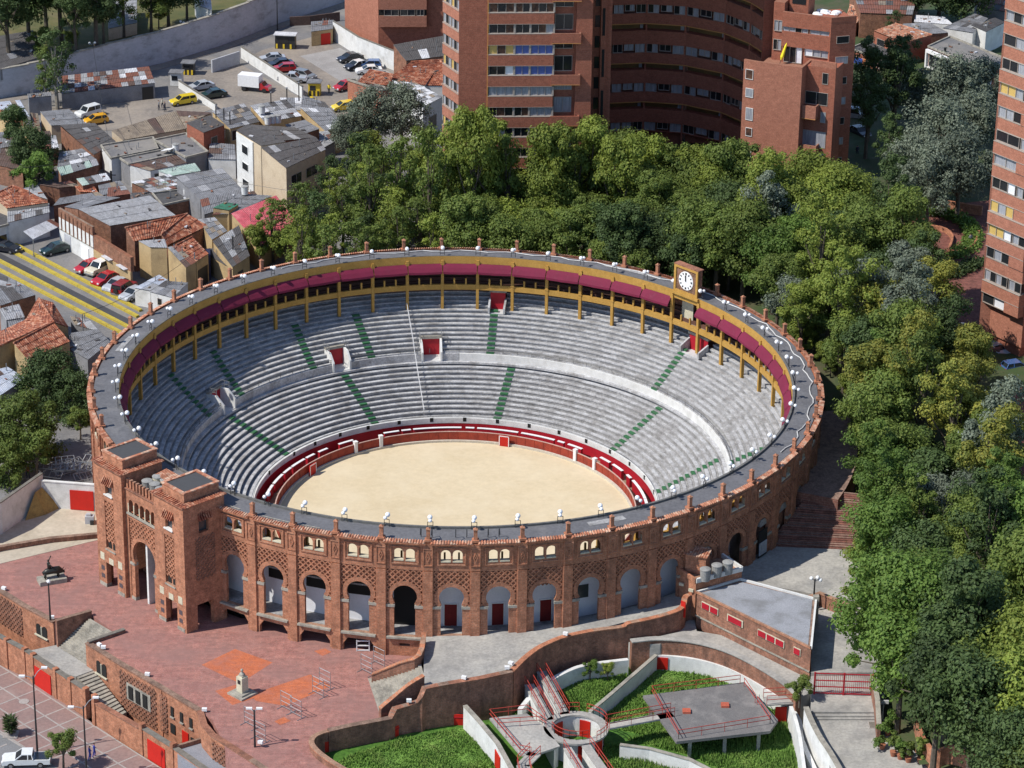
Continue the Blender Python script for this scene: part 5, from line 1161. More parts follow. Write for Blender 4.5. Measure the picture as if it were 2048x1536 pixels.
for f in range(-5, 13):
    zt = ztop0-FLR*f; zb = zt-1.36
    if zb < 0: continue
    F1.box(T1, a1, a2, zb-(FLR-1.36)+.02, zb-.06, -.9, .16, BRICKT, 'spandrel')
    F1.box(T1, a1, a2, zb-.05, zb, -.9, .18, FRM, 'sill_band')
    F1.box(T1, a1, a2, zt, zt+.05, -.9, .18, FRM, 'lintel_band')
    grp = [(sx(977), sx(1026), 3), (sx(1029), sx(1057), 2), (sx(1060), sx(1104), 3)]
    for gi, (b0, b1, n) in enumerate(grp):
        if f in (2, 3) and gi > 0: gl = CURB
        elif f == 4: gl = [CURT, CURT, CURT]
        elif f == 5: gl = [[GLD, CURO, GLD], [GLD, CURO], [CURT, CURT, CURT]][gi]
        elif f == 0: gl = [CURO, GLD, CURO]
        elif f == 1: gl = [[GLD, GLD, CURO], [GLD, GLD], [GLD, CURO, CURT]][gi]
        elif f in (2, 3): gl = [[CURY, CURO, CURY], [GLD, GLD, CURW]][f-2]
        else: gl = [rw.choice([GLD, CURT]) for _ in range(3)]
        F1.window(T1, b0, b1, zb, zt, n, gl, o=-.02)
        F1.box(T1, b1, b1+.2, zb, zt, -.3, .05, FRM, 'mullion_post')
    b0, b1 = sx(1108), sx(1144)
    if f % 2: # tall window with balcony
        F1.window(T1, b0, b1, zb+.25, zt+1.15, 2, [GLD, GLD] if f < 5 else [CURT, CURT], o=-1.0)
        F1.box(T1, a2-.3, sx(1159), zb-1.35, zb+.05, .1, .3, BRICKT, 'balcony_front')
        F1.box(T1, a2-.3, sx(1159), zb-1.42, zb-1.35, -1.0, .32, OLIN, 'balcony_slab')
        F1.box(T1, sx(1159)-.22, sx(1159), zb-1.35, zb+.05, -1.0, .1, BRICKT, 'balcony_side')
        F1.box(T1, a2-.2, a3, zb-1.35, zb-.1, -1.1, -.95, BRICKT, 'balcony_wall')
    else: F1.window(T1, b0, b1, zt-.85, zt-.05, 2, [GLD, GLD] if f != 4 else [CURT, CURT], o=-1.0)
# angled left face with strip windows
dl = Vector((-2.35, 4.9, 0)); FL_ = Face(F1.pt(a0, 0)+dl, F1.pt(a0, 0))
FL_.box(T1, 0, FL_.L, ZB, ZT, -3, -.5, BRICKT, 'wall')
for f in range(-5, 13):
    zt = ztop0-FLR*f+.35; zb = zt-1.45
    if zb < 0: continue
    FL_.box(T1, 0, FL_.L, zb-(FLR-1.45), zb, -.5, 0, BRICKLIT, 'spandrel'); FL_.box(T1, 0, FL_.L, zb-.08, zb, 0, .06, FRM, 'sill_band')
    for k in range(2): FL_.window(T1, .05+k*FL_.L/2, FL_.L/2*(k+1)-.05, zb, zt, 3, [CURT, GLD, CURT] if f % 3 else [CURY, GLD, CURT], o=-.1)
# dark stair recess right of it
F1.box(T1, a4, sx(1226), ZB, ZT, -9, -4.5, BRICKT, 'wall')
F1.box(T1, sx(1203), sx(1214), ZB, ZT, -4.5, -3.6, BRICKT, 'rib')
for f in range(-5, 12):
    z = ztop0-FLR*f-.8
    if z > 2: 
        F1.box(T1, sx(1192), sx(1202), z-1.0, z+.7, -4.5, -4.42, GLD, 'slit_window')
        if f % 2: F1.box(T1, sx(1206), sx(1211), z-2.0, z+2.0, -3.6, -3.5, DARK, 'slit_window')
# ---- curved building ----
CY0 = 108.0
zc_ = UY(1293, 47.5, CY0).z
line = [(1205, 51), (1226, 50), (1293, 47.5), (1371, 52.5), (1449, 67.5), (1499, 87.5), (1524, 104)]
cpts = [U(x, y, zc_) for x, y in line]
T2 = thing('curved_apartment_block', 'concave red brick apartment block with long ochre edged balcony bands, in shade', 'apartment block', (cpts[3].x, cpts[3].y+4, -1))
for j, (A, B) in enumerate(zip(cpts[:-1], cpts[1:])):
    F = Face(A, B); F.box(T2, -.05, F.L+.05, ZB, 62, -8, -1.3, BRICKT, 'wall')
    F.box(T2, F.L-.12, F.L+.12, ZB, 62, -1.4, .04, BRICKT, 'fin') if j > 0 else None
    for k in range(-4, 6):
        z = zc_-6.06*k
        if z < 5: continue
        F.box(T2, 0, F.L, z, z+.12, -1.3, .12, OLIN, 'slab_edge')
        F.box(T2, 0, F.L, z+.12, z+1.55, -1.3, 0, BRICKT, 'parapet_band')
        F.box(T2, 0, F.L, z-3.05, z-1.0, -1.3, .02, BRICKT, 'parapet_band')
        F.box(T2, 0, F.L, z-1.0, z-.0, -1.32, -1.2, mat('balcony_ochre_wall', (.20, .12, .045), (.13, .09, .04), .6) if 'balcony_ochre_wall' not in MATS else MATS['balcony_ochre_wall'], 'balcony_back')
        zz = z-3.05; nW = 3 if F.L > 4 else 1
        for q in range(nW):
            b0 = F.L*(q+.07)/nW; b1 = F.L*(q+.93)/nW
            F.window(T2, b0, b1, zz-1.35+(.3 if q % 2 else 0), zz, 2, rw.choice([[GLD, CURT], [CURT, CURT], [GLD, GLD], [CURT, CURT]]), o=-.15)
        F.box(T2, 0, F.L, z-6.06+1.55, zz-1.37, -1.3, 0, BRICKT, 'spandrel') if zz-1.37 > z-6.06+1.55 else None
        F.box(T2, F.L*.86, F.L*.95, z-.95, z-.1, -1.15, -1.0, CURT, 'balcony_door')
# ---- stepped front block ----
T3Y = 88.0
q0 = UY(1508, 200, T3Y); q1 = UY(1601, 200, T3Y-2.8)
F3 = Face(q0, q1); T3 = thing('stepped_brick_tower', 'stepped red brick tower block with roof terraces, right of the curved block', 'apartment tower', (q0.x+3, q0.y+2, 2))
hs = lambda px, py=200, F=F3: F.hit(px, py)[0]
zt3 = F3.hit(1550, 128)[1]
F3.box(T3, 0, hs(1601), -1, zt3-1.0, -6.5, 0, BRICKLIT, 'wall')
F3.box(T3, 0, hs(1601), zt3-1.0, zt3, -.35, 0, BRICKLIT, 'parapet'); F3.box(T3, hs(1601)-.35, hs(1601), zt3-1, zt3, -6.5, -.35, BRICKLIT, 'parapet')
FS = Face(F3.pt(0, 0)+Vector((-1.6, .9, 0)), F3.pt(0, 0)); FS.box(T3, 0, FS.L, -1, zt3-1, -3, 0, BRICKLIT, 'wall'); FS.box(T3, 0, FS.L, zt3-1, zt3, -.35, 0, BRICKLIT, 'parapet')
for (y0, y1) in ((140, 157), (178, 193), (217, 239), (257, 271), (296, 317), (334, 350)):
    r = FS.rect(1491, y1, 1507, y0); FS.window(T3, max(.1, r[0]), min(FS.L-.05, r[1]), r[2], r[3], 1, rw.choice([GLD, CURT, CURO]), FRMW, o=.08)
F3.box(T3, hs(1601), hs(1660), -1, zt3-.2, -8, -2.0, BRICKT, 'wall'); F3.box(T3, hs(1610), hs(1660), zt3-.2, zt3+.7, -2.3, -2.0, BRICKLIT, 'parapet')
for k, (y0, y1, x0, x1) in enumerate(((187, 206, 1610, 1656), (265, 290, 1603, 1652), (340, 365, 1600, 1648), (147, 168, 1644, 1657), (225, 245, 1640, 1652), (307, 322, 1636, 1648))):
    FB = Face(F3.pt(hs(1601), 0, -2.0), F3.pt(hs(1660), 0, -2.0)); r = FB.rect(x0, y1, x1, y0); FB.window(T3, r[0], r[1], r[2], r[3], 2 if k < 3 else 1, [GLD, GLD] if k in (0, 3) else [CURT, CURT], o=.04)
for (y0, y1) in ((214, 235), (293, 314)):
    FB = Face(F3.pt(hs(1601), 0, -.6), F3.pt(hs(1640), 0, -.6)); r = FB.rect(1600, y1, 1632, y0)
    FB.box(T3, .05, r[1], r[2], r[3], -.2, 0, BRICKLIT, 'balcony_front'); FB.box(T3, .05, r[1], r[2]-.08, r[2], -1.4, .03, OLIN, 'balcony_slab'); FB.box(T3, r[1]-.18, r[1], r[2], r[3], -1.4, -.2, BRICKLIT, 'balcony_side')
# upper setback storeys
FU = Face(F3.pt(hs(1563), 0, -4.2), F3.pt(hs(1663), 0, -4.4))
u0, _ = FU.hit(1563, 80); u1, _ = FU.hit(1661, 80)
zr3 = FU.hit(1600, 35)[1]
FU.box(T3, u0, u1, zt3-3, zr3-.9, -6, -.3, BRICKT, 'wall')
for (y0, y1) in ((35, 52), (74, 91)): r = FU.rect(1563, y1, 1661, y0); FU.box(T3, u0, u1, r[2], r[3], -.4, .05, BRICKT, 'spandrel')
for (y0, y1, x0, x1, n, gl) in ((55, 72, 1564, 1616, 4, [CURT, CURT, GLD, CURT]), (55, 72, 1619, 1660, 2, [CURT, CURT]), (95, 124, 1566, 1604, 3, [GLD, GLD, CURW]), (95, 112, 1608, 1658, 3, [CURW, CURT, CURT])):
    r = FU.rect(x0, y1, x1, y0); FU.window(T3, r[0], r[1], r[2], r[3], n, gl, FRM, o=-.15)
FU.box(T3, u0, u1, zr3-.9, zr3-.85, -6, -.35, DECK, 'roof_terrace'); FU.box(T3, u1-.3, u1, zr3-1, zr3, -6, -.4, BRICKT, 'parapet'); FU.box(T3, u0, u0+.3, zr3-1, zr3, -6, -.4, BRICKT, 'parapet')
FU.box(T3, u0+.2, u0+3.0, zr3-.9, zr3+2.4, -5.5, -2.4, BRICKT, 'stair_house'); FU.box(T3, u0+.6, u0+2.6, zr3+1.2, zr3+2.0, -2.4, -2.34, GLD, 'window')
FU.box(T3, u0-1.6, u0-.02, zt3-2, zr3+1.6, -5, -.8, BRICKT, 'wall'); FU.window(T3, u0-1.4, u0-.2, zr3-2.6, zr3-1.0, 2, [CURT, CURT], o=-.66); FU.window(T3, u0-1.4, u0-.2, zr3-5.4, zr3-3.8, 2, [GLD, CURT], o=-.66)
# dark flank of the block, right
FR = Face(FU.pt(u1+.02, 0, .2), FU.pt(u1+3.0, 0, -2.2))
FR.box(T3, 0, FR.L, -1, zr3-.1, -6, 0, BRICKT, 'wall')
for k in range(8):
    z = zr3-2.2-3.02*k; FR.window(T3, FR.L*.25, FR.L*.75, z-1.1, z, 1, CURT if k % 2 else GLD, o=.06)
FR.box(T3, 0, FR.L, zr3-.1, zr3+.6, -.3, 0.02, BRICKT, 'parapet')
# terrace things
UM = thing('parasol', 'closed yellow parasol leaning on the brick roof terrace', 'parasol', F3.pt(hs(1545), zt3-1.0, -3.2))
a = F3.pt(hs(1545, 128), zt3-1, -3.2); b = a+Vector((.9, .3, 3.1)); YELU = plain('parasol_yellow', (0.85, 0.72, 0.02), .6)
mk('folded_canopy', MB().tube([a.lerp(b, .2), a.lerp(b, .35), a.lerp(b, .85), b], .2, 8, radii=[.08, .26, .16, .03]), YELU, UM); mk('pole', MB().tube([a, a.lerp(b, .25)], .04), BLACK, UM)
PLS = thing('plastic_sheet', 'heap of crumpled white plastic sheets on the high roof terrace', 'plastic sheet', FU.pt(u1-2, zr3-.85, -3))
g = MB(); rr = random.Random(4)
for k in range(14): g.sphere(tuple(FU.pt(u1-3.2+rr.random()*2.8, zr3-.45+rr.random()*.5, -2.2-rr.random()*2.8)), .35+rr.random()*.4, 7, 4, sc=(1.2, 1, .7))
mk('sheet_folds', g, WHITEC, PLS, kind='stuff')
# ---- right tower ----
T4 = thing('apartment_tower', 'sunlit red brick apartment tower with stepped window bands at the right edge', 'apartment tower', U(2010, 720, 5))
A = U(1954, 700, 4.8); dirr = Vector((1, -1.45, 0)).normalized(); B = A+dirr*6.6
F5 = Face(A, B)
C_ = B+Vector((.5, 2.6, 0)); D_ = C_+dirr*9; F6 = Face(C_, D_)
z5 = F5.hit(1960, 533)[1]
wins5 = [[GLD, CURW], [CURT, GLD, CURT, GLD], [GLD, CURT, GLD], [CURY, CURY, CURW], [CURY, CURT, CURY], [GLD, GLD, CURW], [CURT, CURT], [GLD, GLD], [CURT, CURT, GLD], [CURY, CURY, CURT], [GLD, GLD, CURT], [GLD, CURT], [CURT, GLD, CURT], [CURW, CURT], [CURT, GLD]]
for F, zoff, base, sid in ((F5, 0, 7.2, 0), (F6, 1.0, 5, 1)):
    F.box(T4, 0.02, F.L, base, 75, -7, -.9, BRICKLIT, 'wall')
    if sid == 0: F.box(T4, .6, F.L-.4, 3, base, -6, -1.2, BRICKT, 'ground_floor_wall')
    for k in range(-1, 22):
        zt = z5+zoff+FLR*k; zb = zt-1.4
        if zt > 72 or zb < 5.5: continue
        e = .35*((k % 3)-1)*.4
        F.box(T4, 0, F.L, zt+.02, zt+FLR-1.42, -.9, 0+e, BRICKLIT, 'spandrel'); F.box(T4, 0, F.L, zt+FLR-1.47, zt+FLR-1.41, -.9, .05+e, FRM, 'sill_band'); F.box(T4, 0, F.L, zt, zt+.07, -.9, .03+e, FRM, 'lintel_band')
        gl = wins5[(k+1+sid*4) % len(wins5)]; n = len(gl)
        if sid == 0: F.window(T4, .15, F.L*.62, zb, zt, n, gl, o=-.1); F.box(T4, F.L*.62, F.L, zb, zt, -.8, -.02+e, BRICKLIT, 'pier') if k % 2 else F.window(T4, F.L*.66, F.L-.1, zb, zt, 2, [CURT, GLD], o=-.1)
        else: F.window(T4, .3, F.L*.45, zb, zt, n, gl, o=-.1); F.window(T4, F.L*.5, F.L*.95, zb, zt, n, gl, o=-.1)
FE = Face(A+Vector((.8, 4.5, 0)), A); FE.box(T4, 0, FE.L, 7.2, 75, -2, 0, BRICKLIT, 'wall')
F6.box(T4, 0, F6.L, 3, 6, -6, .1, BRICKT, 'plinth')
# ---- brick apartment block at the top edge ----
T5 = thing('brick_apartment_block', 'pinkish brick apartment block with projecting window bay, top edge', 'apartment block', U(760, 90, -1))
A = U(690, 48, -1); A2 = U(758, 110, -1); 
FA = Face(UY(690, 60, 173), UY(757, 90, 163)); FA.box(T5, 0, FA.L, -1, 40, -9, 0, BRICKLIT, 'wall')
FBk = Face(FA.pt(FA.L, 0), FA.pt(FA.L, 0)+Vector((13.0, .6, 0))); FBk.box(T5, 0, FBk.L, -1, 40, -9, -.02, BRICKT, 'wall')
z_ = FBk.hit(800, 15)[1]
r = FBk.rect(757, 50, 852, -30)
for k in (0, 1, 2):
    zt = z_-2.9*0+k*3.0-.0
    FBk.box(T5, FBk.hit(757, 40)[0]+.05, FBk.hit(853, 40)[0], zt-3.1, zt-1.2, 0, .9, BRICKLIT, 'bay_spandrel')
    for (x0, x1) in ((768, 797), (800, 830), (833, 848)): a_, b_ = FBk.hit(x0, 25)[0], FBk.hit(x1, 25)[0]; FBk.window(T5, a_, b_, zt-1.2, zt-.1, 2, rw.choice([[CURT, CURT], [GLD, GLD]]), o=.85)
    FBk.box(T5, FBk.hit(757, 40)[0]+.05, FBk.hit(853, 40)[0], zt-1.2, zt-.05, .0, .6, DARK, 'bay_inner')
# ======================= houses, roofs and yards =======================
CORRC = {'grey': (0.23, 0.235, 0.25), 'dark': (0.105, 0.10, 0.10), 'blue': (0.42, 0.46, 0.54), 'tan': (0.30, 0.245, 0.185), 'rust': (0.24, 0.10, 0.07), 'pale': (0.36, 0.365, 0.38), 'pink': (0.60, 0.115, 0.145), 'green': (0.06, 0.24, 0.15), 'white': (0.66, 0.67, 0.7), 'brown': (0.13, 0.085, 0.07), 'mint': (0.36, 0.47, 0.42)}
CM = {}
for k, c in CORRC.items():
    st = {'pink': (0.66, 0.25, 0.26), 'white': (.4, .4, .4), 'blue': (.6, .62, .66), 'mint': (.5, .55, .5), 'pale': (.2, .19, .18)}.get(k, (0.075, 0.065, 0.06))
    CM[k] = mat('sheet_'+k, c, tuple(q*.72 for q in c), 1.3, st, .5, .48, .72, .7, rough=.75, fine=5, famt=.35, spec=.25)
WM = {'cream': mat('cream_plaster', (0.60, 0.49, 0.35), (0.53, 0.42, 0.29), .5, (.3, .25, .2), .5, .55, .8, .5), 'yellow': mat('yellow_plaster', (0.52, 0.38, 0.20), (0.43, 0.31, 0.16), .5, (.22, .16, .1), .5, .5, .75, .6),
      'white': MATS['white_paint'], 'brick': BRICKH, 'grey': mat('grey_plaster', (0.27, 0.27, 0.28), (0.2, 0.2, 0.21), .5, (.1, .1, .1), .5, .5, .8, .5), 'blue': mat('blue_wall', (0.025, 0.04, 0.11), (0.02, 0.02, 0.04), .5)}
RJ = random.Random(3)
def bil(p, u, v): return (p[0].lerp(p[1], u)).lerp(p[3].lerp(p[2], u), v)
def corr(par, p, key, su=1.1, sv=2.0, alt=None, prob=.2, pitch=.27, amp=.045):
    Lu = (p[1]-p[0]).length; Lv = (p[3]-p[0]).length; nu = max(1, min(18, round(Lu/su))); nv = max(1, min(7, round(Lv/sv)))
    for i in range(nu):
        for j in range(nv):
            u0, u1, v0, v1 = i/nu, (i+1)/nu, j/nv, (j+1)/nv+.015; lift = .03*j+RJ.uniform(0, .02)
            n = max(2, int(Lu/nu/pitch)*2); g = MB(); vs = []; sk = RJ.uniform(-.012, .012)
            for a in range(n+1):
                for v in (v0, v1):
                    q = bil(p, u0+(u1-u0)*a/n+sk*(v-v0), min(1, v)); vs.append((q.x, q.y, q.z+lift+(amp if a % 2 else 0)+(.02 if v == v0 else 0)))
            g.add(vs, [(a*2, a*2+2, a*2+3, a*2+1) for a in range(n)])
            k = key
            if RJ.random() < prob: k = RJ.choice(alt or ['pale', 'dark', 'grey', 'brown', 'rust', 'tan'])
            o = mk('roof_sheet', g, CM[k], par)
def clay(par, p, m=None):
    Lu = (p[1]-p[0]).length; Lv = (p[3]-p[0]).length; nu = max(4, int(Lu/.15)); nv = max(2, int(Lv/.7)); g = MB(); vs = []
    for j in range(nv):
        for s in (0, 1):
            v = (j+s)/nv
            for i in range(nu+1):
                q = bil(p, i/nu, v); vs.append((q.x, q.y, q.z+(.08 if i % 2 else 0)+(.07 if s == 0 else 0)+RJ.uniform(-.015, .015)))
    W = nu+1; fs = [(r*W+i, r*W+i+1, (r+1)*W+i+1, (r+1)*W+i) for r in range(2*nv-1) for i in range(nu)]
    g.add(vs, fs); o = mk('roof_tiles', g, m or CLAY, par)
    g = MB(); g.tube([p[3]+Vector((0, 0, .06)), p[2]+Vector((0, 0, .06))], .13, 6); mk('ridge_tiles', g, m or CLAY, par)
def flat(par, p, m):
    g = MB().add([tuple(q) for q in p], [(0, 1, 2, 3)[:len(p)]] if len(p) == 4 else [tuple(range(len(p)))]); mk('roof_felt', g, m, par)
FELT = mat('roof_felt_dark', (0.10, 0.098, 0.098), (0.07, 0.068, 0.07), .5, (.2, .195, .19), .5, .58, .75, .5, fine=3)
def house(label, planes, wallk, z0=-1.0, wins=(), cat='house', name='house', inset=.12, parapet=None):
    """planes: (kind, [(px,py,z)x4: eave a, eave b, ridge b, ridge a], extras)"""
    P0 = [U(*q) for q in planes[0][1]]; c = sum(P0, Vector())/4
    T = thing(name, label, cat, (c.x, c.y, z0)); wm = WM.get(wallk, wallk)
    for pl in planes:
        p = [U(*q) for q in pl[1]]; kind = pl[0]; cc = sum(p, Vector())/len(p)
        b = [q+(cc-q)*min(.4, inset/max(.01, (cc-q).length)) for q in p]; n = len(b)
        ar = sum(b[i].x*b[(i+1) % n].y-b[(i+1) % n].x*b[i].y for i in range(n))
        if ar < 0: b = b[::-1]
        vs = [(q.x, q.y, z0) for q in b]+[(q.x, q.y, q.z-.06) for q in b]
        mk('wall', MB().add(vs, [(i, (i+1) % n, n+(i+1) % n, n+i) for i in range(n)]), wm, T)
        if kind == 'clay': clay(T, p)
        elif kind == 'clayp': clay(T, p, CLAYP)
        elif kind == 'felt': flat(T, p, FELT)
        elif kind == 'feltg': flat(T, p, ASPH)
        else: corr(T, p, kind, **(pl[2] if len(pl) > 2 else {}))
        if kind in ('felt', 'feltg'):
            g = MB()
            for a, b_ in zip(p, p[1:]+p[:1]): g.bar(a+Vector((0, 0, .1)), b_+Vector((0, 0, .1)), .22, .28)
            mk('parapet', g, STONE, T)
    if name == 'house':
        for k in range(RJ.randint(4, 8)):
            p = [U(*q) for q in RJ.choice(planes)[1]]; q = bil(p, RJ.uniform(.15, .85), RJ.uniform(.15, .85)); s_ = RJ.uniform(.12, .35)
            if RJ.random() < .45: mk('roof_pipe', MB().tube([q-Vector((0, 0, .1)), q+Vector((0, 0, RJ.uniform(.5, 1.2)))], .06, 5), STEEL, T)
            else: mk('roof_debris', MB().box((q.x, q.y, q.z+.1), (s_*2.2, s_, .14), RJ.uniform(0, 3)), RJ.choice([CM['white'], CM['dark'], CM['tan'], BRICKH, CM['rust']]), T)
    for (pi, ei, f0, f1, zc, hh, kind) in wins:
        p = [U(*q) for q in planes[pi][1]]; cc = sum(p, Vector())/len(p)
        b = [q+(cc-q)*min(.4, inset/max(.01, (cc-q).length)) for q in p]
        A, B = b[ei], b[(ei+1) % len(b)]; F = Face(A, B); 
        if F.n.dot(cc-F.A) > 0: F.n = -F.n
        if kind == 'door': F.box(T, F.L*f0, F.L*f1, z0, z0+hh, 0, .06, REDB if zc == 1 else WHITEC if zc == 2 else BLACK, 'door')
        else: F.window(T, F.L*f0, F.L*f1, zc, zc+hh, 2 if kind == 'w2' else 1, GLD, FRMW if kind == 'ww' else FRM, o=.03)
    return T
H = house
# --- lower left block beside the ring ---
H('house with bright orange clay tile roof at the left edge, above the dark round tree', [('clay', [(27, 700, 3.2), (57, 722, 3.2), (107, 647, 4.6), (2, 690, 4.6)][:0] or [(55, 719, 3.0), (141, 684, 3.0), (108, 645, 4.6), (27, 687, 4.6)]), ('clay', [(137, 655, 3.0), (106, 606, 3.0), (78, 597, 3.6), (108, 645, 4.7)]), ('clay', [(52, 640, 3.2), (0, 664, 3.2), (-4, 694, 4.5), (104, 646, 4.5)]), ('clay', [(106, 606, 3.4), (76, 597, 3.4), (52, 640, 3.4), (104, 645, 4.6)])], 'yellow')
H('low shed with dark striped grey sheet roof at the left edge, above the orange roof', [('grey', [(0, 612, 3.0), (72, 590, 3.0), (48, 570, 3.6), (-20, 580, 3.6)], {'su': .9, 'sv': 5, 'alt': ['dark', 'pale'], 'prob': .5}), ('pale', [(72, 590, 3.0), (48, 570, 3.5), (0, 548, 3.5), (-20, 580, 3.5)], {'prob': .4})], 'brick')
H('tiny lean-to with pale metal roof between the striped shed and the orange tiles', [('pale', [(12, 641, 3.4), (50, 635, 3.4), (38, 608, 4.0), (-2, 618, 4.0)], {'su': .8}), ('grey', [(20, 655, 3.0), (56, 648, 3.0), (48, 636, 3.3), (14, 640, 3.3)])], 'grey')
H('flat grey roofed shed between the orange tiles and the bullring', [('grey', [(176, 720, 1.8), (222, 684, 1.8), (196, 660, 2.4), (138, 668, 2.4)], {'prob': .05}), ('grey', [(130, 694, 1.8), (176, 720, 1.8), (138, 668, 2.4), (137, 668, 2.4)][:0] or [(176, 720, 1.8), (134, 696, 1.8), (137, 672, 2.3), (150, 668, 2.4)], {'prob': .05})], 'grey')
H('low building with pale blue sheet roof at the left edge, below the orange tiles', [('blue', [(0, 792, 2.4), (52, 757, 2.4), (16, 735, 3.0), (-30, 745, 3.0)], {'prob': .1})], 'grey')
H('house with orange clay roof at the left edge, above the white car port', [('clay', [(14, 418, 3.4), (60, 410, 3.4), (26, 372, 4.6), (-16, 392, 4.6)]), ('clay', [(14, 418, 3.4), (98, 406, 3.4), (58, 384, 4.6), (26, 372, 4.8)])], 'cream', wins=[(0, 0, .1, .4, 0.5, 1.2, 'w2')])
H('white walled building behind the car port at the left edge', [('pale', [(15, 446, 2.6), (100, 425, 2.6), (98, 407, 3.0), (15, 420, 3.0)], {'prob': .2}), ('felt', [(-60, 470, 2.2), (18, 450, 2.2), (14, 420, 2.4), (-60, 430, 2.4)])], 'white', wins=[(1, 0, .72, .95, -.2, 1.2, 'ww')])
T = thing('car_port', 'sloping white metal car port roof with two rusty sheets', 'car port', U(85, 470, -1)); corr(T, [U(66, 479, 1.6), U(124, 451, 1.6), U(102, 438, 2.5), U(46, 463, 2.5)], 'white', .9, 2.4, ['rust'], .18)
for q in ((66, 479), (120, 452)): v = U(*q, 1.6); mk('post', MB().bar((v.x, v.y, -1), (v.x, v.y, 1.6), .12), STEEL, T)
H('long hall with rounded grey sheet roof and brick gable beside the car park', [('pale', [(218, 452, 4.2), (355, 430, 4.0), (330, 405, 5.0), (185, 424, 5.2)][:0] or [(220, 452, 3.8), (352, 431, 3.8), (300, 392, 5.2), (156, 419, 5.4)], {'su': 1.5, 'prob': .05}), ('grey', [(128, 414, 3.6), (156, 419, 5.3), (240, 396, 5.3), (195, 392, 3.8)], {'prob': .05})], 'brick')
H('house with long red clay roof beside the grey hall, above the car park', [('clay', [(268, 483, 3.6), (385, 470, 3.6), (415, 447, 4.6), (252, 456, 4.9)][:0] or [(268, 484, 3.4), (345, 468, 3.4), (375, 428, 5.0), (250, 456, 4.9)]), ('clay', [(335, 492, 3.2), (417, 452, 3.6), (375, 428, 5.0), (322, 470, 4.6)])], 'brick')
H('yellow plastered house with patched grey and red roof near the ring wall', [('clay', [(393, 524, 3.0), (418, 508, 3.0), (385, 474, 4.6), (352, 491, 4.6)]), ('grey', [(372, 536, 2.8), (393, 524, 3.0), (352, 491, 4.6), (335, 496, 4.0)], {'prob': .3}), ('pale', [(300, 495, 4.0), (335, 496, 4.0), (330, 478, 4.4), (276, 482, 4.2)], {'prob': .3})], 'yellow', wins=[(0, 0, .1, .9, -1, 2.6, 'door')])
H('small white cabin with patched sheet roof at the end of the car park', [('grey', [(300, 584, 1.8), (345, 596, 1.8), (377, 566, 2.0), (330, 562, 2.0)], {'alt': ['white', 'pale', 'dark'], 'prob': .5}), ('blue', [(268, 576, 1.5), (300, 582, 1.5), (335, 560, 1.8), (318, 550, 1.8)], {'prob': .1})], 'white', wins=[(0, 0, .3, .5, 0.2, 1.0, 'w')])
H('dark roofed shed with blue doors beside the bullring, left of the green trees', [('dark', [(465, 535, 2.4), (500, 512, 2.6), (478, 452, 3.8), (425, 484, 3.6)], {'prob': .15}), ('dark', [(425, 516, 1.8), (462, 538, 1.8), (440, 495, 2.4), (415, 498, 2.4)], {'prob': .1}), ('grey', [(424, 480, 3.4), (455, 462, 3.4), (430, 436, 3.8), (396, 440, 3.8)], {'alt': ['tan', 'pale'], 'prob': .3})], 'yellow', wins=[(0, 0, .3, .6, -1, 2.2, 'door')])
T = thing('blue_gate_house', 'narrow dark blue painted facade with pole beside the yellow house', 'house', U(400, 560, -1)); g = MB().prism([U(372, 575, -1), U(422, 560, -1), U(422, 545, -1), U(372, 555, -1)], -1, 2.6); mk('wall', g, WM['blue'], T)
mk('pole', MB().bar(U(391, 577, -1), U(391, 577, -1)+Vector((0, 0, 5.2)), .16), STEEL, T)
H('building with bright pink sheet roof behind the thin green trees', [('pink', [(520, 492, 2.6), (592, 444, 2.6), (553, 391, 4.6), (462, 428, 4.6)], {'su': 1.3, 'sv': 4, 'prob': 0})], 'yellow')
H('low shed with grey roof and a green panel above the pink roof', [('grey', [(424, 430, 3.2), (466, 428, 3.2), (545, 393, 3.6), (478, 388, 3.8)], {'alt': ['rust'], 'prob': .1}), ('green', [(425, 416, 3.9), (458, 421, 3.8), (478, 409, 3.9), (450, 404, 4.0)], {'prob': 0})], 'yellow')
H('long building with ribbed blue grey sheet roof left of the white house', [('grey', [(400, 400, 4.0), (484, 378, 4.0), (444, 337, 5.0), (352, 355, 5.0)], {'su': 1.6, 'prob': .06, 'alt': ['pale']}), ('grey', [(408, 430, 3.2), (490, 404, 3.2), (484, 378, 4.0), (400, 400, 4.0)], {'su': 1.6, 'prob': .04})], 'grey')
H('tall white house with cream gable and dark sheet roof beside the trees', [('dark', [(572, 337, 7.6), (652, 299, 7.6), (632, 275, 8.8), (522, 296, 8.8)], {'su': 1.2, 'alt': ['pale', 'white'], 'prob': .12}), ('dark', [(472, 261, 8.2), (522, 292, 8.2), (572, 284, 8.6), (495, 248, 8.6)], {'prob': .03})], 'cream', wins=[(0, 0, .12, .38, 4.6, 1.5, 'w2'), (0, 0, .5, .78, 4.6, 1.5, 'w2'), (0, 0, .12, .38, 1.2, 1.5, 'w2'), (0, 0, .5, .78, 1.2, 1.5, 'w2')])
q = [U(475, 262, 8.1), U(499, 278, 8.1)]; FW = Face(q[0], q[1]+(q[1]-q[0])*.35); 
TW = thing('white_house_wing', 'bright white side wall with three small windows, left of the cream gable', 'house', U(486, 370, -1))
FW.box(TW, 0, FW.L, -1, 8.0, -.3, .22, WM['white'], 'wall')
for zc, h_ in ((5.4, 1.4), (2.9, 1.2), (.3, 1.2)): FW.window(TW, FW.L*.35, FW.L*.72, zc, zc+h_, 1, GLD, FRMW, o=.26)
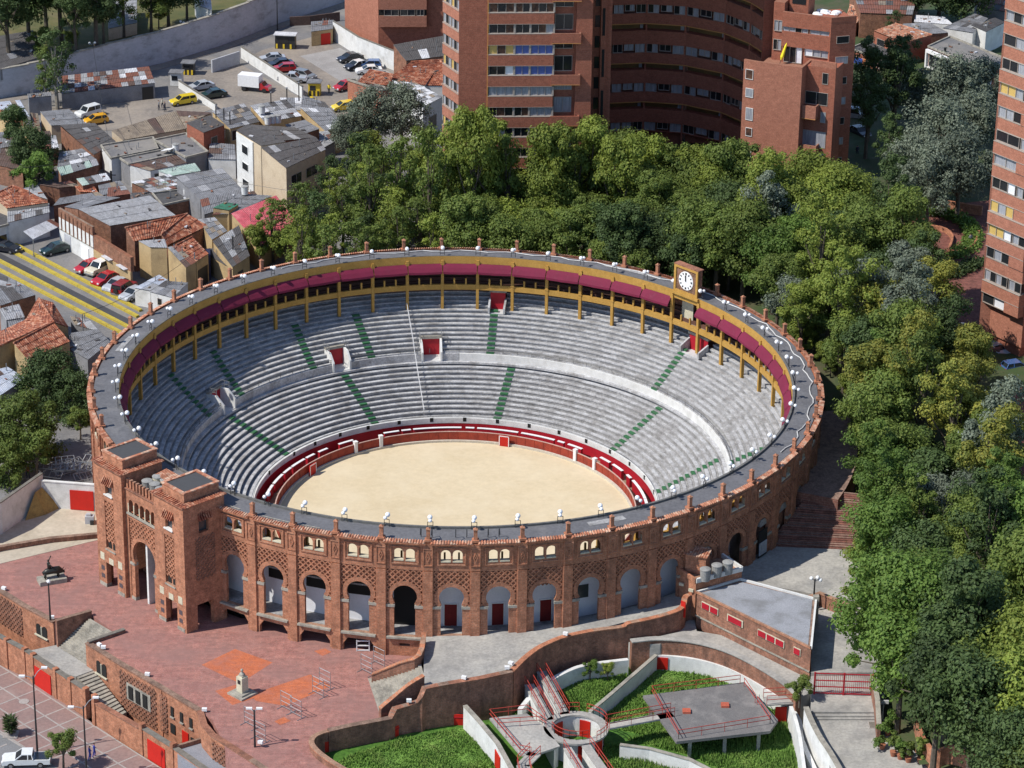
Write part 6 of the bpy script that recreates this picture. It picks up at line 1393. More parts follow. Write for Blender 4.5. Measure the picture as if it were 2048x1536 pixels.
H('small brick house with dark sheet roof behind the flat grey roofs', [('dark', [(407, 266, 4.6), (450, 250, 4.6), (420, 231, 5.2), (372, 246, 5.2)], {'su': 3, 'sv': 9, 'prob': 0})], BRICKT, wins=[(0, 0, .35, .65, 2.2, 1.2, 'w')])
H('shed with tan ribbed sheet roof along the yellow taxi yard', [('tan', [(246, 281, 2.0), (372, 258, 2.0), (352, 222, 3.0), (222, 262, 3.0)], {'alt': ['brown', 'rust', 'tan'], 'prob': .08, 'su': 1.2}), ('tan', [(372, 258, 2.1), (384, 243, 3.0), (425, 226, 3.0), (352, 222, 3.0)], {'alt': ['brown'], 'prob': .1})], 'cream')
H('low flat grey roof with two black skylights, left of the brick house', [('feltg', [(222, 318, 2.6), (316, 299, 2.6), (306, 276, 2.8), (202, 292, 2.8)])], 'white')
H('wide flat grey roof with a leaning white board in the middle of the block', [('feltg', [(372, 316, 2.8), (416, 305, 2.8), (372, 268, 3.0), (308, 281, 3.0)]), ('feltg', [(258, 330, 2.4), (360, 308, 2.4), (350, 296, 2.5), (240, 318, 2.5)])], 'grey')
H('low white house with brownish roof below the skylight roof', [('brown', [(300, 342, 2.0), (375, 326, 2.0), (358, 309, 2.4), (258, 330, 2.4)], {'prob': .15}), ('mint', [(345, 352, 1.8), (402, 342, 1.8), (390, 326, 2.1), (316, 342, 2.1)], {'prob': 0})], 'white', wins=[(0, 0, .1, .25, .2, 1.2, 'w')])
H('junk covered roof with a broken patchwork of pale and red sheets', [('pale', [(305, 386, 3.0), (374, 373, 3.0), (340, 350, 3.2), (262, 366, 3.2)], {'su': .8, 'sv': 1.0, 'alt': ['rust', 'mint', 'dark', 'tan', 'white'], 'prob': .6})], 'brick')
H('brick parapet block carrying two white tanks, right of the junk roof', [('felt', [(325, 412, 2.8), (396, 396, 2.8), (385, 378, 2.8), (305, 388, 2.8)])], 'brick')
H('dark long shed roof with pale streaks beside a tan brick wall', [('dark', [(188, 310, 2.0), (232, 283, 2.0), (190, 248, 2.8), (120, 252, 2.8)], {'alt': ['pale', 'brown'], 'prob': .2})], 'brick')
H('pale blue sheet roof beside the green garage door, left edge', [('blue', [(0, 222, 2.4), (60, 234, 2.4), (40, 200, 3.0), (-10, 205, 3.0)], {'prob': .05})], 'grey')
H('narrow red clay roof at the left edge below the pale blue one', [('clay', [(18, 240, 2.6), (60, 259, 2.6), (38, 234, 3.2), (-8, 218, 3.2)])], 'yellow')
H('grey sheet roof in front of the orange taxi', [('grey', [(102, 252, 2.0), (172, 247, 2.0), (138, 219, 2.5), (80, 224, 2.5)], {'prob': .04})], 'cream')
H('mint green and grey sheet roof in front of a dark tree', [('mint', [(122, 352, 2.2), (198, 330, 2.2), (192, 318, 2.5), (115, 335, 2.5)], {'alt': ['pale', 'grey'], 'prob': .3}), ('grey', [(115, 335, 2.4), (192, 318, 2.4), (165, 298, 2.8), (118, 306, 2.8)], {'alt': ['white', 'pale'], 'prob': .3})], 'brick')
H('low brick shed with dark flat roof right of the dark tree', [('brown', [(118, 376, 2.0), (160, 372, 2.0), (140, 362, 2.2), (78, 370, 2.2)], {'prob': .1}), ('pale', [(50, 384, 2.0), (96, 400, 2.0), (76, 370, 2.4), (46, 377, 2.4)], {'prob': .1}), ('clay', [(160, 385, 1.8), (196, 386, 1.8), (190, 376, 2.0), (150, 374, 2.0)])], 'brick')
H('cluster of patched grey roofs below the mint roof', [('pale', [(165, 372, 2.6), (222, 360, 2.6), (212, 346, 2.8), (152, 358, 2.8)], {'alt': ['white', 'mint', 'rust', 'dark'], 'prob': .5}), ('grey', [(200, 392, 2.0), (258, 380, 2.0), (240, 362, 2.2), (196, 368, 2.2)], {'alt': ['tan', 'dark'], 'prob': .4}), ('grey', [(106, 412, 2.0), (210, 394, 2.0), (195, 384, 2.2), (120, 396, 2.2)], {'prob': .2})], 'brick')
H('grey asbestos roofs with white patches and chimneys by the parking wall', [('grey', [(460, 258, 4.0), (520, 244, 4.0), (488, 208, 4.6), (424, 224, 4.6)], {'su': .9, 'sv': 1.4, 'alt': ['pale', 'tan', 'dark'], 'prob': .5}), ('pale', [(530, 245, 4.0), (604, 232, 4.0), (572, 200, 4.6), (500, 212, 4.6)], {'su': 1, 'sv': 1.6, 'alt': ['grey', 'white', 'dark'], 'prob': .5}), ('grey', [(565, 214, 3.6), (604, 222, 3.6), (604, 196, 4.0), (560, 196, 4.0)], {'alt': ['white', 'pale'], 'prob': .5})], 'yellow', wins=[(0, 0, .05, .9, 2.0, 1.6, 'w2')])
H('dark patched roof with four white drums above the white house', [('dark', [(545, 284, 5.6), (632, 275, 5.6), (590, 256, 6.4), (500, 250, 6.4)], {'alt': ['pale'], 'prob': .08}), ('grey', [(596, 272, 5.0), (640, 258, 5.0), (610, 240, 5.6), (570, 250, 5.6)], {'prob': .1})], 'brick')
H('yellow brick wall building with wavy grey roof left of the grey tree', [('grey', [(650, 262, 3.2), (690, 250, 3.2), (664, 222, 4.2), (600, 216, 4.2)], {'alt': ['white', 'pale'], 'prob': .3}), ('grey', [(600, 216, 4.1), (664, 222, 4.1), (650, 205, 4.4), (606, 192, 4.4)], {'alt': ['dark'], 'prob': .3})], 'yellow')
H('grey sheet lean-to beside the white house, towards the trees', [('pale', [(640, 300, 3.0), (672, 282, 3.0), (656, 262, 3.6), (612, 268, 3.6)], {'prob': .2})], 'grey')
# right-middle of the upper left
H('house with dark red clay roof at the corner of the parking lot', [('clay', [(712, 166, 3.6), (776, 172, 3.6), (788, 150, 4.4), (738, 140, 4.4)])], BRICKLIT)
H('brick house with flat dark roof strip in front of the dark red clay roof', [('felt', [(762, 182, 3.4), (778, 178, 3.4), (712, 160, 3.6), (694, 160, 3.6)])], BRICKLIT, wins=[(0, 3, .35, .5, .5, 1.2, 'w')])
H('large orange clay roof against the left side of the tower', [('clay', [(772, 160, 3.4), (850, 172, 3.4), (886, 120, 4.8), (822, 124, 4.8)]), ('clay', [(850, 172, 3.2), (900, 172, 3.2), (900, 140, 4.8), (880, 122, 4.8)])], 'white')
H('white topped narrow building with ragged roof below the clay roofs', [('white', [(846, 214, 5.2), (886, 194, 5.2), (832, 168, 5.6), (784, 164, 5.6)], {'su': 1, 'sv': 1.4, 'alt': ['pale', 'grey', 'tan'], 'prob': .45})], 'white', wins=[(0, 0, .3, .7, 1, 2, 'w2')])
H('dark sheet roof with long white skylights between the towers', [('dark', [(812, 122, 3.0), (892, 112, 3.0), (886, 72, 4.0), (786, 90, 4.0)], {'su': 1.4, 'sv': 2.6, 'alt': ['white'], 'prob': .16})], 'brick')
H('long tin shed with rust red and white patches beside the thin tree', [('rust', [(122, 188, 1.6), (311, 166, 1.6), (298, 134, 2.5), (124, 153, 2.5)], {'su': 1.15, 'sv': 1.5, 'alt': ['pale', 'white', 'brown', 'grey', 'pale'], 'prob': .62}),], WM['grey'], wins=[(0, 0, .86, .98, -1, 2.1, 'door')])
H('green garage door shed at the far left of the taxi yard', [('grey', [(56, 196, 2.0), (104, 192, 2.0), (102, 184, 2.2), (54, 188, 2.2)])], 'grey')
g = Face(U(56, 222, -1), U(104, 218, -1)); T = thing('garage_door', 'wide dark green garage door in the left corner of the yard', 'door', U(80, 222, -1)); g.box(T, .1, g.L-.1, -1, 1.3, 0, .1, mat('garage_green', (.05, .14, .08), (.04, .1, .06), 1), 'door_leaf')
H('grey roofed shed between the tan roof and the orange taxi', [('grey', [(150, 262, 2.0), (196, 252, 2.0), (180, 246, 2.2), (130, 250, 2.2)], {'prob': .2})], 'brick')
H('low brick sheds with rusty roofs under the dark tree, left edge', [('brown', [(-10, 330, 2.0), (46, 342, 2.0), (30, 300, 2.6), (-20, 296, 2.6)], {'prob': .1}), ('brown', [(60, 292, 1.8), (110, 288, 1.8), (100, 262, 2.2), (60, 266, 2.2)], {'alt': ['pale', 'white', 'tan'], 'prob': .4}), ('pale', [(88, 300, 1.8), (118, 296, 1.8), (112, 272, 2.2), (92, 270, 2.2)], {'alt': ['white', 'tan', 'rust'], 'prob': .5})], 'brick')
H('narrow cream sheds and fence between garage door and grey roof', [('tan', [(62, 250, 1.4), (82, 262, 1.4), (76, 228, 1.6), (60, 226, 1.6)], {'prob': .3})], 'cream')
H('roof with old tiles between the long hall and the junk roof', [('rust', [(214, 395, 2.6), (262, 388, 2.6), (250, 372, 2.8), (216, 376, 2.8)], {'alt': ['pale', 'dark'], 'prob': .5}), ('dark', [(268, 402, 2.8), (310, 396, 2.8), (300, 384, 3.0), (262, 386, 3.0)], {'alt': ['tan'], 'prob': .3})], 'brick')
H('small grey roofs behind the white house towards the parking wall', [('grey', [(416, 318, 2.0), (472, 320, 2.0), (470, 290, 2.4), (420, 286, 2.4)], {'alt': ['pale', 'brown'], 'prob': .25}), ('grey', [(600, 300, 3), (640, 290, 3), (640, 276, 3.2), (604, 280, 3.2)], {'prob': .1})], 'white')
H('brown sheet roof strips above the pink roof', [('brown', [(470, 404, 2.8), (520, 396, 2.8), (508, 382, 3.0), (472, 388, 3.0)], {'alt': ['rust', 'grey'], 'prob': .5})], 'yellow')
H('grey sheds below the pale blue roof at the left edge', [('grey', [(-20, 300, 1.4), (40, 290, 1.4), (30, 262, 1.8), (-20, 268, 1.8)], {'alt': ['brown'], 'prob': .4})], 'yellow')
H('low grey roofs behind the orange tiled house, beside the ramp road', [('pale', [(150, 650, 1.4), (200, 664, 1.4), (180, 640, 1.8), (140, 632, 1.8)], {'alt': ['clay' if False else 'rust', 'tan'], 'prob': .3})], 'grey')
# top right houses
ZQ = 4.0
H('house with faded red tile roof right of the stepped tower', [('clayp', [(1747, 62, 9.5), (1806, 86, 9.5), (1864, 70, 9.5), (1790, 47, 10.2)])], BRICKT, z0=ZQ, wins=[(0, 0, .12, .38, 7.4, 1.2, 'w'), (0, 0, .6, .9, 7.4, 1.2, 'w')])
H('flat dark roofed house with a painted blue and orange side wall', [('felt', [(1700, 98, 7.4), (1762, 120, 7.4), (1806, 104, 7.4), (1744, 80, 7.4)])], BRICKT, z0=ZQ)
H('grey hipped roof house behind the red tile roof', [('grey', [(1806, 72, 9.0), (1898, 66, 9.0), (1860, 46, 9.8), (1806, 48, 9.8)], {'prob': .15})], BRICKH, z0=ZQ)
H('white walled roof block at the top right', [('white', [(1828, 44, 9), (1908, 50, 9), (1890, 34, 9.4), (1830, 30, 9.4)], {'prob': 0})], 'white', z0=ZQ)
H('dark roofs between the white block and the right tower', [('grey', [(1884, 56, 9.2), (1946, 66, 9.2), (1976, 38, 9.8), (1950, 28, 9.8)], {'alt': ['pale', 'dark'], 'prob': .4}), ('dark', [(1940, 50, 9.6), (1972, 64, 9.6), (2010, 45, 9.6), (1990, 36, 9.6)], {'prob': .1})], 'white', z0=ZQ)
SC = H('grey flat roofed school-like building with white frame and big windows, top right', [('feltg', [(1856, 94, 9.0), (1984, 146, 9.0), (2010, 118, 9.0), (1900, 74, 9.0)])], BRICKT, z0=ZQ)
FQ = Face(U(1856, 96, 9.0), U(1984, 148, 9.0))
FQ.box(SC, 0, FQ.L, 8.4, 8.9, 0, .5, WHITEC, 'white_fascia'); FQ.box(SC, 0, .3, ZQ, 8.4, 0, .5, WHITEC, 'white_post'); FQ.box(SC, FQ.L-.3, FQ.L, ZQ, 8.4, 0, .5, WHITEC, 'white_post')
for k in range(4): FQ.window(SC, FQ.L*(.03+.245*k), FQ.L*(.03+.245*k+(.2 if k == 0 else .14)), 6.2, 8.2, 2, GLD, FRMW, o=.05)
FQ.box(SC, 0, FQ.L*.3, 5.8, 6.1, 0, .3, WHITEC, 'sill_band')
for k in range(3): q = U(1890+k*33, 102+k*13, 9.15); mk('roof_vent', MB().box((q.x, q.y, 9.4), (.35, .35, .6)), BLACK, SC)
PW = thing('painted_wall', 'wall painted in blue, orange and white patches beside the dark trees', 'wall', U(1715, 150, ZQ)); Fp = Face(U(1698, 108, 7.0), U(1760, 130, 7.0))
Fp.box(PW, 0, Fp.L, ZQ, 7.0, -.2, .05, mat('orange_mural', (0.55, .17, .04), (.35, .12, .06), 1.2, (.6, .6, .6), 1.4, .5, .62, .7), 'wall'); Fp.box(PW, 0, Fp.L*.45, 5.9, 7.0, .05, .08, plain('mural_blue', (.03, .07, .3), .6), 'blue_field')
H('small brick buildings with red tile roof at the top edge right of the tower', [('clayp', [(1690, 40, 8), (1712, 48, 8), (1730, 24, 8.6), (1700, 10, 8.6)]), ('white', [(1720, 52, 7), (1785, 46, 7), (1790, 30, 7.4), (1740, 32, 7.4)], {'su': 1, 'sv': 1, 'alt': ['dark', 'grey', 'pale'], 'prob': .5})], BRICKH, z0=ZQ)
H('brick wall building at the very top edge, right of centre', [('rust', [(1720, 26, 10), (1825, 30, 10), (1840, -30, 10.5), (1700, -30, 10.5)], {'prob': .2})], BRICKH, z0=ZQ)
H('rusty sheet roof in the top right corner above the dark tree', [('rust', [(1960, 14, 9.5), (2010, 24, 9.5), (2040, -10, 10), (1950, -14, 10)], {'prob': .2})], 'grey', z0=ZQ)
mk('street_right', MB().prism(P((1690, 250), (1990, 150), (2060, 300), (1900, 420), (1640, 420), z=ZQ+1.4), -4, ZQ+1.4), ASPH, kind='structure')
# --- facade wall of the lower-left car park ---
FWL = thing('car_park_wall', 'long brick and white facade wall with pilasters along the lower left car park', 'wall', U(180, 516, -1))
fa, fb = U(124, 493, -1), U(188, 530, -1); F = Face(fa, fb)
F.box(FWL, -.5, F.L, -1, 3.3, -.3, 0, WHITE, 'wall'); F.box(FWL, -.5, F.L, 3.3, 4.6, -.35, .02, BRICKH, 'brick_attic')
for k in range(8): F.box(FWL, F.L*(k+.2)/8, F.L*(k+.2)/8+.14, 1.6, 4.3, 0, .12, BRICKH, 'pilaster')
F.box(FWL, -.5, F.L, 1.5, 1.62, 0, .08, STONE, 'ledge'); F.box(FWL, F.L*.62, F.L*.86, -1, 1.0, 0, .1, WHITEC, 'white_door'); F.box(FWL, F.L*.1, F.L*.3, -1, 1.3, 0, .06, GREYW, 'grey_door')
F2 = Face(fb, U(262, 576, -1)); F2.box(FWL, 0, F2.L, -1, 1.3, -.3, 0, WM['yellow'], 'low_wall'); F2.box(FWL, 0, F2.L, 1.3, 3.4, -.6, -.1, BRICKH, 'upper_wall')
for k in range(2): F2.box(FWL, F2.L*(.3+.4*k), F2.L*(.52+.4*k), 1.4, 1.5, -.1, .5, CM['white'], 'ledge_sheet')
# --- walls round the lots ---
def gwall(label, ptsb, h, m, th=.25, z0=-1, cop=None):
    T = thing('lot_wall', label, 'wall', U(ptsb[0][0], ptsb[0][1], z0))
    for a, b in zip(ptsb[:-1], ptsb[1:]):
        F = Face(U(a[0], a[1], z0), U(b[0], b[1], z0)); F.box(T, 0, F.L, z0, z0+h, -th, 0, m, 'wall_section')
        if cop: F.box(T, 0, F.L, z0+h, z0+h+.12, -th-.04, .04, cop, 'coping')
    return T
gwall('low white wall dividing the taxi yard from the truck yard', [(357, 176), (432, 224)], 1.2, WHITE, cop=COPM)
gwall('long white wall between the truck yard and the far parking lot', [(482, 116), (512, 136), (604, 196)], 1.9, WHITE, cop=COPM)
gwall('tall white wall along the right side of the far parking lot', [(666, 80), (716, 112), (830, 158)], 3.3, WHITE, cop=COPM)
gwall('rusty panel fence at the top of the far parking lot', [(580, 52), (620, 50), (680, 42)], 1.6, CM['brown'])
gwall('grey wall stub with dark streaks by the truck yard entrance', [(425, 146), (480, 128)], 2.2, GREYW)
SHD = H('small grey shed with a red door at the top of the far lot', [('grey', [(622, 64, 1.6), (666, 58, 1.6), (668, 40, 1.9), (622, 44, 1.9)], {'alt': ['rust'], 'prob': .3})], 'yellow', wins=[(0, 0, .45, .9, 1, 2.0, 'door')])
# --- long road wall with steps ---
PWL = thing('graffiti_wall', 'very long grey road wall with stepped top and dark scribbles, upper left', 'wall', U(200, 170, -1))
basep = [(-60, 206), (0, 197), (60, 186), (110, 176), (160, 164), (217, 150), (270, 138), (325, 126), (380, 110), (440, 92), (500, 70), (560, 46), (640, 20), (700, 0)]
GWM = mat('road_wall_plaster', (0.50, 0.49, 0.52), (0.43, 0.43, 0.46), .3, (.20, .19, .18), .35, .5, .7, .7, stretch=(1, 1, 2), fine=2, famt=.12)
for k, (a, b) in enumerate(zip(basep[:-1], basep[1:])):
    F = Face(U(a[0], a[1], -1), U(b[0], b[1], -1)); F.box(PWL, 0, F.L, -1, 3.6+(k % 2)*.02+.12*k, -.5, 0, GWM, 'wall_section'); F.box(PWL, 0, F.L+.05, 3.6+(k % 2)*.02+.12*k, 3.75+.12*k, -.6, .06, STONE, 'coping')
SCR = plain('graffiti_ink', (0.08, .08, .09), .8)
for (x, y) in ((268, 118), (283, 112), (425, 74), (172, 142), (140, 150), (300, 108)):
    v = U(x, y+26, -1); rr = random.Random(x); g = MB(); F = Face(U(basep[5][0], basep[5][1], -1), U(basep[8][0], basep[8][1], -1))
    pts = [Vector((v.x+k*.22, v.y-.05+k*.33*0+.0, .3+rr.uniform(-.5, .6))) for k in range(9)]
    fa_ = Face(U(x-20, 150-(x-217)*.245, -1), U(x+20, 150-(x+3-180)*.245, -1)); s0 = fa_.L*.2
    pts = [fa_.pt(s0+k*.22, .5+rr.uniform(-.5, .7), .25) for k in range(9)]
    g.tube(pts, .05, 4); mk('graffiti', g, SCR, PWL)
slab('upper_park_ground', [Vector((-300, 150, 0))]+[U(x, y-2, -1) for x, y in basep]+[U(720, -30, -1), Vector((20, 500, 0)), Vector((-300, 500, 0))], -3, 2.2, mat('upper_grass', (.13, .12, .04), (.08, .09, .03), .3, (.2, .15, .08), .2, .5, .7, .6))
slab('sidewalk', [U(x, y+1, -.97) for x, y in basep]+[U(x, y+11, -.97) for x, y in basep[::-1]], -2, -.92, DIRT)
for k, pg in enumerate([[(100, 215), (300, 195), (430, 215), (350, 250), (200, 262), (110, 240)], [(360, 150), (480, 128), (600, 195), (560, 212), (440, 222), (358, 176)], [(525, 100), (640, 70), (680, 110), (830, 160), (700, 240), (640, 230), (560, 160), (490, 118)]]):
    slab('yard_dirt', P(*pg, z=-.98), -2, -.965+.002*k, DIRT)
slab('concrete_pad', P((600, 112), (680, 96), (790, 150), (690, 168), z=-.96), -2, -.95, mat('pad_concrete', (.34, .33, .32), (.28, .27, .26), .4))
# yellow kerbs of the ramp road
YK = mat('yellow_kerb_paint', (0.52, 0.41, 0.06), (0.42, 0.32, 0.05), 1.2, (.2, .17, .08), .8, .55, .75, .5)
for k, (a, b) in enumerate([((-40, 452), (282, 622)), ((-40, 470), (276, 634)), ((-40, 502), (268, 660)), ((-40, 520), (262, 676))]):
    A, B = U(*a, -.9), U(*b, -.9); T = thing('yellow_kerb', ['upper', 'second', 'third', 'lowest'][k]+' of the four yellow painted kerbs running to the ring', 'kerb', A, 'yellow kerbs of the ramp'); n = 14
    for j in range(n): mk('kerb_stone', MB().bar(A.lerp(B, j/n), A.lerp(B, (j+.985)/n), .5, .42), YK, T)
slab('ramp_road', P((-40, 486), (272, 646), (268, 655), (-40, 496), z=-.98), -3, -.93, mat('ramp_asphalt', (.075, .075, .08), (.06, .06, .065), .4))
# upper-left park things
H('long dark sheet roof with bright skylights left edge of the park', [('dark', [(0, 140, 3.8), (100, 108, 3.8), (66, 62, 5.2), (-40, 80, 5.2)], {'su': 1.6, 'sv': 2.4, 'alt': ['white', 'grey'], 'prob': .12})], 'grey', z0=2)
H('cream box building half hidden by dark conifers in the park', [('pale', [(216, 58, 4.2), (274, 46, 4.2), (274, 2, 4.4), (218, 6, 4.4)], {'prob': 0})], 'cream', z0=2)
H('white pavilion with pillars beside the stepped wall', [('white', [(400, 12, 5.5), (424, 22, 5.5), (420, -20, 5.8), (388, -10, 5.8)], {'prob': 0})], 'white', z0=2, wins=[(0, 0, .3, .6, 2, 2.2, 'door')])
# rooftop tanks and drums
for (x, y, z, l) in ((374, 392, 2.8, 'white roof tank on the brick parapet block, left of two'), (388, 388, 2.8, 'white roof tank on the brick parapet block, right of two'), (352, 303, 2.8, 'grey roof tank beside the leaning white board'), (444, 276, 2.2, 'white tank at the foot of the small brick house'), (490, 388, 4.0, 'grey tank at the corner of the white house foot'), (536, 248, 6.2, 'first white drum of the row on the dark roof'), (546, 246, 6.2, 'second white drum of the row on the dark roof'), (556, 245, 6.2, 'third white drum of the row on the dark roof'), (524, 226, 4.6, 'cream tank standing on the asbestos roofs')):
    v = U(x, y, z); tank(v, .55, 1.1, l, 'roof tanks in the old block', WHITE)
for (x, y, z, hh, l) in ((432, 232, 4.4, 1.6, 'thin roof pipe with white globe by the brick house'), (448, 240, 4.4, 1.8, 'thin black roof pipe, second from the brick house'), (460, 246, 4.4, 1.8, 'thin roof pipe, third from the brick house'), (542, 208, 4.5, 1.8, 'roof chimney pipe by the white truck wall'), (574, 204, 4.5, 2.2, 'roof chimney pipe, next one to the right'), (598, 198, 4.5, 2.6, 'tall roof chimney pipe near the yellow kiosk'), (466, 500, 3.0, 2.0, 'bent black stove pipe on the dark shed roof')):
    v = U(x, y, z); T = thing('roof_pipe', l, 'pipe', v, 'pipes on the old roofs'); mk('pipe_tube', MB().tube([v-Vector((0, 0, .3)), v+Vector((0, 0, hh))], .09, 7), BLACK, T); mk('pipe_cap', MB().cyl((v.x, v.y, v.z+hh), .15, .15, 8), STEEL, T)
v = U(326, 300, 2.9); T = thing('white_board', 'white board leaning on the wide flat grey roof', 'board', v); mk('board', MB().bar(v, v+Vector((1.6, -1.0, .6)), 1.1, .06), WHITEC, T)

for k, (a, za, b, zb_, l) in enumerate([((224, 396), 7, (188, 150), 4.5, 'overhead cable from the black roof pole to the lamp by the road wall'), ((224, 396), 7, (602, 470), 5.5, 'overhead cable from the black roof pole towards the thin trees'), ((224, 396), 6.6, (-20, 430), 6, 'overhead cable from the black roof pole to the left edge'), ((168, 700), 4, (391, 577), 4, 'overhead cable between the grey pole and the blue painted house')]):
    A, B = U(*a, -1)+Vector((0, 0, za+1)), U(*b, -1)+Vector((0, 0, zb_+1)); T = thing('overhead_cable', l, 'cable', A, 'overhead cables of the old block')
    mk('cable', MB().tube([A.lerp(B, f/10)-Vector((0, 0, 4*.9*(f/10)*(1-f/10))) for f in range(11)], .03, 4), BLACK, T)
# ======================= vehicles =======================
def paint(n, c): return plain('car_paint_'+n, c, .25, 0, .5, .6)
CP = {k: paint(k, v) for k, v in {'red': (.42, .012, .02), 'white': (.72, .73, .72), 'silver': (.42, .44, .47), 'darkgreen': (.015, .04, .035), 'darkred': (.22, .012, .02), 'yellow': (.75, .55, .02), 'taxi': (.75, .38, .02), 'dark': (.02, .022, .03), 'cream': (.62, .57, .44), 'blue': (.05, .12, .3), 'grey': (.2, .21, .22)}.items()}
CGL = plain('car_glass', (.02, .025, .03), .05); TYRE = plain('tyre_rubber', (.015, .015, .015), .8); RIMM = plain('wheel_rim', (.35, .35, .36), .35, .7); LAMPM = plain('headlight_glass', (.7, .72, .75), .15); TAILM = plain('tail_light', (.4, .01, .01), .3)
def prism_x(prof, hw0, hw1=None):
    """side outline (x, z) swept across the width; hw may depend on height"""
    g = MB(); n = len(prof); hw = [(hw1 if (hw1 is not None and z > 1.0) else hw0) for x, z in prof]
    vs = [(x, -hw[i], z) for i, (x, z) in enumerate(prof)]+[(x, hw[i], z) for i, (x, z) in enumerate(prof)]
    g.add(vs, [tuple(range(n)), tuple(range(2*n-1, n-1, -1))]+[(i, i+n, (i+1) % n+n, (i+1) % n) for i in range(n)]); return g
SHAPES = {
 'sedan': dict(body=[(-2.15, .32), (-2.22, .62), (-2.12, .92), (-1.35, .98), (.95, .96), (1.95, .80), (2.18, .62), (2.15, .32)], gh=[(-1.62, .96), (-.95, 1.36), (.25, 1.38), (1.05, .95)], w=.84, wb=(-1.32, 1.32)),
 'hatch': dict(body=[(-1.85, .32), (-1.9, .7), (-1.82, .98), (.85, .96), (1.65, .82), (1.9, .62), (1.88, .32)], gh=[(-1.8, .96), (-1.5, 1.4), (.2, 1.42), (.98, .95)], w=.80, wb=(-1.18, 1.2)),
 'wagon': dict(body=[(-2.1, .32), (-2.15, .7), (-2.1, .98), (.95, .96), (1.9, .84), (2.1, .62), (2.08, .32)], gh=[(-2.08, .96), (-1.9, 1.42), (.3, 1.42), (1.0, .95)], w=.80, wb=(-1.25, 1.3)),
 'suv': dict(body=[(-2.0, .42), (-2.05, .8), (-2.02, 1.12), (.8, 1.1), (1.9, 1.05), (2.02, .8), (2.0, .42)], gh=[(-2.0, 1.1), (-1.92, 1.72), (.3, 1.74), (.85, 1.1)], w=.86, wb=(-1.25, 1.3)),
 'pickup': dict(body=[(-2.4, .42), (-2.45, .95), (-.7, .95), (-.7, 1.0), (.9, 1.0), (2.2, .92), (2.4, .7), (2.38, .42)], gh=[(-.75, 1.0), (-.62, 1.5), (.35, 1.52), (1.05, 1.0)], w=.86, wb=(-1.45, 1.5)),
}
def car(label, rear, front, z, shape, col, roof=None, group=None, cat='car', extra=None):
    A, B = U(*rear, z), U(*front, z); c = (A+B)/2; a = atan2(B.y-A.y, B.x-A.x); sh = SHAPES[shape]
    nm = {'sedan': 'parked_car', 'hatch': 'parked_car', 'wagon': 'station_wagon', 'suv': 'off_road_car', 'pickup': 'pickup_truck'}[shape]
    T = thing(nm, label, cat, c, group, a); w_ = sh['w']; m = CP[col]
    mk('body', prism_x(sh['body'], w_), m, T, world=False)
    gh = sh['gh']; tw = w_*.80
    vs = [(x, s*(w_*.95 if i in (0, 3) else tw), q) for s in (-1, 1) for i, (x, q) in enumerate(gh)]
    mk('windows', MB().add(vs, [(0, 1, 2, 3), (7, 6, 5, 4), (0, 4, 5, 1), (2, 6, 7, 3)]), CGL, T, world=False)
    x0, x1, zt = gh[1][0], gh[2][0], gh[1][1]; g = MB().box(((x0+x1)/2, 0, zt+.02), (x1-x0+.12, tw*2+.06, .07)); mk('roof', g, CP[roof] if roof else m, T, world=False)
    g = MB()
    for s in (-1, 1):
        for (p, q) in ((0, 1), (3, 2)): g.bar((gh[p][0], s*w_*.95, gh[p][1]), (gh[q][0], s*tw, gh[q][1]), .09)
        xm = (x0+x1)/2-.1; g.bar((xm, s*w_*.95, gh[0][1]), (xm, s*tw, zt), .09)
    mk('pillars', g, CP[roof] if roof else m, T, world=False, kind='stuff')
    for xb in sh['wb']:
        for s in (-1, 1):
            r = .34 if shape in ('suv', 'pickup') else .30
            t = MB().cyl((0, 0, -.11), r, .22, 14); t.xf(Matrix.Translation((xb, s*(w_-.09), r)) @ Matrix.Rotation(pi/2, 4, 'X')); wh = mk('wheel', t, TYRE, T, world=False)
            t = MB().cyl((0, 0, -.12), r*.55, .24, 10); t.xf(Matrix.Translation((xb, s*(w_-.09), r)) @ Matrix.Rotation(pi/2, 4, 'X')); mk('rim', t, RIMM, wh, world=False)
    xf, zf = sh['body'][-2][0], sh['body'][-2][1]; xr = sh['body'][1][0]
    for s in (-1, 1):
        mk('headlight', MB().box((xf-.02, s*w_*.68, zf-.02), (.12, .32, .16)), LAMPM, T, world=False); mk('tail_light', MB().box((xr+.02, s*w_*.78, .78), (.08, .22, .18)), TAILM, T, world=False)
    mk('bumper', MB().box((xf+.03, 0, .42), (.12, w_*1.9, .16)).box((xr-.02, 0, .42), (.12, w_*1.9, .16)), CP['grey'] if shape != 'sedan' else m, T, world=False, kind='stuff')
    if shape == 'pickup': mk('cargo_bed', MB().box((-1.6, 0, .97), (1.5, w_*1.7, .04)), CP['dark'], T, world=False)
    if extra == 'spare': t = MB().cyl((0, 0, -.1), .33, .2, 14); t.xf(Matrix.Translation((-2.14, 0, .95)) @ Matrix.Rotation(pi/2, 4, 'Y')); mk('spare_wheel', t, TYRE, T, world=False)
    return T
G1, G2, G3 = 'cars parked in the lower left lot', 'cars parked in the upper lots', 'cars by the right tower'
car('dark red car at the top of the slanted row in the lower left lot', (200, 534), (152, 550), -.95, 'hatch', 'red', None, G1)
car('cream off-road car with white roof in the lower left row', (222, 536), (174, 556), -.95, 'suv', 'cream', 'white', G1)
car('bright red hatchback, third of the slanted row in the lower left lot', (236, 556), (190, 574), -.95, 'sedan', 'red', None, G1)
car('silver sedan between the red cars of the lower left row', (258, 566), (210, 588), -.95, 'sedan', 'silver', None, G1)
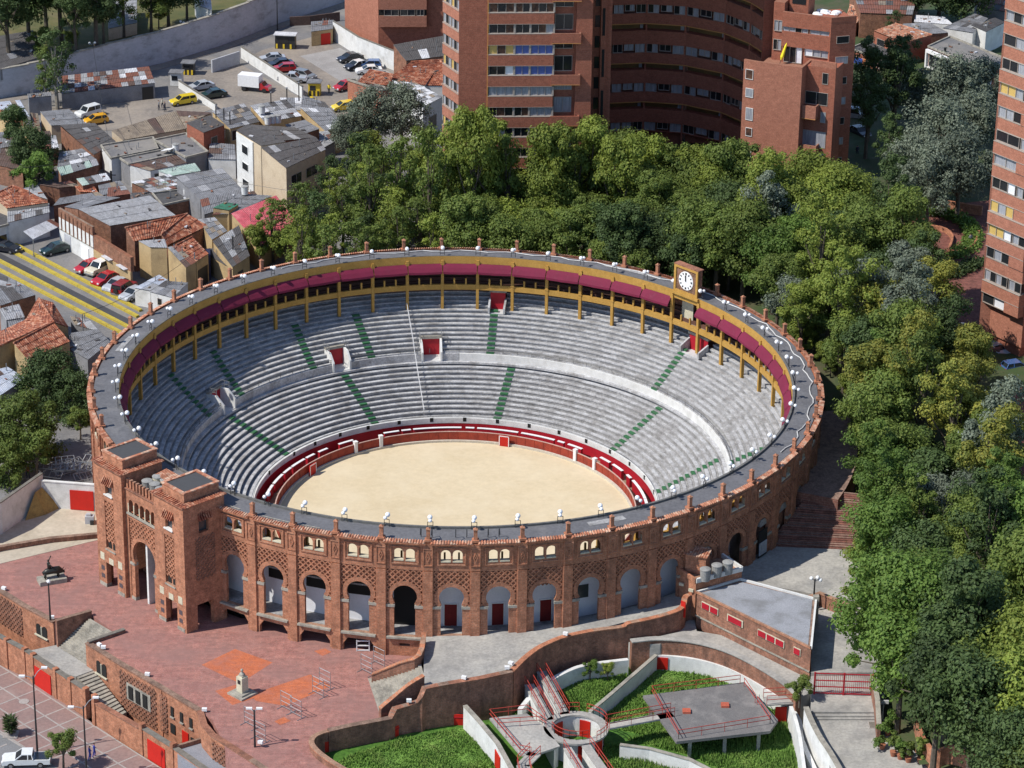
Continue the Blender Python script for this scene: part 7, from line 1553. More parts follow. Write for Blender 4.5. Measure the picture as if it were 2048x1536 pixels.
car('small dark red off-road car with a spare wheel behind, lower left row', (234, 594), (264, 576), -.95, 'suv', 'darkred', None, G1, extra='spare')
car('silver sedan nearest the white cabin in the lower left lot', (294, 584), (242, 606), -.95, 'sedan', 'silver', None, G1)
car('dark green car alone beneath the white car port roof', (140, 498), (84, 512), -.95, 'sedan', 'darkgreen', None, G1)
car('very dark car cut off by the left edge above the yellow kerbs', (-14, 498), (34, 506), -.95, 'sedan', 'dark', None, G1)
car('white and grey off-road car beside the orange taxi', (194, 228), (158, 238), -.95, 'suv', 'white', 'white', G2)
car('small orange taxi with its shadow to the right, in the taxi yard', (212, 244), (172, 250), -.95, 'hatch', 'taxi', None, G2, 'taxi')
car('yellow station wagon beside the low white wall', (390, 204), (342, 212), -.95, 'wagon', 'yellow', None, G2, 'taxi')
car('silver car by the low white wall in the truck yard', (420, 176), (384, 182), -.95, 'sedan', 'silver', None, G2)
car('dark green car beside the silver one in the truck yard', (446, 192), (406, 198), -.95, 'sedan', 'darkgreen', None, G2)
car('pale silver sedan at the top of the row in the far lot', (564, 122), (526, 124), -.93, 'sedan', 'silver', None, G2)
car('dark car mostly hidden behind the red one in the far lot', (580, 132), (542, 136), -.93, 'sedan', 'dark', None, G2)
car('bright red hatchback in the row of the far lot', (590, 142), (548, 144), -.93, 'hatch', 'red', None, G2)
car('silver pickup below the red hatchback in the far lot', (566, 162), (606, 164), -.93, 'pickup', 'silver', None, G2, 'pickup truck')
car('grey car behind the silver pickup in the far lot', (596, 154), (624, 160), -.93, 'hatch', 'grey', None, G2)
car('dark car nearest the tall white wall, top of three', (722, 118), (678, 126), -.93, 'sedan', 'dark', None, G2)
car('dark blue car with pale roof, middle of the cars by the tall wall', (736, 132), (692, 142), -.93, 'sedan', 'dark', 'white', G2)
car('blue car behind the white roofed one by the tall white wall', (758, 136), (722, 136), -.93, 'hatch', 'blue', None, G2)
car('white car partly hidden by the dark red clay roof', (760, 146), (716, 148), -.93, 'sedan', 'white', None, G2)
car('red car half hidden by the brick house corner', (700, 176), (678, 182), -.93, 'hatch', 'red', None, G2)
car('yellow taxi half hidden by the grey tree', (702, 218), (672, 222), -.93, 'hatch', 'yellow', None, G2, 'taxi')
car('white pickup truck at the bottom left corner of the photo', (88, 1528), (18, 1530), ZS+.03, 'pickup', 'white', 'white', None, 'pickup truck')
car('dark car under the trees right of the stepped tower', (1700, 262), (1736, 280), ZQ+1.45, 'sedan', 'dark', None, G3)
car('pale grey van shape in the shade under the dark trees', (1696, 236), (1726, 240), ZQ+1.45, 'suv', 'silver', None, G3)
car('silver car below the foot of the right tower', (1976, 702), (2004, 716), 5.0, 'sedan', 'silver', None, G3)
car('blue car at the right edge below the right tower', (2012, 746), (2052, 740), 5.0, 'hatch', 'blue', None, G3)
# box truck
A, B = U(482, 178, -.95), U(540, 184, -.95); T = thing('box_truck', 'box truck with white cargo box and red cab in the yard', 'truck', (A+B)/2, None, atan2(B.y-A.y, B.x-A.x))
mk('cargo_box', MB().box((-.85, 0, 1.75), (3.6, 2.0, 1.9)), WHITEC, T, world=False); mk('cab', prism_x([(.98, .45), (.98, 1.55), (1.35, 1.6), (1.75, 1.1), (2.5, .95), (2.6, .45)], .85), CP['red'], T, world=False)
mk('chassis', MB().box((-.2, 0, .55), (4.4, .8, .25)), BLACK, T, world=False); mk('windscreen', MB().add([(1.38, -.75, 1.55), (1.77, -.8, 1.12), (1.77, .8, 1.12), (1.38, .75, 1.55)], [(0, 1, 2, 3)]).xf(Matrix.Translation((.02, 0, .02))), CGL, T, world=False)
for xb in (-1.7, 1.8):
    for s in (-1, 1): t = MB().cyl((0, 0, -.12), .38, .24, 14); t.xf(Matrix.Translation((xb, s*.82, .38)) @ Matrix.Rotation(pi/2, 4, 'X')); mk('wheel', t, TYRE, T, world=False)
# kiosks and striped barriers
STRY = plain('hazard_yellow', (.7, .5, .03), .5)
for (x, y, zz, l, wm_) in ((352, 172, 2.2, 'small grey gate hut beside the low white wall', WHITE), (376, 150, 2.0, 'black and yellow attendant kiosk behind the grey gate hut', BLACK), (570, 98, 2.4, 'white roofed kiosk with yellow and black panels at the head of the far lot', BLACK), (628, 192, 2.2, 'yellow and black attendant kiosk at the end of the long white wall', STRY)):
    v = U(x, y, -.95); T = thing('parking_kiosk', l, 'kiosk', v, 'parking kiosks', -.1); w2 = 3.4 if x == 570 else 1.9
    mk('kiosk_wall', MB().box((0, .8, zz/2), (w2, 1.6, zz)), wm_, T, world=False); mk('kiosk_roof', MB().box((0, .7, zz+.05), (w2+.4, 2.1, .12)), CM['white'] if x == 570 else CM['grey'], T, world=False)
    mk('kiosk_window', MB().box((-.2, -.02, zz*.6), (w2*.5, .06, zz*.35)), GLD, T, world=False)
    if x > 360:
        for k in range(3): mk('hazard_panel', MB().box((-w2/2+.3+k*w2*.35, -.03, .45), (.3, .06, .8)), STRY if wm_ is BLACK else BLACK, T, world=False)
        mk('side_panel', MB().box((-w2/2-.03, .8, zz*.6), (.05, 1.2, zz*.6)), WHITEC, T, world=False)
A, B = U(622, 196, -.9), U(654, 218, -.9); T = thing('hazard_barrier', 'low yellow and black striped barrier beside the kiosk', 'barrier', A); n = 9
for k in range(n): mk('stripe_block', MB().bar(A.lerp(B, k/n), A.lerp(B, (k+1)/n), .4, .55), STRY if k % 2 == 0 else BLACK, T)
# ======================= people =======================
SKIN = plain('skin', (.35, .19, .12), .6)
def person(label, px, py, z, face, top, legs, hair=(.02, .015, .01), pose=0, h=1.68, group=None):
    v = U(px, py, z); T = thing('person', label, 'person', v, group, face)
    me = bpy.data.meshes.new('body'); s = h/1.7; st = .16+.05*pose
    V = [(0, 0, .95), (0, 0, 1.15), (0, 0, 1.38), (0, 0, 1.5), (0, .01, 1.6), (.0, .02, 1.66),
         (-.1, 0, .88), (-.11, st*.6, .5), (-.11, st*.2, .08), (-.11, st*.2+.16, .04),
         (.1, 0, .88), (.11, -st*.4, .5), (.11, -st, .08), (.11, -st+.16, .04),
         (-.2, 0, 1.38), (-.27, -.02, 1.12), (-.27, .14+.1*pose, .9), (-.26, .2+.1*pose, .83),
         (.2, 0, 1.38), (.27, -.02, 1.12), (.26, .06, .88), (.25, .1, .80)]
    R_ = [.155, .14, .15, .06, .1, .085, .1, .075, .05, .04, .1, .075, .05, .04, .065, .052, .038, .035, .065, .052, .038, .035]
    E_ = [(0, 1), (1, 2), (2, 3), (3, 4), (4, 5), (0, 6), (6, 7), (7, 8), (8, 9), (0, 10), (10, 11), (11, 12), (12, 13), (2, 14), (14, 15), (15, 16), (16, 17), (2, 18), (18, 19), (19, 20), (20, 21)]
    me.from_pydata([(a*s, b*s, c*s) for a, b, c in V], E_, []); o = bpy.data.objects.new('body', me); COL.objects.link(o)
    md = o.modifiers.new('skin', 'SKIN')
    if not me.skin_vertices: raise RuntimeError('no skin layer')
    for i, r in enumerate(R_): me.skin_vertices[0].data[i].radius = (r*s, r*s)
    me.skin_vertices[0].data[0].use_root = True
    sb = o.modifiers.new('sub', 'SUBSURF'); sb.levels = 1
    dg = bpy.context.evaluated_depsgraph_get(); m2 = bpy.data.meshes.new_from_object(o.evaluated_get(dg)); bpy.data.objects.remove(o)
    b = bpy.data.objects.new('body', m2); COL.objects.link(b); b.parent = T; m2.materials.clear()
    for m in (SKIN, top, legs, plain('hair', hair, .7) if 'hair' not in MATS else MATS['hair'], BLACK): m2.materials.append(m)
    for p_ in m2.polygons:
        c = p_.center/s; x, zc = abs(c.x), c.z
        p_.material_index = 3 if (zc > 1.62 or (zc > 1.53 and c.y < -.01)) else 0 if zc > 1.44 else 0 if (x > .2 and zc < .92) else 1 if zc > .93 else 4 if zc < .09 else 2
        p_.use_smooth = True
    mk('face', MB().box((-.035*s, .115*s, 1.6*s), (.02, .02, .02)).box((.035*s, .115*s, 1.6*s), (.02, .02, .02)).box((0, .12*s, 1.545*s), (.05, .015, .015)), BLACK, T, world=False, kind='stuff')
    mk('nose', MB().box((0, .125*s, 1.575*s), (.025, .03, .035)), SKIN, T, world=False)
    return T
cl = lambda n, c: plain('cloth_'+n, c, .85)
CW, CB_, CN, CY_, CG_ = cl('white', (.7, .7, .7)), cl('blue', (.03, .05, .3)), cl('navy', (.02, .025, .05)), cl('yellow', (.75, .6, .03)), cl('grey', (.25, .25, .26))
person('person in white shirt by the open end of the long tin shed', 303, 194, -.95, 2.8, CW, CB_, pose=1)
person('person in grey at the left of the three in the taxi yard', 318, 220, -.95, 1.6, CG_, CN, group='people crossing the taxi yard')
person('person in pale top behind the other two in the taxi yard', 325, 216, -.95, 1.5, cl('pale', (.5, .48, .4)), CN, group='people crossing the taxi yard', pose=1)
person('person in dark blue clothes nearest in the taxi yard group', 330, 223, -.95, 1.4, CN, CN, group='people crossing the taxi yard')
person('parking attendant in yellow jacket standing in the far lot', 658, 187, -.93, 3.0, CY_, cl('black', (.02, .02, .02)))
person('person in blue clothes walking on the street paving beside the round tree, left one', 180, 1520, ZS, -1.2, CB_, CB_, group='two people in blue on the street', pose=1)
person('person in blue clothes walking on the street paving, right one of the pair', 189, 1514, ZS, -1.3, CB_, CB_, group='two people in blue on the street', pose=1)
person('person in red top under the tree beside the sandy yard wall', 56, 956, -1, 1.0, cl('red', (.35, .08, .07)), CN)
person('person in dark clothes standing in the shade under the dark trees', 1714, 312, ZQ+1.45, .5, CN, CN)
person('person in grey on the path below the curved hedge by the right tower', 1940, 490, 6.0, .5, CG_, CN)
# ======================= plaza furniture =======================
v = U(485, 1388, Z1); T = thing('bust_monument', 'pale stone pillar monument with small bust and dark plaque on the plaza', 'monument', v, None, -.75)
mk('stone_steps', MB().box((0, 0, .1), (2.2, 2.2, .2)).box((0, 0, .28), (1.6, 1.6, .16)), STONE, T, world=False)
mk('pillar', MB().box((0, 0, 1.2), (.85, .85, 1.7)).box((0, 0, 2.1), (.6, .6, .18)), SILL, T, world=False); mk('plaque', MB().box((-.44, 0, 1.55), (.04, .4, .45)).box((0, -.44, 1.55), (.4, .04, .45)), BLACK, T, world=False)
BRZ = plain('bronze', (.035, .035, .03), .4, .5)
mk('bust', MB().sphere((0, 0, 2.75), .16, 10, 8, sc=(1, 1, 1.2)).lathe((0, 0, 2.18), [(.3, 0), (.32, .12), (.24, .25), (.1, .36), (.09, .45)], 12), STONE, T, world=False, smooth=True, kind='stuff')
v = U(104, 1163, Z1); T = thing('bronze_statue', 'dark bronze statue of a raised figure and animal on a low stone slab', 'statue', v, None, .4)
mk('stone_slab', MB().box((0, 0, .25), (3.0, 1.6, .5)), STONE, T, world=False)
g = MB(); g.tube([(-1.0, 0, 1.15), (-.5, 0, 1.3), (.2, 0, 1.35), (.8, 0, 1.3), (1.25, .05, 1.05)], .3, 10, radii=[.18, .36, .4, .44, .22]); 
for x, y in ((-.75, .18), (-.75, -.18), (.7, .2), (.7, -.2)): g.tube([(x, y, 1.2), (x+.05, y, .8), (x-.02, y, .5)], .08, 7, radii=[.15, .09, .07])
g.tube([(1.2, .05, 1.1), (1.45, .05, .9)], .15, 8, radii=[.2, .11])
for s in (-1, 1): g.tube([(1.25, .1*s, 1.2), (1.4, .28*s, 1.3), (1.55, .3*s, 1.5)], .04, 6, radii=[.05, .04, .01])
mk('bronze_animal', g, BRZ, T, world=False, smooth=True, kind='stuff')
g = MB(); g.tube([(-.2, 0, 1.5), (-.25, 0, 1.95), (-.3, 0, 2.35), (-.3, 0, 2.5)], .2, 8, radii=[.22, .2, .17, .07]); g.sphere((-.3, 0, 2.62), .13, 8, 6); g.tube([(-.3, .1, 2.3), (-.1, .3, 2.6), (.1, .3, 3.0)], .06, 6); g.tube([(-.3, -.1, 2.3), (-.1, -.35, 2.1), (.2, -.4, 1.8)], .06, 6)
mk('bronze_figure', g, BRZ, T, world=False, smooth=True, kind='stuff')
def rack(label, px, py, a, n=4, h=2.0, L_=1.6):
    v = U(px, py, Z1); T = thing('metal_stand', label, 'metal stand', v, 'pale metal stands on the plaza', a)
    for s in (-1, 1): mk('upright', MB().tube([(s*L_/2, 0, 0), (s*L_/2, 0, h)], .035, 5), STEEL, T, world=False); mk('foot', MB().tube([(s*L_/2, -.6, .03), (s*L_/2, .6, .03)], .035, 5), STEEL, T, world=False)
    for k in range(n): z = .25+(h-.3)*k/(n-1); mk('crossbar', MB().tube([(-L_/2, 0, z), (L_/2, 0, z)], .032, 5), CM['pale'] if k % 2 == 0 else STEEL, T, world=False)
for i, (x, y, a, l) in enumerate([(573, 1420, -.75, 'pale tubular stand on the orange bricks, nearest the bust monument'), (592, 1432, -.75, 'pale tubular stand just right of the one nearest the bust'), (636, 1390, -.75, 'pale tubular stand at the right end of the orange bricks'), (650, 1374, -.75, 'pale tubular stand behind the right end of the orange bricks'), (733, 1346, -.75, 'pale tubular stand beside the foot of the terrace stairs'), (758, 1330, -.75, 'pale tubular stand against the ring, near the terrace stairs'), (500, 1452, -.75, 'pale tubular stand near the parapet above the street'), (520, 1480, -.75, 'pale tubular stand at the parapet corner by the lamp')]): rack(l, x, y, a)
v = U(726, 1302, Z1); T = thing('steel_frame', 'white steel frame standing in the basement opening of the ring', 'frame', v); 
for s in (-1, 1): mk('upright', MB().bar(v+Vector((s*.65, 0, 0)), v+Vector((s*.65, 0, 1.3)), .1), WHITEC, T)
for z in (.1, .65, 1.2): mk('crossbar', MB().bar(v+Vector((-.65, 0, z)), v+Vector((.65, 0, z)), .1), WHITEC, T)
# little white spotlights along the parapets
for (x, y, z, l) in ((8, 1181, Z1, 'white spotlight on the plaza wall at the far left edge'), (104, 1239, Z1, 'white spotlight on the plaza wall corner above the stairs'), (199, 1294, Z1, 'left of two white spotlights at the plaza wall corner'), (207, 1299, Z1, 'right of two white spotlights at the plaza wall corner'), (295, 1353, Z1, 'white spotlight above the three barred windows'), (409, 1424, Z1, 'white spotlight on the plaza parapet above the red door'), (521, 1489, Z1+.3, 'white spotlight on the small brick block at the bottom'), (818, 1406, .2, 'white spotlight beside the curved stair wall'), (928, 1360, 1.6, 'white spotlight on the terrace wall, left of two'), (1014, 1340, 1.8, 'lower of two white spotlights at the terrace wall bend'), (1022, 1331, 1.8, 'upper of two white spotlights at the terrace wall bend'), (1131, 1272, 1.8, 'white spotlight on the curved terrace parapet')):
    v = U(x, y, z); T = thing('spotlight', l, 'spotlight', v, 'white spotlights along the parapets', RJ.uniform(-.8, .2)); mk('lamp_housing', MB().box((0, 0, .3), (.5, .32, .3)), WHITEC, T, world=False); mk('lamp_bracket', MB().box((0, .05, .08), (.12, .12, .16)), BLACK, T, world=False)
# lamp posts
def lamppost(label, px, py, z, top, arms=((1.2, .2),), globe=False, tilt=0):
    v = U(px, py, z); h = height_at(v.x, v.y, top)-z; T = thing('lamp_post', label, 'lamp post', v, 'tall lamp posts'); 
    mk('pole', MB().tube([(0, 0, 0), (0, 0, h*.5), (0, 0, h)], .1, 7, radii=[.12, .09, .07]), BLACK, T, world=False)
    for a, dz in arms:
        mk('arm', MB().tube([(0, 0, h-.3), (a*.5, .1, h-.05+dz*.6), (a, .15, h+dz)], .045, 5), STEEL, T, world=False)
        mk('lamp_head', MB().box((a+.15*(1 if a > 0 else -1), .15, h+dz), (.6, .28, .16)) if not globe else MB().sphere((a, .15, h+dz), .22, 8, 6), GLOBE if globe else WHITEC, T, world=False)
lamppost('tall dark lamp post on the street paving behind the white pickup', 75, 1506, ZS, 1352, ((1.0, .9), (-1.0, -.1)))
lamppost('tall lamp post on the street paving right of the round tree', 174, 1560, ZS, 1412, ((1.1, .9), (-1.1, -.2)))
lamppost('lamp post at the plaza wall corner above the landing', 101, 1243, Z1, 1166, ((0, .1),), True)
lamppost('lamp post with twin lamps on the lower plaza near the bottom wall', 510, 1494, Z1, 1420, ((.35, .1), (-.35, .1)))
lamppost('lamp post with a cluster of white lamps beside the annex', 1627, 1205, 1.9, 1158, ((.3, .1), (-.35, .0), (.6, -.2)), True)
lamppost('curved street lamp on the brick plaza by the right tower', 1904, 690, 6, 652, ((.9, .3), (-.9, 0)))
lamppost('thin lamp post with two white lamps in front of the road wall', 188, 150, -1, 88, ((.35, .2), (-.5, .1)), True)
lamppost('white lamp post above the stepped wall beside the park', 364, 62, 2.2, 46, ((.3, 0), (-.2, .2)), True)
lamppost('thin lamp pole in front of the road wall, right of the fence', 555, 60, -1, -10, ((.4, .2),))
lamppost('slim grey lamp pole among the thin trees by the tall cream house', 602, 470, -1, 375, ((.3, .1),))
v = U(224, 396, -1); T = thing('utility_pole', 'thick black utility pole rising through the patched roofs', 'pole', v); mk('pole', MB().tube([(0, 0, 0), (0, 0, height_at(v.x, v.y, 342)+1)], .16, 8), BLACK, T, world=False); mk('cross_arm', MB().box((0, 0, height_at(v.x, v.y, 350)+1), (1.4, .12, .12)), BLACK, T, world=False)
v = U(168, 700, -1); T = thing('utility_pole', 'thin grey pole beside the flat grey shed near the ring', 'pole', v); mk('pole', MB().tube([(0, 0, 0), (0, 0, 5)], .08, 6), STEEL, T, world=False)
# heap of grey metal frames beside the gatehouse
v = U(140, 950, -1); T = thing('frame_heap', 'heap of grey metal grandstand frames on asphalt beside the ring', 'metal frames', v)
for k in range(16):
    a = RJ.uniform(-.5, .9); x = RJ.uniform(-3.0, 2.6); y = RJ.uniform(-1.8, 2.2); z = RJ.uniform(.1, 1.3); g = MB(); c, s = cos(a), sin(a); L_ = 2.2; Wd = 1.0
    q = [Vector((v.x+x+c*i-s*j, v.y+y+s*i+c*j, v.z+z+j*.5)) for i, j in ((-L_/2, -Wd/2), (L_/2, -Wd/2), (L_/2, Wd/2), (-L_/2, Wd/2))]
    for i in range(4): g.bar(q[i], q[(i+1) % 4], .08)
    for f in (.33, .66): g.bar(q[0].lerp(q[1], f), q[3].lerp(q[2], f), .06)
    mk('metal_frame', g, STEEL, T)
slab('heap_pad', P((70, 955), (188, 968), (188, 880), (130, 870), (95, 905), z=-.98), -2, -.95, ASPH)
v = U(180, 1046, Z1); T = thing('machine', 'small grey machine standing in the yard beside the gatehouse', 'machine', v); mk('machine_body', MB().box((v.x, v.y, v.z+.5), (1.0, .8, .9)).box((v.x-.1, v.y, v.z+1.05), (.5, .5, .3)), GREYW, T, kind='stuff'); mk('machine_motor', MB().box((v.x+.3, v.y-.5, v.z+.3), (.4, .3, .5)), BLACK, T)
# pots
POTM = plain('terracotta_pot', (.35, .13, .07), .8)
# ======================= trees =======================
def leafmat(name, a, b, c, tr=.25):
    m, t, N, L, P_ = nodes(name); oi = N.new('ShaderNodeObjectInfo'); pos_ = worldpos(t)
    n = noisy(t, pos_, .35, 3, .7); n2 = noisy(t, pos_, 2.6, 2, .7)
    base = mix(t, ramp(t, n, .38, .62), a, b); base = mix(t, ramp(t, n2, .45, .72, (0, 0, 0, 1), (.8, .8, .8, 1)), base, c)
    mr = N.new('ShaderNodeMapRange'); mr.inputs[3].default_value = .78; mr.inputs[4].default_value = 1.22; L.new(oi.outputs['Random'], mr.inputs[0])
    vm = N.new('ShaderNodeVectorMath'); vm.operation = 'SCALE'; L.new(base, vm.inputs[0]); L.new(mr.outputs[0], vm.inputs['Scale']); L.new(vm.outputs[0], P_.inputs['Base Color'])
    P_.inputs['Roughness'].default_value = .6; P_.inputs['Specular IOR Level'].default_value = .25
    tl = N.new('ShaderNodeBsdfTranslucent'); L.new(vm.outputs[0], tl.inputs[0]); ms = N.new('ShaderNodeMixShader'); ms.inputs[0].default_value = tr
    L.new(P_.outputs[0], ms.inputs[1]); L.new(tl.outputs[0], ms.inputs[2]); L.new(ms.outputs[0], N['Material Output'].inputs[0]); MATS[name] = m; return m
LK = {'bright': leafmat('leaves_bright', (.22, .28, .048), (.15, .21, .04), (.35, .37, .08), .4),
      'mid': leafmat('leaves_mid', (.14, .195, .04), (.095, .145, .034), (.235, .27, .065), .38),
      'dark': leafmat('leaves_dark', (.065, .105, .032), (.045, .075, .026), (.11, .155, .05), .3),
      'grey': leafmat('leaves_grey', (.15, .18, .125), (.085, .11, .075), (.28, .31, .24), .3),
      'yellow': leafmat('leaves_yellow', (.24, .25, .05), (.15, .19, .04), (.44, .38, .07), .35),
      'lush': leafmat('leaves_lush', (.13, .22, .042), (.09, .16, .034), (.22, .30, .065), .4)}
BARK = mat('bark', (.13, .105, .08), (.08, .065, .05), 2); BARKP = mat('pale_bark', (.32, .30, .26), (.2, .18, .15), 2)
def tree_mesh(seed, h, cr, nblob, nleaf, leaf, flat=.8, sparse=0.0, low=.45, wide=1.0):
    R_ = random.Random(seed); blobs = []
    for k in range(nblob):
        f = (k+.5)/nblob; a = k*2.4+R_.uniform(-.5, .5); zz = low+(1-low)*R_.random()**.8
        env = sqrt(max(.05, 1-((zz-low-.42*(1-low))/(.62*(1-low)))**2))
        rr = cr*env*sqrt(R_.random())*R_.uniform(.75, 1.12); b = cr*R_.uniform(.15, .36)
        blobs.append((rr*cos(a)*wide, rr*sin(a)*wide, h*zz-b*.3, b))
    blobs.append((R_.uniform(-.5, .5), R_.uniform(-.5, .5), h*.86, cr*.28))
    g = MB(); vs = []; fs = []
    for k in range(nleaf):
        bx, by, bz, b = blobs[int(R_.random()*len(blobs))] 
        u = R_.uniform(-1, 1); a = R_.uniform(0, 2*pi); q = sqrt(1-u*u); rad = b*(R_.uniform(.7, 1.15) if R_.random() < .6 else R_.uniform(.25, 1.5))
        n = Vector((q*cos(a), q*sin(a), u)); c = Vector((bx, by, bz))+Vector((n.x*rad, n.y*rad, n.z*rad*flat))
        nn = (n+Vector((R_.uniform(-.6, .6), R_.uniform(-.6, .6), R_.uniform(-.1, .9)))).normalized(); t = nn.cross(Vector((R_.uniform(-1, 1), R_.uniform(-1, 1), R_.uniform(-1, 1)))).normalized(); w_ = nn.cross(t); s = leaf*R_.uniform(.6, 1.35)
        i = len(vs); e1 = t*s*.62; e2 = w_*s*.42
        vs += [c-e1, c+e2+nn*s*.08, c+e1, c-e2+nn*s*.08]; fs.append((i, i+1, i+2, i+3))
    g.add(vs, fs)
    tr = MB(); lean = Vector((R_.uniform(-.4, .4), R_.uniform(-.4, .4), 0)); top = Vector((0, 0, h*.72))+lean; r0 = .035*h*.5+.05
    tr.tube([(0, 0, -.3), lean*.3+Vector((0, 0, h*.25)), lean*.7+Vector((0, 0, h*.5)), top], r0, 7, radii=[r0*1.25, r0, r0*.75, r0*.3])
    for k in range(9):
        b = blobs[k % len(blobs)]; f = R_.uniform(.28, .62); s0 = Vector((0, 0, h*f))+lean*f*1.3; e = Vector((b[0], b[1], b[2])); mid = s0.lerp(e, .5)+Vector((0, 0, -.25)); tr.tube([s0, mid, e], .06, 5, radii=[r0*.5, r0*.32, r0*.12])
    return g, tr
TKIND = {}
def make_proto(nm, seed, h, cr, nb, nl, leaf, **k):
    g, t = tree_mesh(seed, h, cr, nb, nl, leaf, **k); T = thing('leafy_tree', 'tree', 'tree', (0, 0, 0))
    mk('trunk', t, BARK, T, world=False); mk('crown', g, LK['mid'], T, world=False); return T
SP = [('broad', 1, 11, 3.8, 44, 11500, .265), ('round', 2, 10, 3.2, 34, 9200, .26), ('tall', 3, 14, 3.4, 46, 11500, .265), ('small', 4, 7, 2.6, 24, 5600, .25), ('wide', 5, 12, 4.5, 56, 14500, .27)]
PRO = [make_proto(*s) for s in SP]
PRO_B = make_proto('bushy', 15, 8, 4.2, 60, 12500, .26, low=.08); PRO.append(make_proto('thin', 8, 12, 3.0, 34, 3400, .26, low=.3)); PRO.append(make_proto('silver', 9, 12, 4.2, 60, 12000, .25, flat=.95)); PRO.append(make_proto('euc', 12, 16, 3.6, 26, 7200, .26, low=.5))
PRO.append(PRO_B); PFAM = [family(p_) for p_ in PRO]; TREES = []; usedp = set()
def tree(x, y, z, kind, shape, sc=1.0, bark=None, label=None, group=None, rz=None, zs=None):
    i = shape
    if i not in usedp: o = PRO[i]; usedp.add(i); o.location = (x, y, z); o.rotation_euler.z = random.uniform(0, 6.28) if rz is None else rz; ORG[o.name] = Vector((x, y, z))
    else: o = dup(PFAM[i], (x, y, z), random.uniform(0, 6.28) if rz is None else rz)
    o.scale = (sc, sc, zs or sc*random.uniform(.92, 1.1))
    for c in o.children:
        if c.name.startswith('crown'): c.material_slots[0].link = 'OBJECT'; c.material_slots[0].material = LK[kind]
        elif bark: c.material_slots[0].link = 'OBJECT'; c.material_slots[0].material = bark
    TREES.append([o, kind, shape, x, y, z, label, group]); return o
def gz(x, y): 
    if x < 6: return -1.0
    return parkz(x, y)
RT = random.Random(21); placed = []
def ok(x, y, d):
    if hypot(x, y) < 45.5: return False
    return all((x-a)**2+(y-b)**2 > (d)**2 for a, b in placed)
def forest(polypx, n, d, kinds, shapes, sc=(.85, 1.15), hc=7.5, group='park trees'):
    pg_ = polypx; xs = [q[0] for q in pg_]; ys = [q[1] for q in pg_]; k = 0; tries = 0
    while k < n and tries < n*60:
        tries += 1; x = RT.uniform(min(xs), max(xs)); y = RT.uniform(min(ys), max(ys)); c = False
        for i in range(len(pg_)):
            a, b = pg_[i], pg_[i-1]
            if (a[1] > y) != (b[1] > y) and x < (b[0]-a[0])*(y-a[1])/(b[1]-a[1])+a[0]: c = not c
        if not c: continue
        z = 3.0
        for _ in range(4): v = U(x, y, z+hc); z = gz(v.x, v.y)
        if not ok(v.x, v.y, d): continue
        placed.append((v.x, v.y)); k += 1; s = RT.uniform(*sc)
        kd = kinds(x, y) if callable(kinds) else RT.choice(kinds); tree(v.x, v.y, z-.1, kd, RT.choice(shapes), s, group=group)
# curtain of trees behind the ring
def kb(x, y): return RT.choice(['bright', 'bright', 'mid', 'mid', 'lush'] if y < 400 else ['mid', 'mid', 'dark', 'bright'])
def kl(x, y): return RT.choice(['mid', 'bright', 'mid', 'dark'])
forest([(580, 470), (650, 350), (700, 310), (860, 290), (880, 400), (880, 490), (590, 505)], 34, 3.0, kl, [5, 5, 5, 5, 1], (.75, 1.0), 7.0, 'thin trees behind the ring')
forest([(890, 285), (1010, 262), (1150, 300), (1190, 330), (1480, 345), (1500, 420), (1500, 500), (1380, 520), (880, 490)], 62, 3.6, kb, [0, 1, 2, 4, 0, 4], (.8, 1.05), 8, 'dense trees behind the ring')
forest([(1480, 420), (1680, 400), (1780, 430), (1800, 480), (1860, 530), (1870, 700), (1700, 700), (1600, 600), (1500, 520)], 46, 4.0, lambda x, y: RT.choice(['mid', 'dark', 'bright', 'lush', 'mid', 'grey'] if x < 1700 else ['dark', 'grey', 'mid', 'dark', 'mid', 'yellow']), [0, 1, 2, 4, 7], (.8, 1.1), 8, 'trees of the park right of the ring')
def kr(x, y):
    if y > 1000: return RT.choice(['mid', 'mid', 'bright', 'lush', 'dark', 'mid'])
    return RT.choice(['mid', 'mid', 'grey', 'lush', 'yellow', 'mid', 'bright', 'dark'])
forest([(1730, 700), (1880, 690), (1960, 750), (1990, 860), (2010, 1000), (2060, 1080), (2060, 1180), (1850, 1180), (1760, 1100), (1745, 900)], 50, 4.0, kr, [0, 1, 2, 4, 7, 7], (.75, 1.1), 8, 'trees of the park right of the ring')
forest([(1800, 1130), (2060, 1080), (2080, 1460), (1900, 1420), (1790, 1330), (1760, 1230)], 34, 4.0, lambda x, y: RT.choice(['mid', 'mid', 'lush', 'bright', 'dark']), [0, 4, 4, 1, 2], (.95, 1.25), 8, 'trees beside the alley')
forest([(1730, 1080), (1830, 1060), (1830, 1200), (1760, 1260), (1740, 1180)], 8, 3.4, ['yellow', 'mid', 'bright'], [1, 3, 0], (.7, .95), 6, 'trees beside the alley')
forest([(1960, 1380), (2080, 1380), (2100, 1600), (1960, 1600)], 8, 4, ['mid', 'dark', 'lush'], [0, 3, 4], (.7, 1.0), 6, 'trees beside the alley')
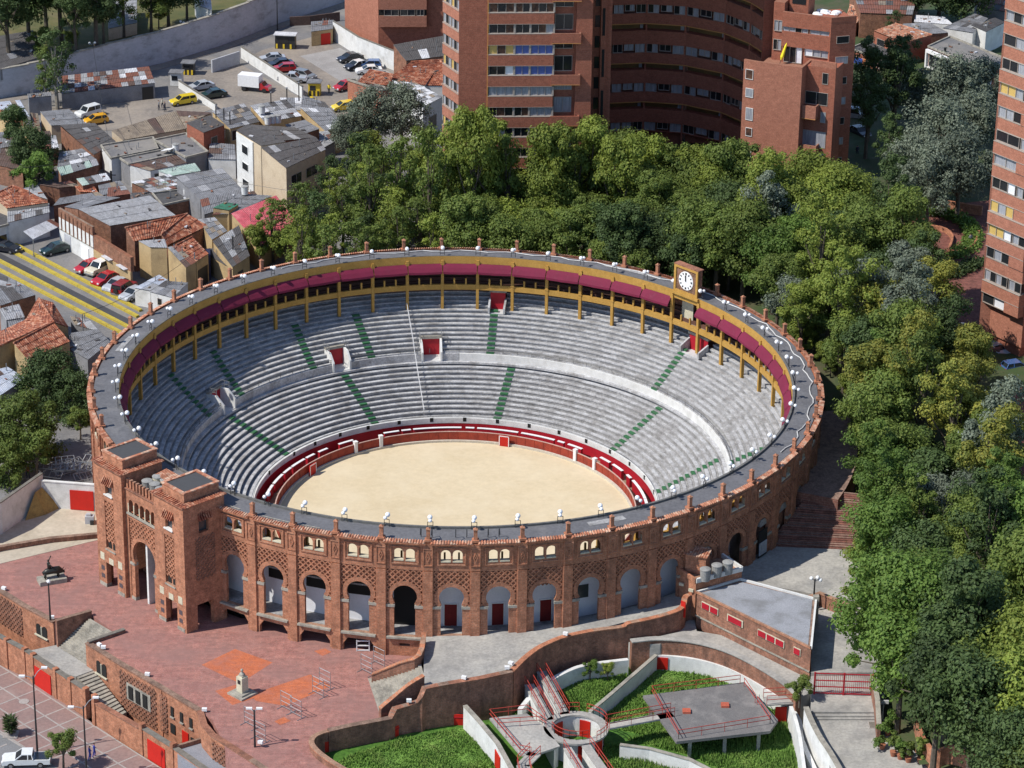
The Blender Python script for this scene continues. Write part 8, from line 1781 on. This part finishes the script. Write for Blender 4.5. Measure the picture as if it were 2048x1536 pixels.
for k, (x, y, kd, sh) in enumerate([(900, 246, 'bright', 7), (925, 262, 'bright', 5), (950, 226, 'bright', 2), (985, 250, 'bright', 7), (1012, 285, 'mid', 5), (1105, 262, 'bright', 2), (1180, 250, 'bright', 2), (1150, 285, 'mid', 7), (1245, 282, 'bright', 2), (1300, 278, 'bright', 2), (1360, 300, 'mid', 7), (1450, 292, 'mid', 2), (1490, 296, 'mid', 7), (1405, 305, 'bright', 2), (860, 270, 'mid', 5), (800, 290, 'mid', 5), (740, 300, 'mid', 5)]):
    v = UY(x, y, 72-abs(k % 3)*2.5); o = tree(v.x, v.y, -.5, kd, sh, 1.05, group='tall trees in front of the left tower', zs=(v.z+.5)/({2: 13.5, 7: 15.5, 5: 11.5}[sh]))
# shrubs along the wall of the ring, right
for k in range(26):
    i = RT.uniform(7.5, 15.2); r = RT.uniform(47, 51.5); q = pos(i, r); 
    tree(q.x, q.y, gz(q.x, q.y)-.2, RT.choice(['lush', 'mid', 'dark', 'bright']), 3, RT.uniform(.35, .75), group='shrubs beside the ring path')
# grey-green and dark trees
def one(px, py, zb, hc, kind, shape, sc, label=None, bark=None, group=None):
    v = U(px, py, zb+hc); placed.append((v.x, v.y)); return tree(v.x, v.y, zb, kind, shape, sc, bark, label, group)
one(740, 262, -1, 5.2, 'grey', 6, .95, 'large grey-green tree beside the yellow walled building', None, None); one(805, 255, -1, 5.5, 'grey', 6, 1.0, 'grey-green tree between the large grey one and the tower'); one(700, 285, -1, 4.5, 'grey', 6, .75, 'small grey-green tree at the corner of the cream gable')
for k, (x, y, s, kd) in enumerate([(1790, 200, 1.0, 'dark'), (1740, 190, .95, 'dark'), (1850, 180, 1.0, 'grey'), (1905, 200, 1.15, 'grey'), (1940, 260, 1.1, 'grey'), (1880, 290, 1.25, 'grey'), (1830, 320, 1.0, 'grey'), (1920, 345, 1.2, 'grey'), (1735, 250, .8, 'dark'), (1860, 360, 1.0, 'grey'), (1960, 180, 1.0, 'grey'), (1800, 150, .8, 'dark'), (1780, 300, .7, 'dark')]): one(x, y, 5.0, 8 if s > .9 else 6, kd, 6 if kd == 'grey' else 7, s, group='grey-green and dark trees beside the right tower')
for k, (x, y, s) in enumerate([(1880, 5, 1.4), (1930, 15, 1.2), (1830, -5, 1.1), (1790, 35, .6)]): one(x, y, 4.2, 6, 'dark', 4 if s > .8 else 5, s, group='dark trees at the top right edge')
for k, (x, y, s, kd, sh) in enumerate([(15, 60, 1.2, 'dark', 2), (55, 30, 1.3, 'dark', 4), (120, 20, 1.4, 'dark', 4), (150, 50, .9, 'dark', 2), (190, 40, 1.2, 'dark', 2), (205, 30, .8, 'dark', 2), (245, 5, .9, 'mid', 5), (80, 50, .8, 'mid', 3), (300, -5, 1.0, 'mid', 0), (335, -15, 1.0, 'dark', 4), (372, -25, .9, 'dark', 0), (140, 40, .6, 'mid', 3), (315, -10, .7, 'yellow', 3), (90, 0, 1.2, 'dark', 4)]): one(x, y, 2.2, 6, kd, sh, s, group='park trees above the road wall')
one(110, 110, -1, 9, 'dark', 5, 1.05, 'tall thin tree growing through the end of the tin shed', BARKP); one(90, 128, -1, 7, 'mid', 5, .75, 'short thin tree leaning beside the tin shed', BARKP)
one(62, 310, -1, 4.0, 'dark', 8, .95, 'big dark tree between the small roofs, left edge'); one(30, 270, -1, 4, 'dark', 1, .8, 'dark tree behind the big dark one at the left edge'); one(70, 360, -1, 3.5, 'lush', 3, 1.0, 'green bush in front of the big dark tree, left edge')
one(100, 760, -1, 4.0, 'dark', 8, .98, 'dense round dark green tree between the orange tiles and ring'); one(145, 790, -1, 3.2, 'dark', 8, .7, 'lower dark tree tucked beside the ring wall, left')
one(160, 850, -1, 2, 'mid', 3, .6, 'small shrub against the left foot of the ring')
one(45, 850, -1, 4.5, 'mid', 8, 1.05, 'leafy tree at the left edge above the sandy yard wall'); one(10, 905, -1, 4, 'mid', 8, .8, 'lower leafy tree at the left edge beside the yard wall'); one(70, 900, -1, 4, 'mid', 3, .9, 'small leafy tree nearest the sandy yard wall corner')
one(125, 1500, ZS, 2.2, 'mid', 3, .62, 'small round street tree beside the white pickup'); one(1600, 1382, -.3, 1.8, 'mid', 3, .5, 'small tree growing at the corner of the annex and white wall')
for (x, y, s) in ((1560, 400, 1.0), (1620, 405, 1.1), (1690, 420, 1.0), (1530, 370, .5), (1650, 440, 1.1), (1590, 450, 1.1)): one(x, y, 5, 7, 'bright', 4 if s > .8 else 5, s, group='bright trees at the foot of the stepped tower')
one(545, 470, -1, 4, 'mid', 5, .8, 'thin twiggy tree in front of the pink roof'); one(600, 450, -1, 5, 'mid', 5, .9, 'thin twiggy tree at the right corner of the pink roof'); one(520, 500, -1, 3, 'bright', 3, .9, 'small bright bush behind the ring beside the pink roof'); one(570, 500, -1, 2.5, 'bright', 3, .85, 'bright bush right behind the ring, below the pink roof'); one(640, 480, -1, 3, 'mid', 3, .9, 'green bush between thin trunks behind the ring')
# hedge round the brick circle by the right tower
def hedge(label, pts, z, w_, h_, kind, n):
    g = MB(); R_ = random.Random(len(label)); q = [U(x, y, z) for x, y in pts]; segs = list(zip(q[:-1], q[1:])); L_ = [(b-a).length for a, b in segs]; vs = []; fs = []
    for k in range(n):
        t = R_.random()*sum(L_); i = 0
        while t > L_[i]: t -= L_[i]; i += 1
        a, b = segs[i]; c = a.lerp(b, t/L_[i])+Vector((R_.uniform(-w_, w_), R_.uniform(-w_, w_), R_.uniform(.0, h_))); nn = Vector((R_.uniform(-1, 1), R_.uniform(-1, 1), R_.uniform(.2, 1))).normalized(); t1 = nn.cross(Vector((0, 1, .3))).normalized(); t2 = nn.cross(t1); s = R_.uniform(.2, .42); m = len(vs); vs += [c-t1*s*.6, c+t2*s*.4, c+t1*s*.6, c-t2*s*.4]; fs.append((m, m+1, m+2, m+3))
    g.add(vs, fs); return mk('hedge', g, LK[kind], label=label, cat='hedge')
hedge('curved green hedge on the brick circle left of the right tower', [(1830, 432), (1890, 432), (1930, 450), (1950, 478), (1940, 500), (1905, 520)], 6, 1.3, 1.1, 'lush', 5000)
hedge('green planting bed beside the foot of the right tower', [(1890, 560), (1940, 540), (1955, 530)], 6, 1.2, 1.2, 'dark', 2500)
cw = P((1800, 420), (1990, 400), (2000, 700), (1860, 690), (1850, 560), z=6.2); slab('brick_plaza', cw, 0, 6.25, brickmat('park_brick', (.25, .095, .075), (.2, .08, .065), (.2, .11, .09), stain=(.1, .05, .04), bw=.8, bh=.3, flat=True, samt=.5))
wall('garden_wall', 'low curved orange brick wall around the hedge circle', [(1820, 448), (1880, 452), (1905, 470), (1900, 500), (1945, 490), (1958, 460)], 6.9, 6, .3, BRICK, smooth=3); wall('garden_wall', 'long brick wall below the grey trees near the right tower', [(1862, 395), (1900, 402), (1965, 412)], 7.6, 6, .4, BRICK)
slab('brick_plaza', P((1960, 800), (2100, 760), (2100, 1060), (2010, 1040), (1985, 900), z=6.2), 0, 6.3, MATS['park_brick'])
# planted retaining wall pieces at the lower right
wall('garden_wall', 'curved orange brick retaining wall under the trees, lower right corner', [(1832, 1415), (1842, 1465), (1870, 1500), (1905, 1490), (1960, 1510), (2060, 1540)], [2.4, 2.0, 2.4, 2.9, 3.2, 3.4], -1, .4, BRICK, smooth=3)
# potted shrubs by the alley
for k, (x, y, s) in enumerate([(1764, 1498, .33), (1786, 1512, .28), (1800, 1518, .26), (1816, 1524, .26), (1775, 1470, .36), (1840, 1526, .3)]):
    v = U(x, y, .0); T = thing('potted_shrub', 'green shrub in a terracotta pot by the alley, %s' % ['second from the garden wall', 'third from the garden wall', 'fourth from the garden wall', 'fifth from the garden wall', 'nearest the garden wall', 'last and furthest right'][k], 'potted plant', v, 'potted shrubs along the alley')
    mk('pot', MB().lathe((0, 0, 0), [(.22, 0), (.34, .5), (.36, .55), (.3, .55)], 12), POTM, T, world=False)
    g, _t = tree_mesh(40+k, 2.6*s/.3, 1.0*s/.3, 8, 700, .22, low=.15); mk('foliage', g, LK['mid' if k % 2 else 'lush'], T, world=False)
# palm-like street plant
v = U(22, 1470, ZS); T = thing('street_plant', 'stubby dark palm-like plant in a square paving bed, lower left', 'plant', v); mk('planter_kerb', MB().box((0, 0, .06), (1.5, 1.5, .12)), LINE, T, world=False); mk('trunk', MB().cyl((0, 0, 0), .22, 1.4, 8, r2=.3), BARK, T, world=False)
g = MB(); rr = random.Random(9)
for k in range(420): a = rr.uniform(0, 6.28); z = rr.uniform(.5, 2.0); r = rr.uniform(.2, .55); c = Vector((r*cos(a), r*sin(a), z)); d = Vector((cos(a)*.45, sin(a)*.45, rr.uniform(-.1, .5))); sd_ = Vector((-sin(a), cos(a), 0))*.09; m = len(g.v); g.add([c-sd_, c+sd_, c+d], [(0, 1, 2)])
mk('fronds', g, LK['dark'], T, world=False)
one(1180, 1345, ZP, 1.0, 'lush', 3, .36, 'leafy bush growing in the grass above the round hub'); one(1215, 1350, ZP, .8, 'bright', 3, .3, 'second leafy bush in the grass above the round hub')
# flower bush in the park
one(2043, 842, 6.2, 1, 'mid', 3, .3, 'small bush on the brick plaza at the right edge')
# labels: each tree told apart by its kind and its order from a landmark
LMK = [('the clock', 1380, 570), ('the left apartment tower', 1000, 330), ('the stepped tower', 1550, 350), ('the right tower', 1960, 620), ('the broad brick steps', 1690, 1040), ('the red alley gate', 1720, 1370), ('the pink roof', 530, 450), ('the curved hedge', 1890, 440), ('the thin shed tree', 110, 160), ('the middle of the far roof', 958, 480), ('the school roof', 1930, 110), ('the brick plaza at the right edge', 2030, 850)]
KW = {'bright': 'bright green', 'mid': 'mid green', 'dark': 'dark green', 'grey': 'grey-green', 'yellow': 'yellowish', 'lush': 'lush green'}
SW = ['broad tree', 'round tree', 'tall tree', 'bushy small tree', 'wide spreading tree', 'thin sparse tree', 'silvery billowing tree', 'long-trunked tree', 'bushy low tree']
bins = {}
for t in TREES:
    o, kind, shape, x, y, z, label, group = t
    if label: o['label'] = label; o['category'] = 'tree'; continue
    px, py = proj(x, y, z+6); li = min(LMK, key=lambda l: hypot(l[1]-px, l[2]-py)); bins.setdefault((li[0], kind, shape), []).append((hypot(li[1]-px, li[2]-py), o)); o['group'] = group or 'park trees'
for (l, kind, shape), lst in bins.items():
    lst.sort(key=lambda q: q[0])
    for i, (_, o) in enumerate(lst): o['label'] = '%s %s, %s %s' % (KW[kind], SW[shape].replace('silvery ', '') if kind != 'grey' else SW[shape], 'nearest' if i == 0 else ordn(i+1)+' nearest', l); o['category'] = 'tree'
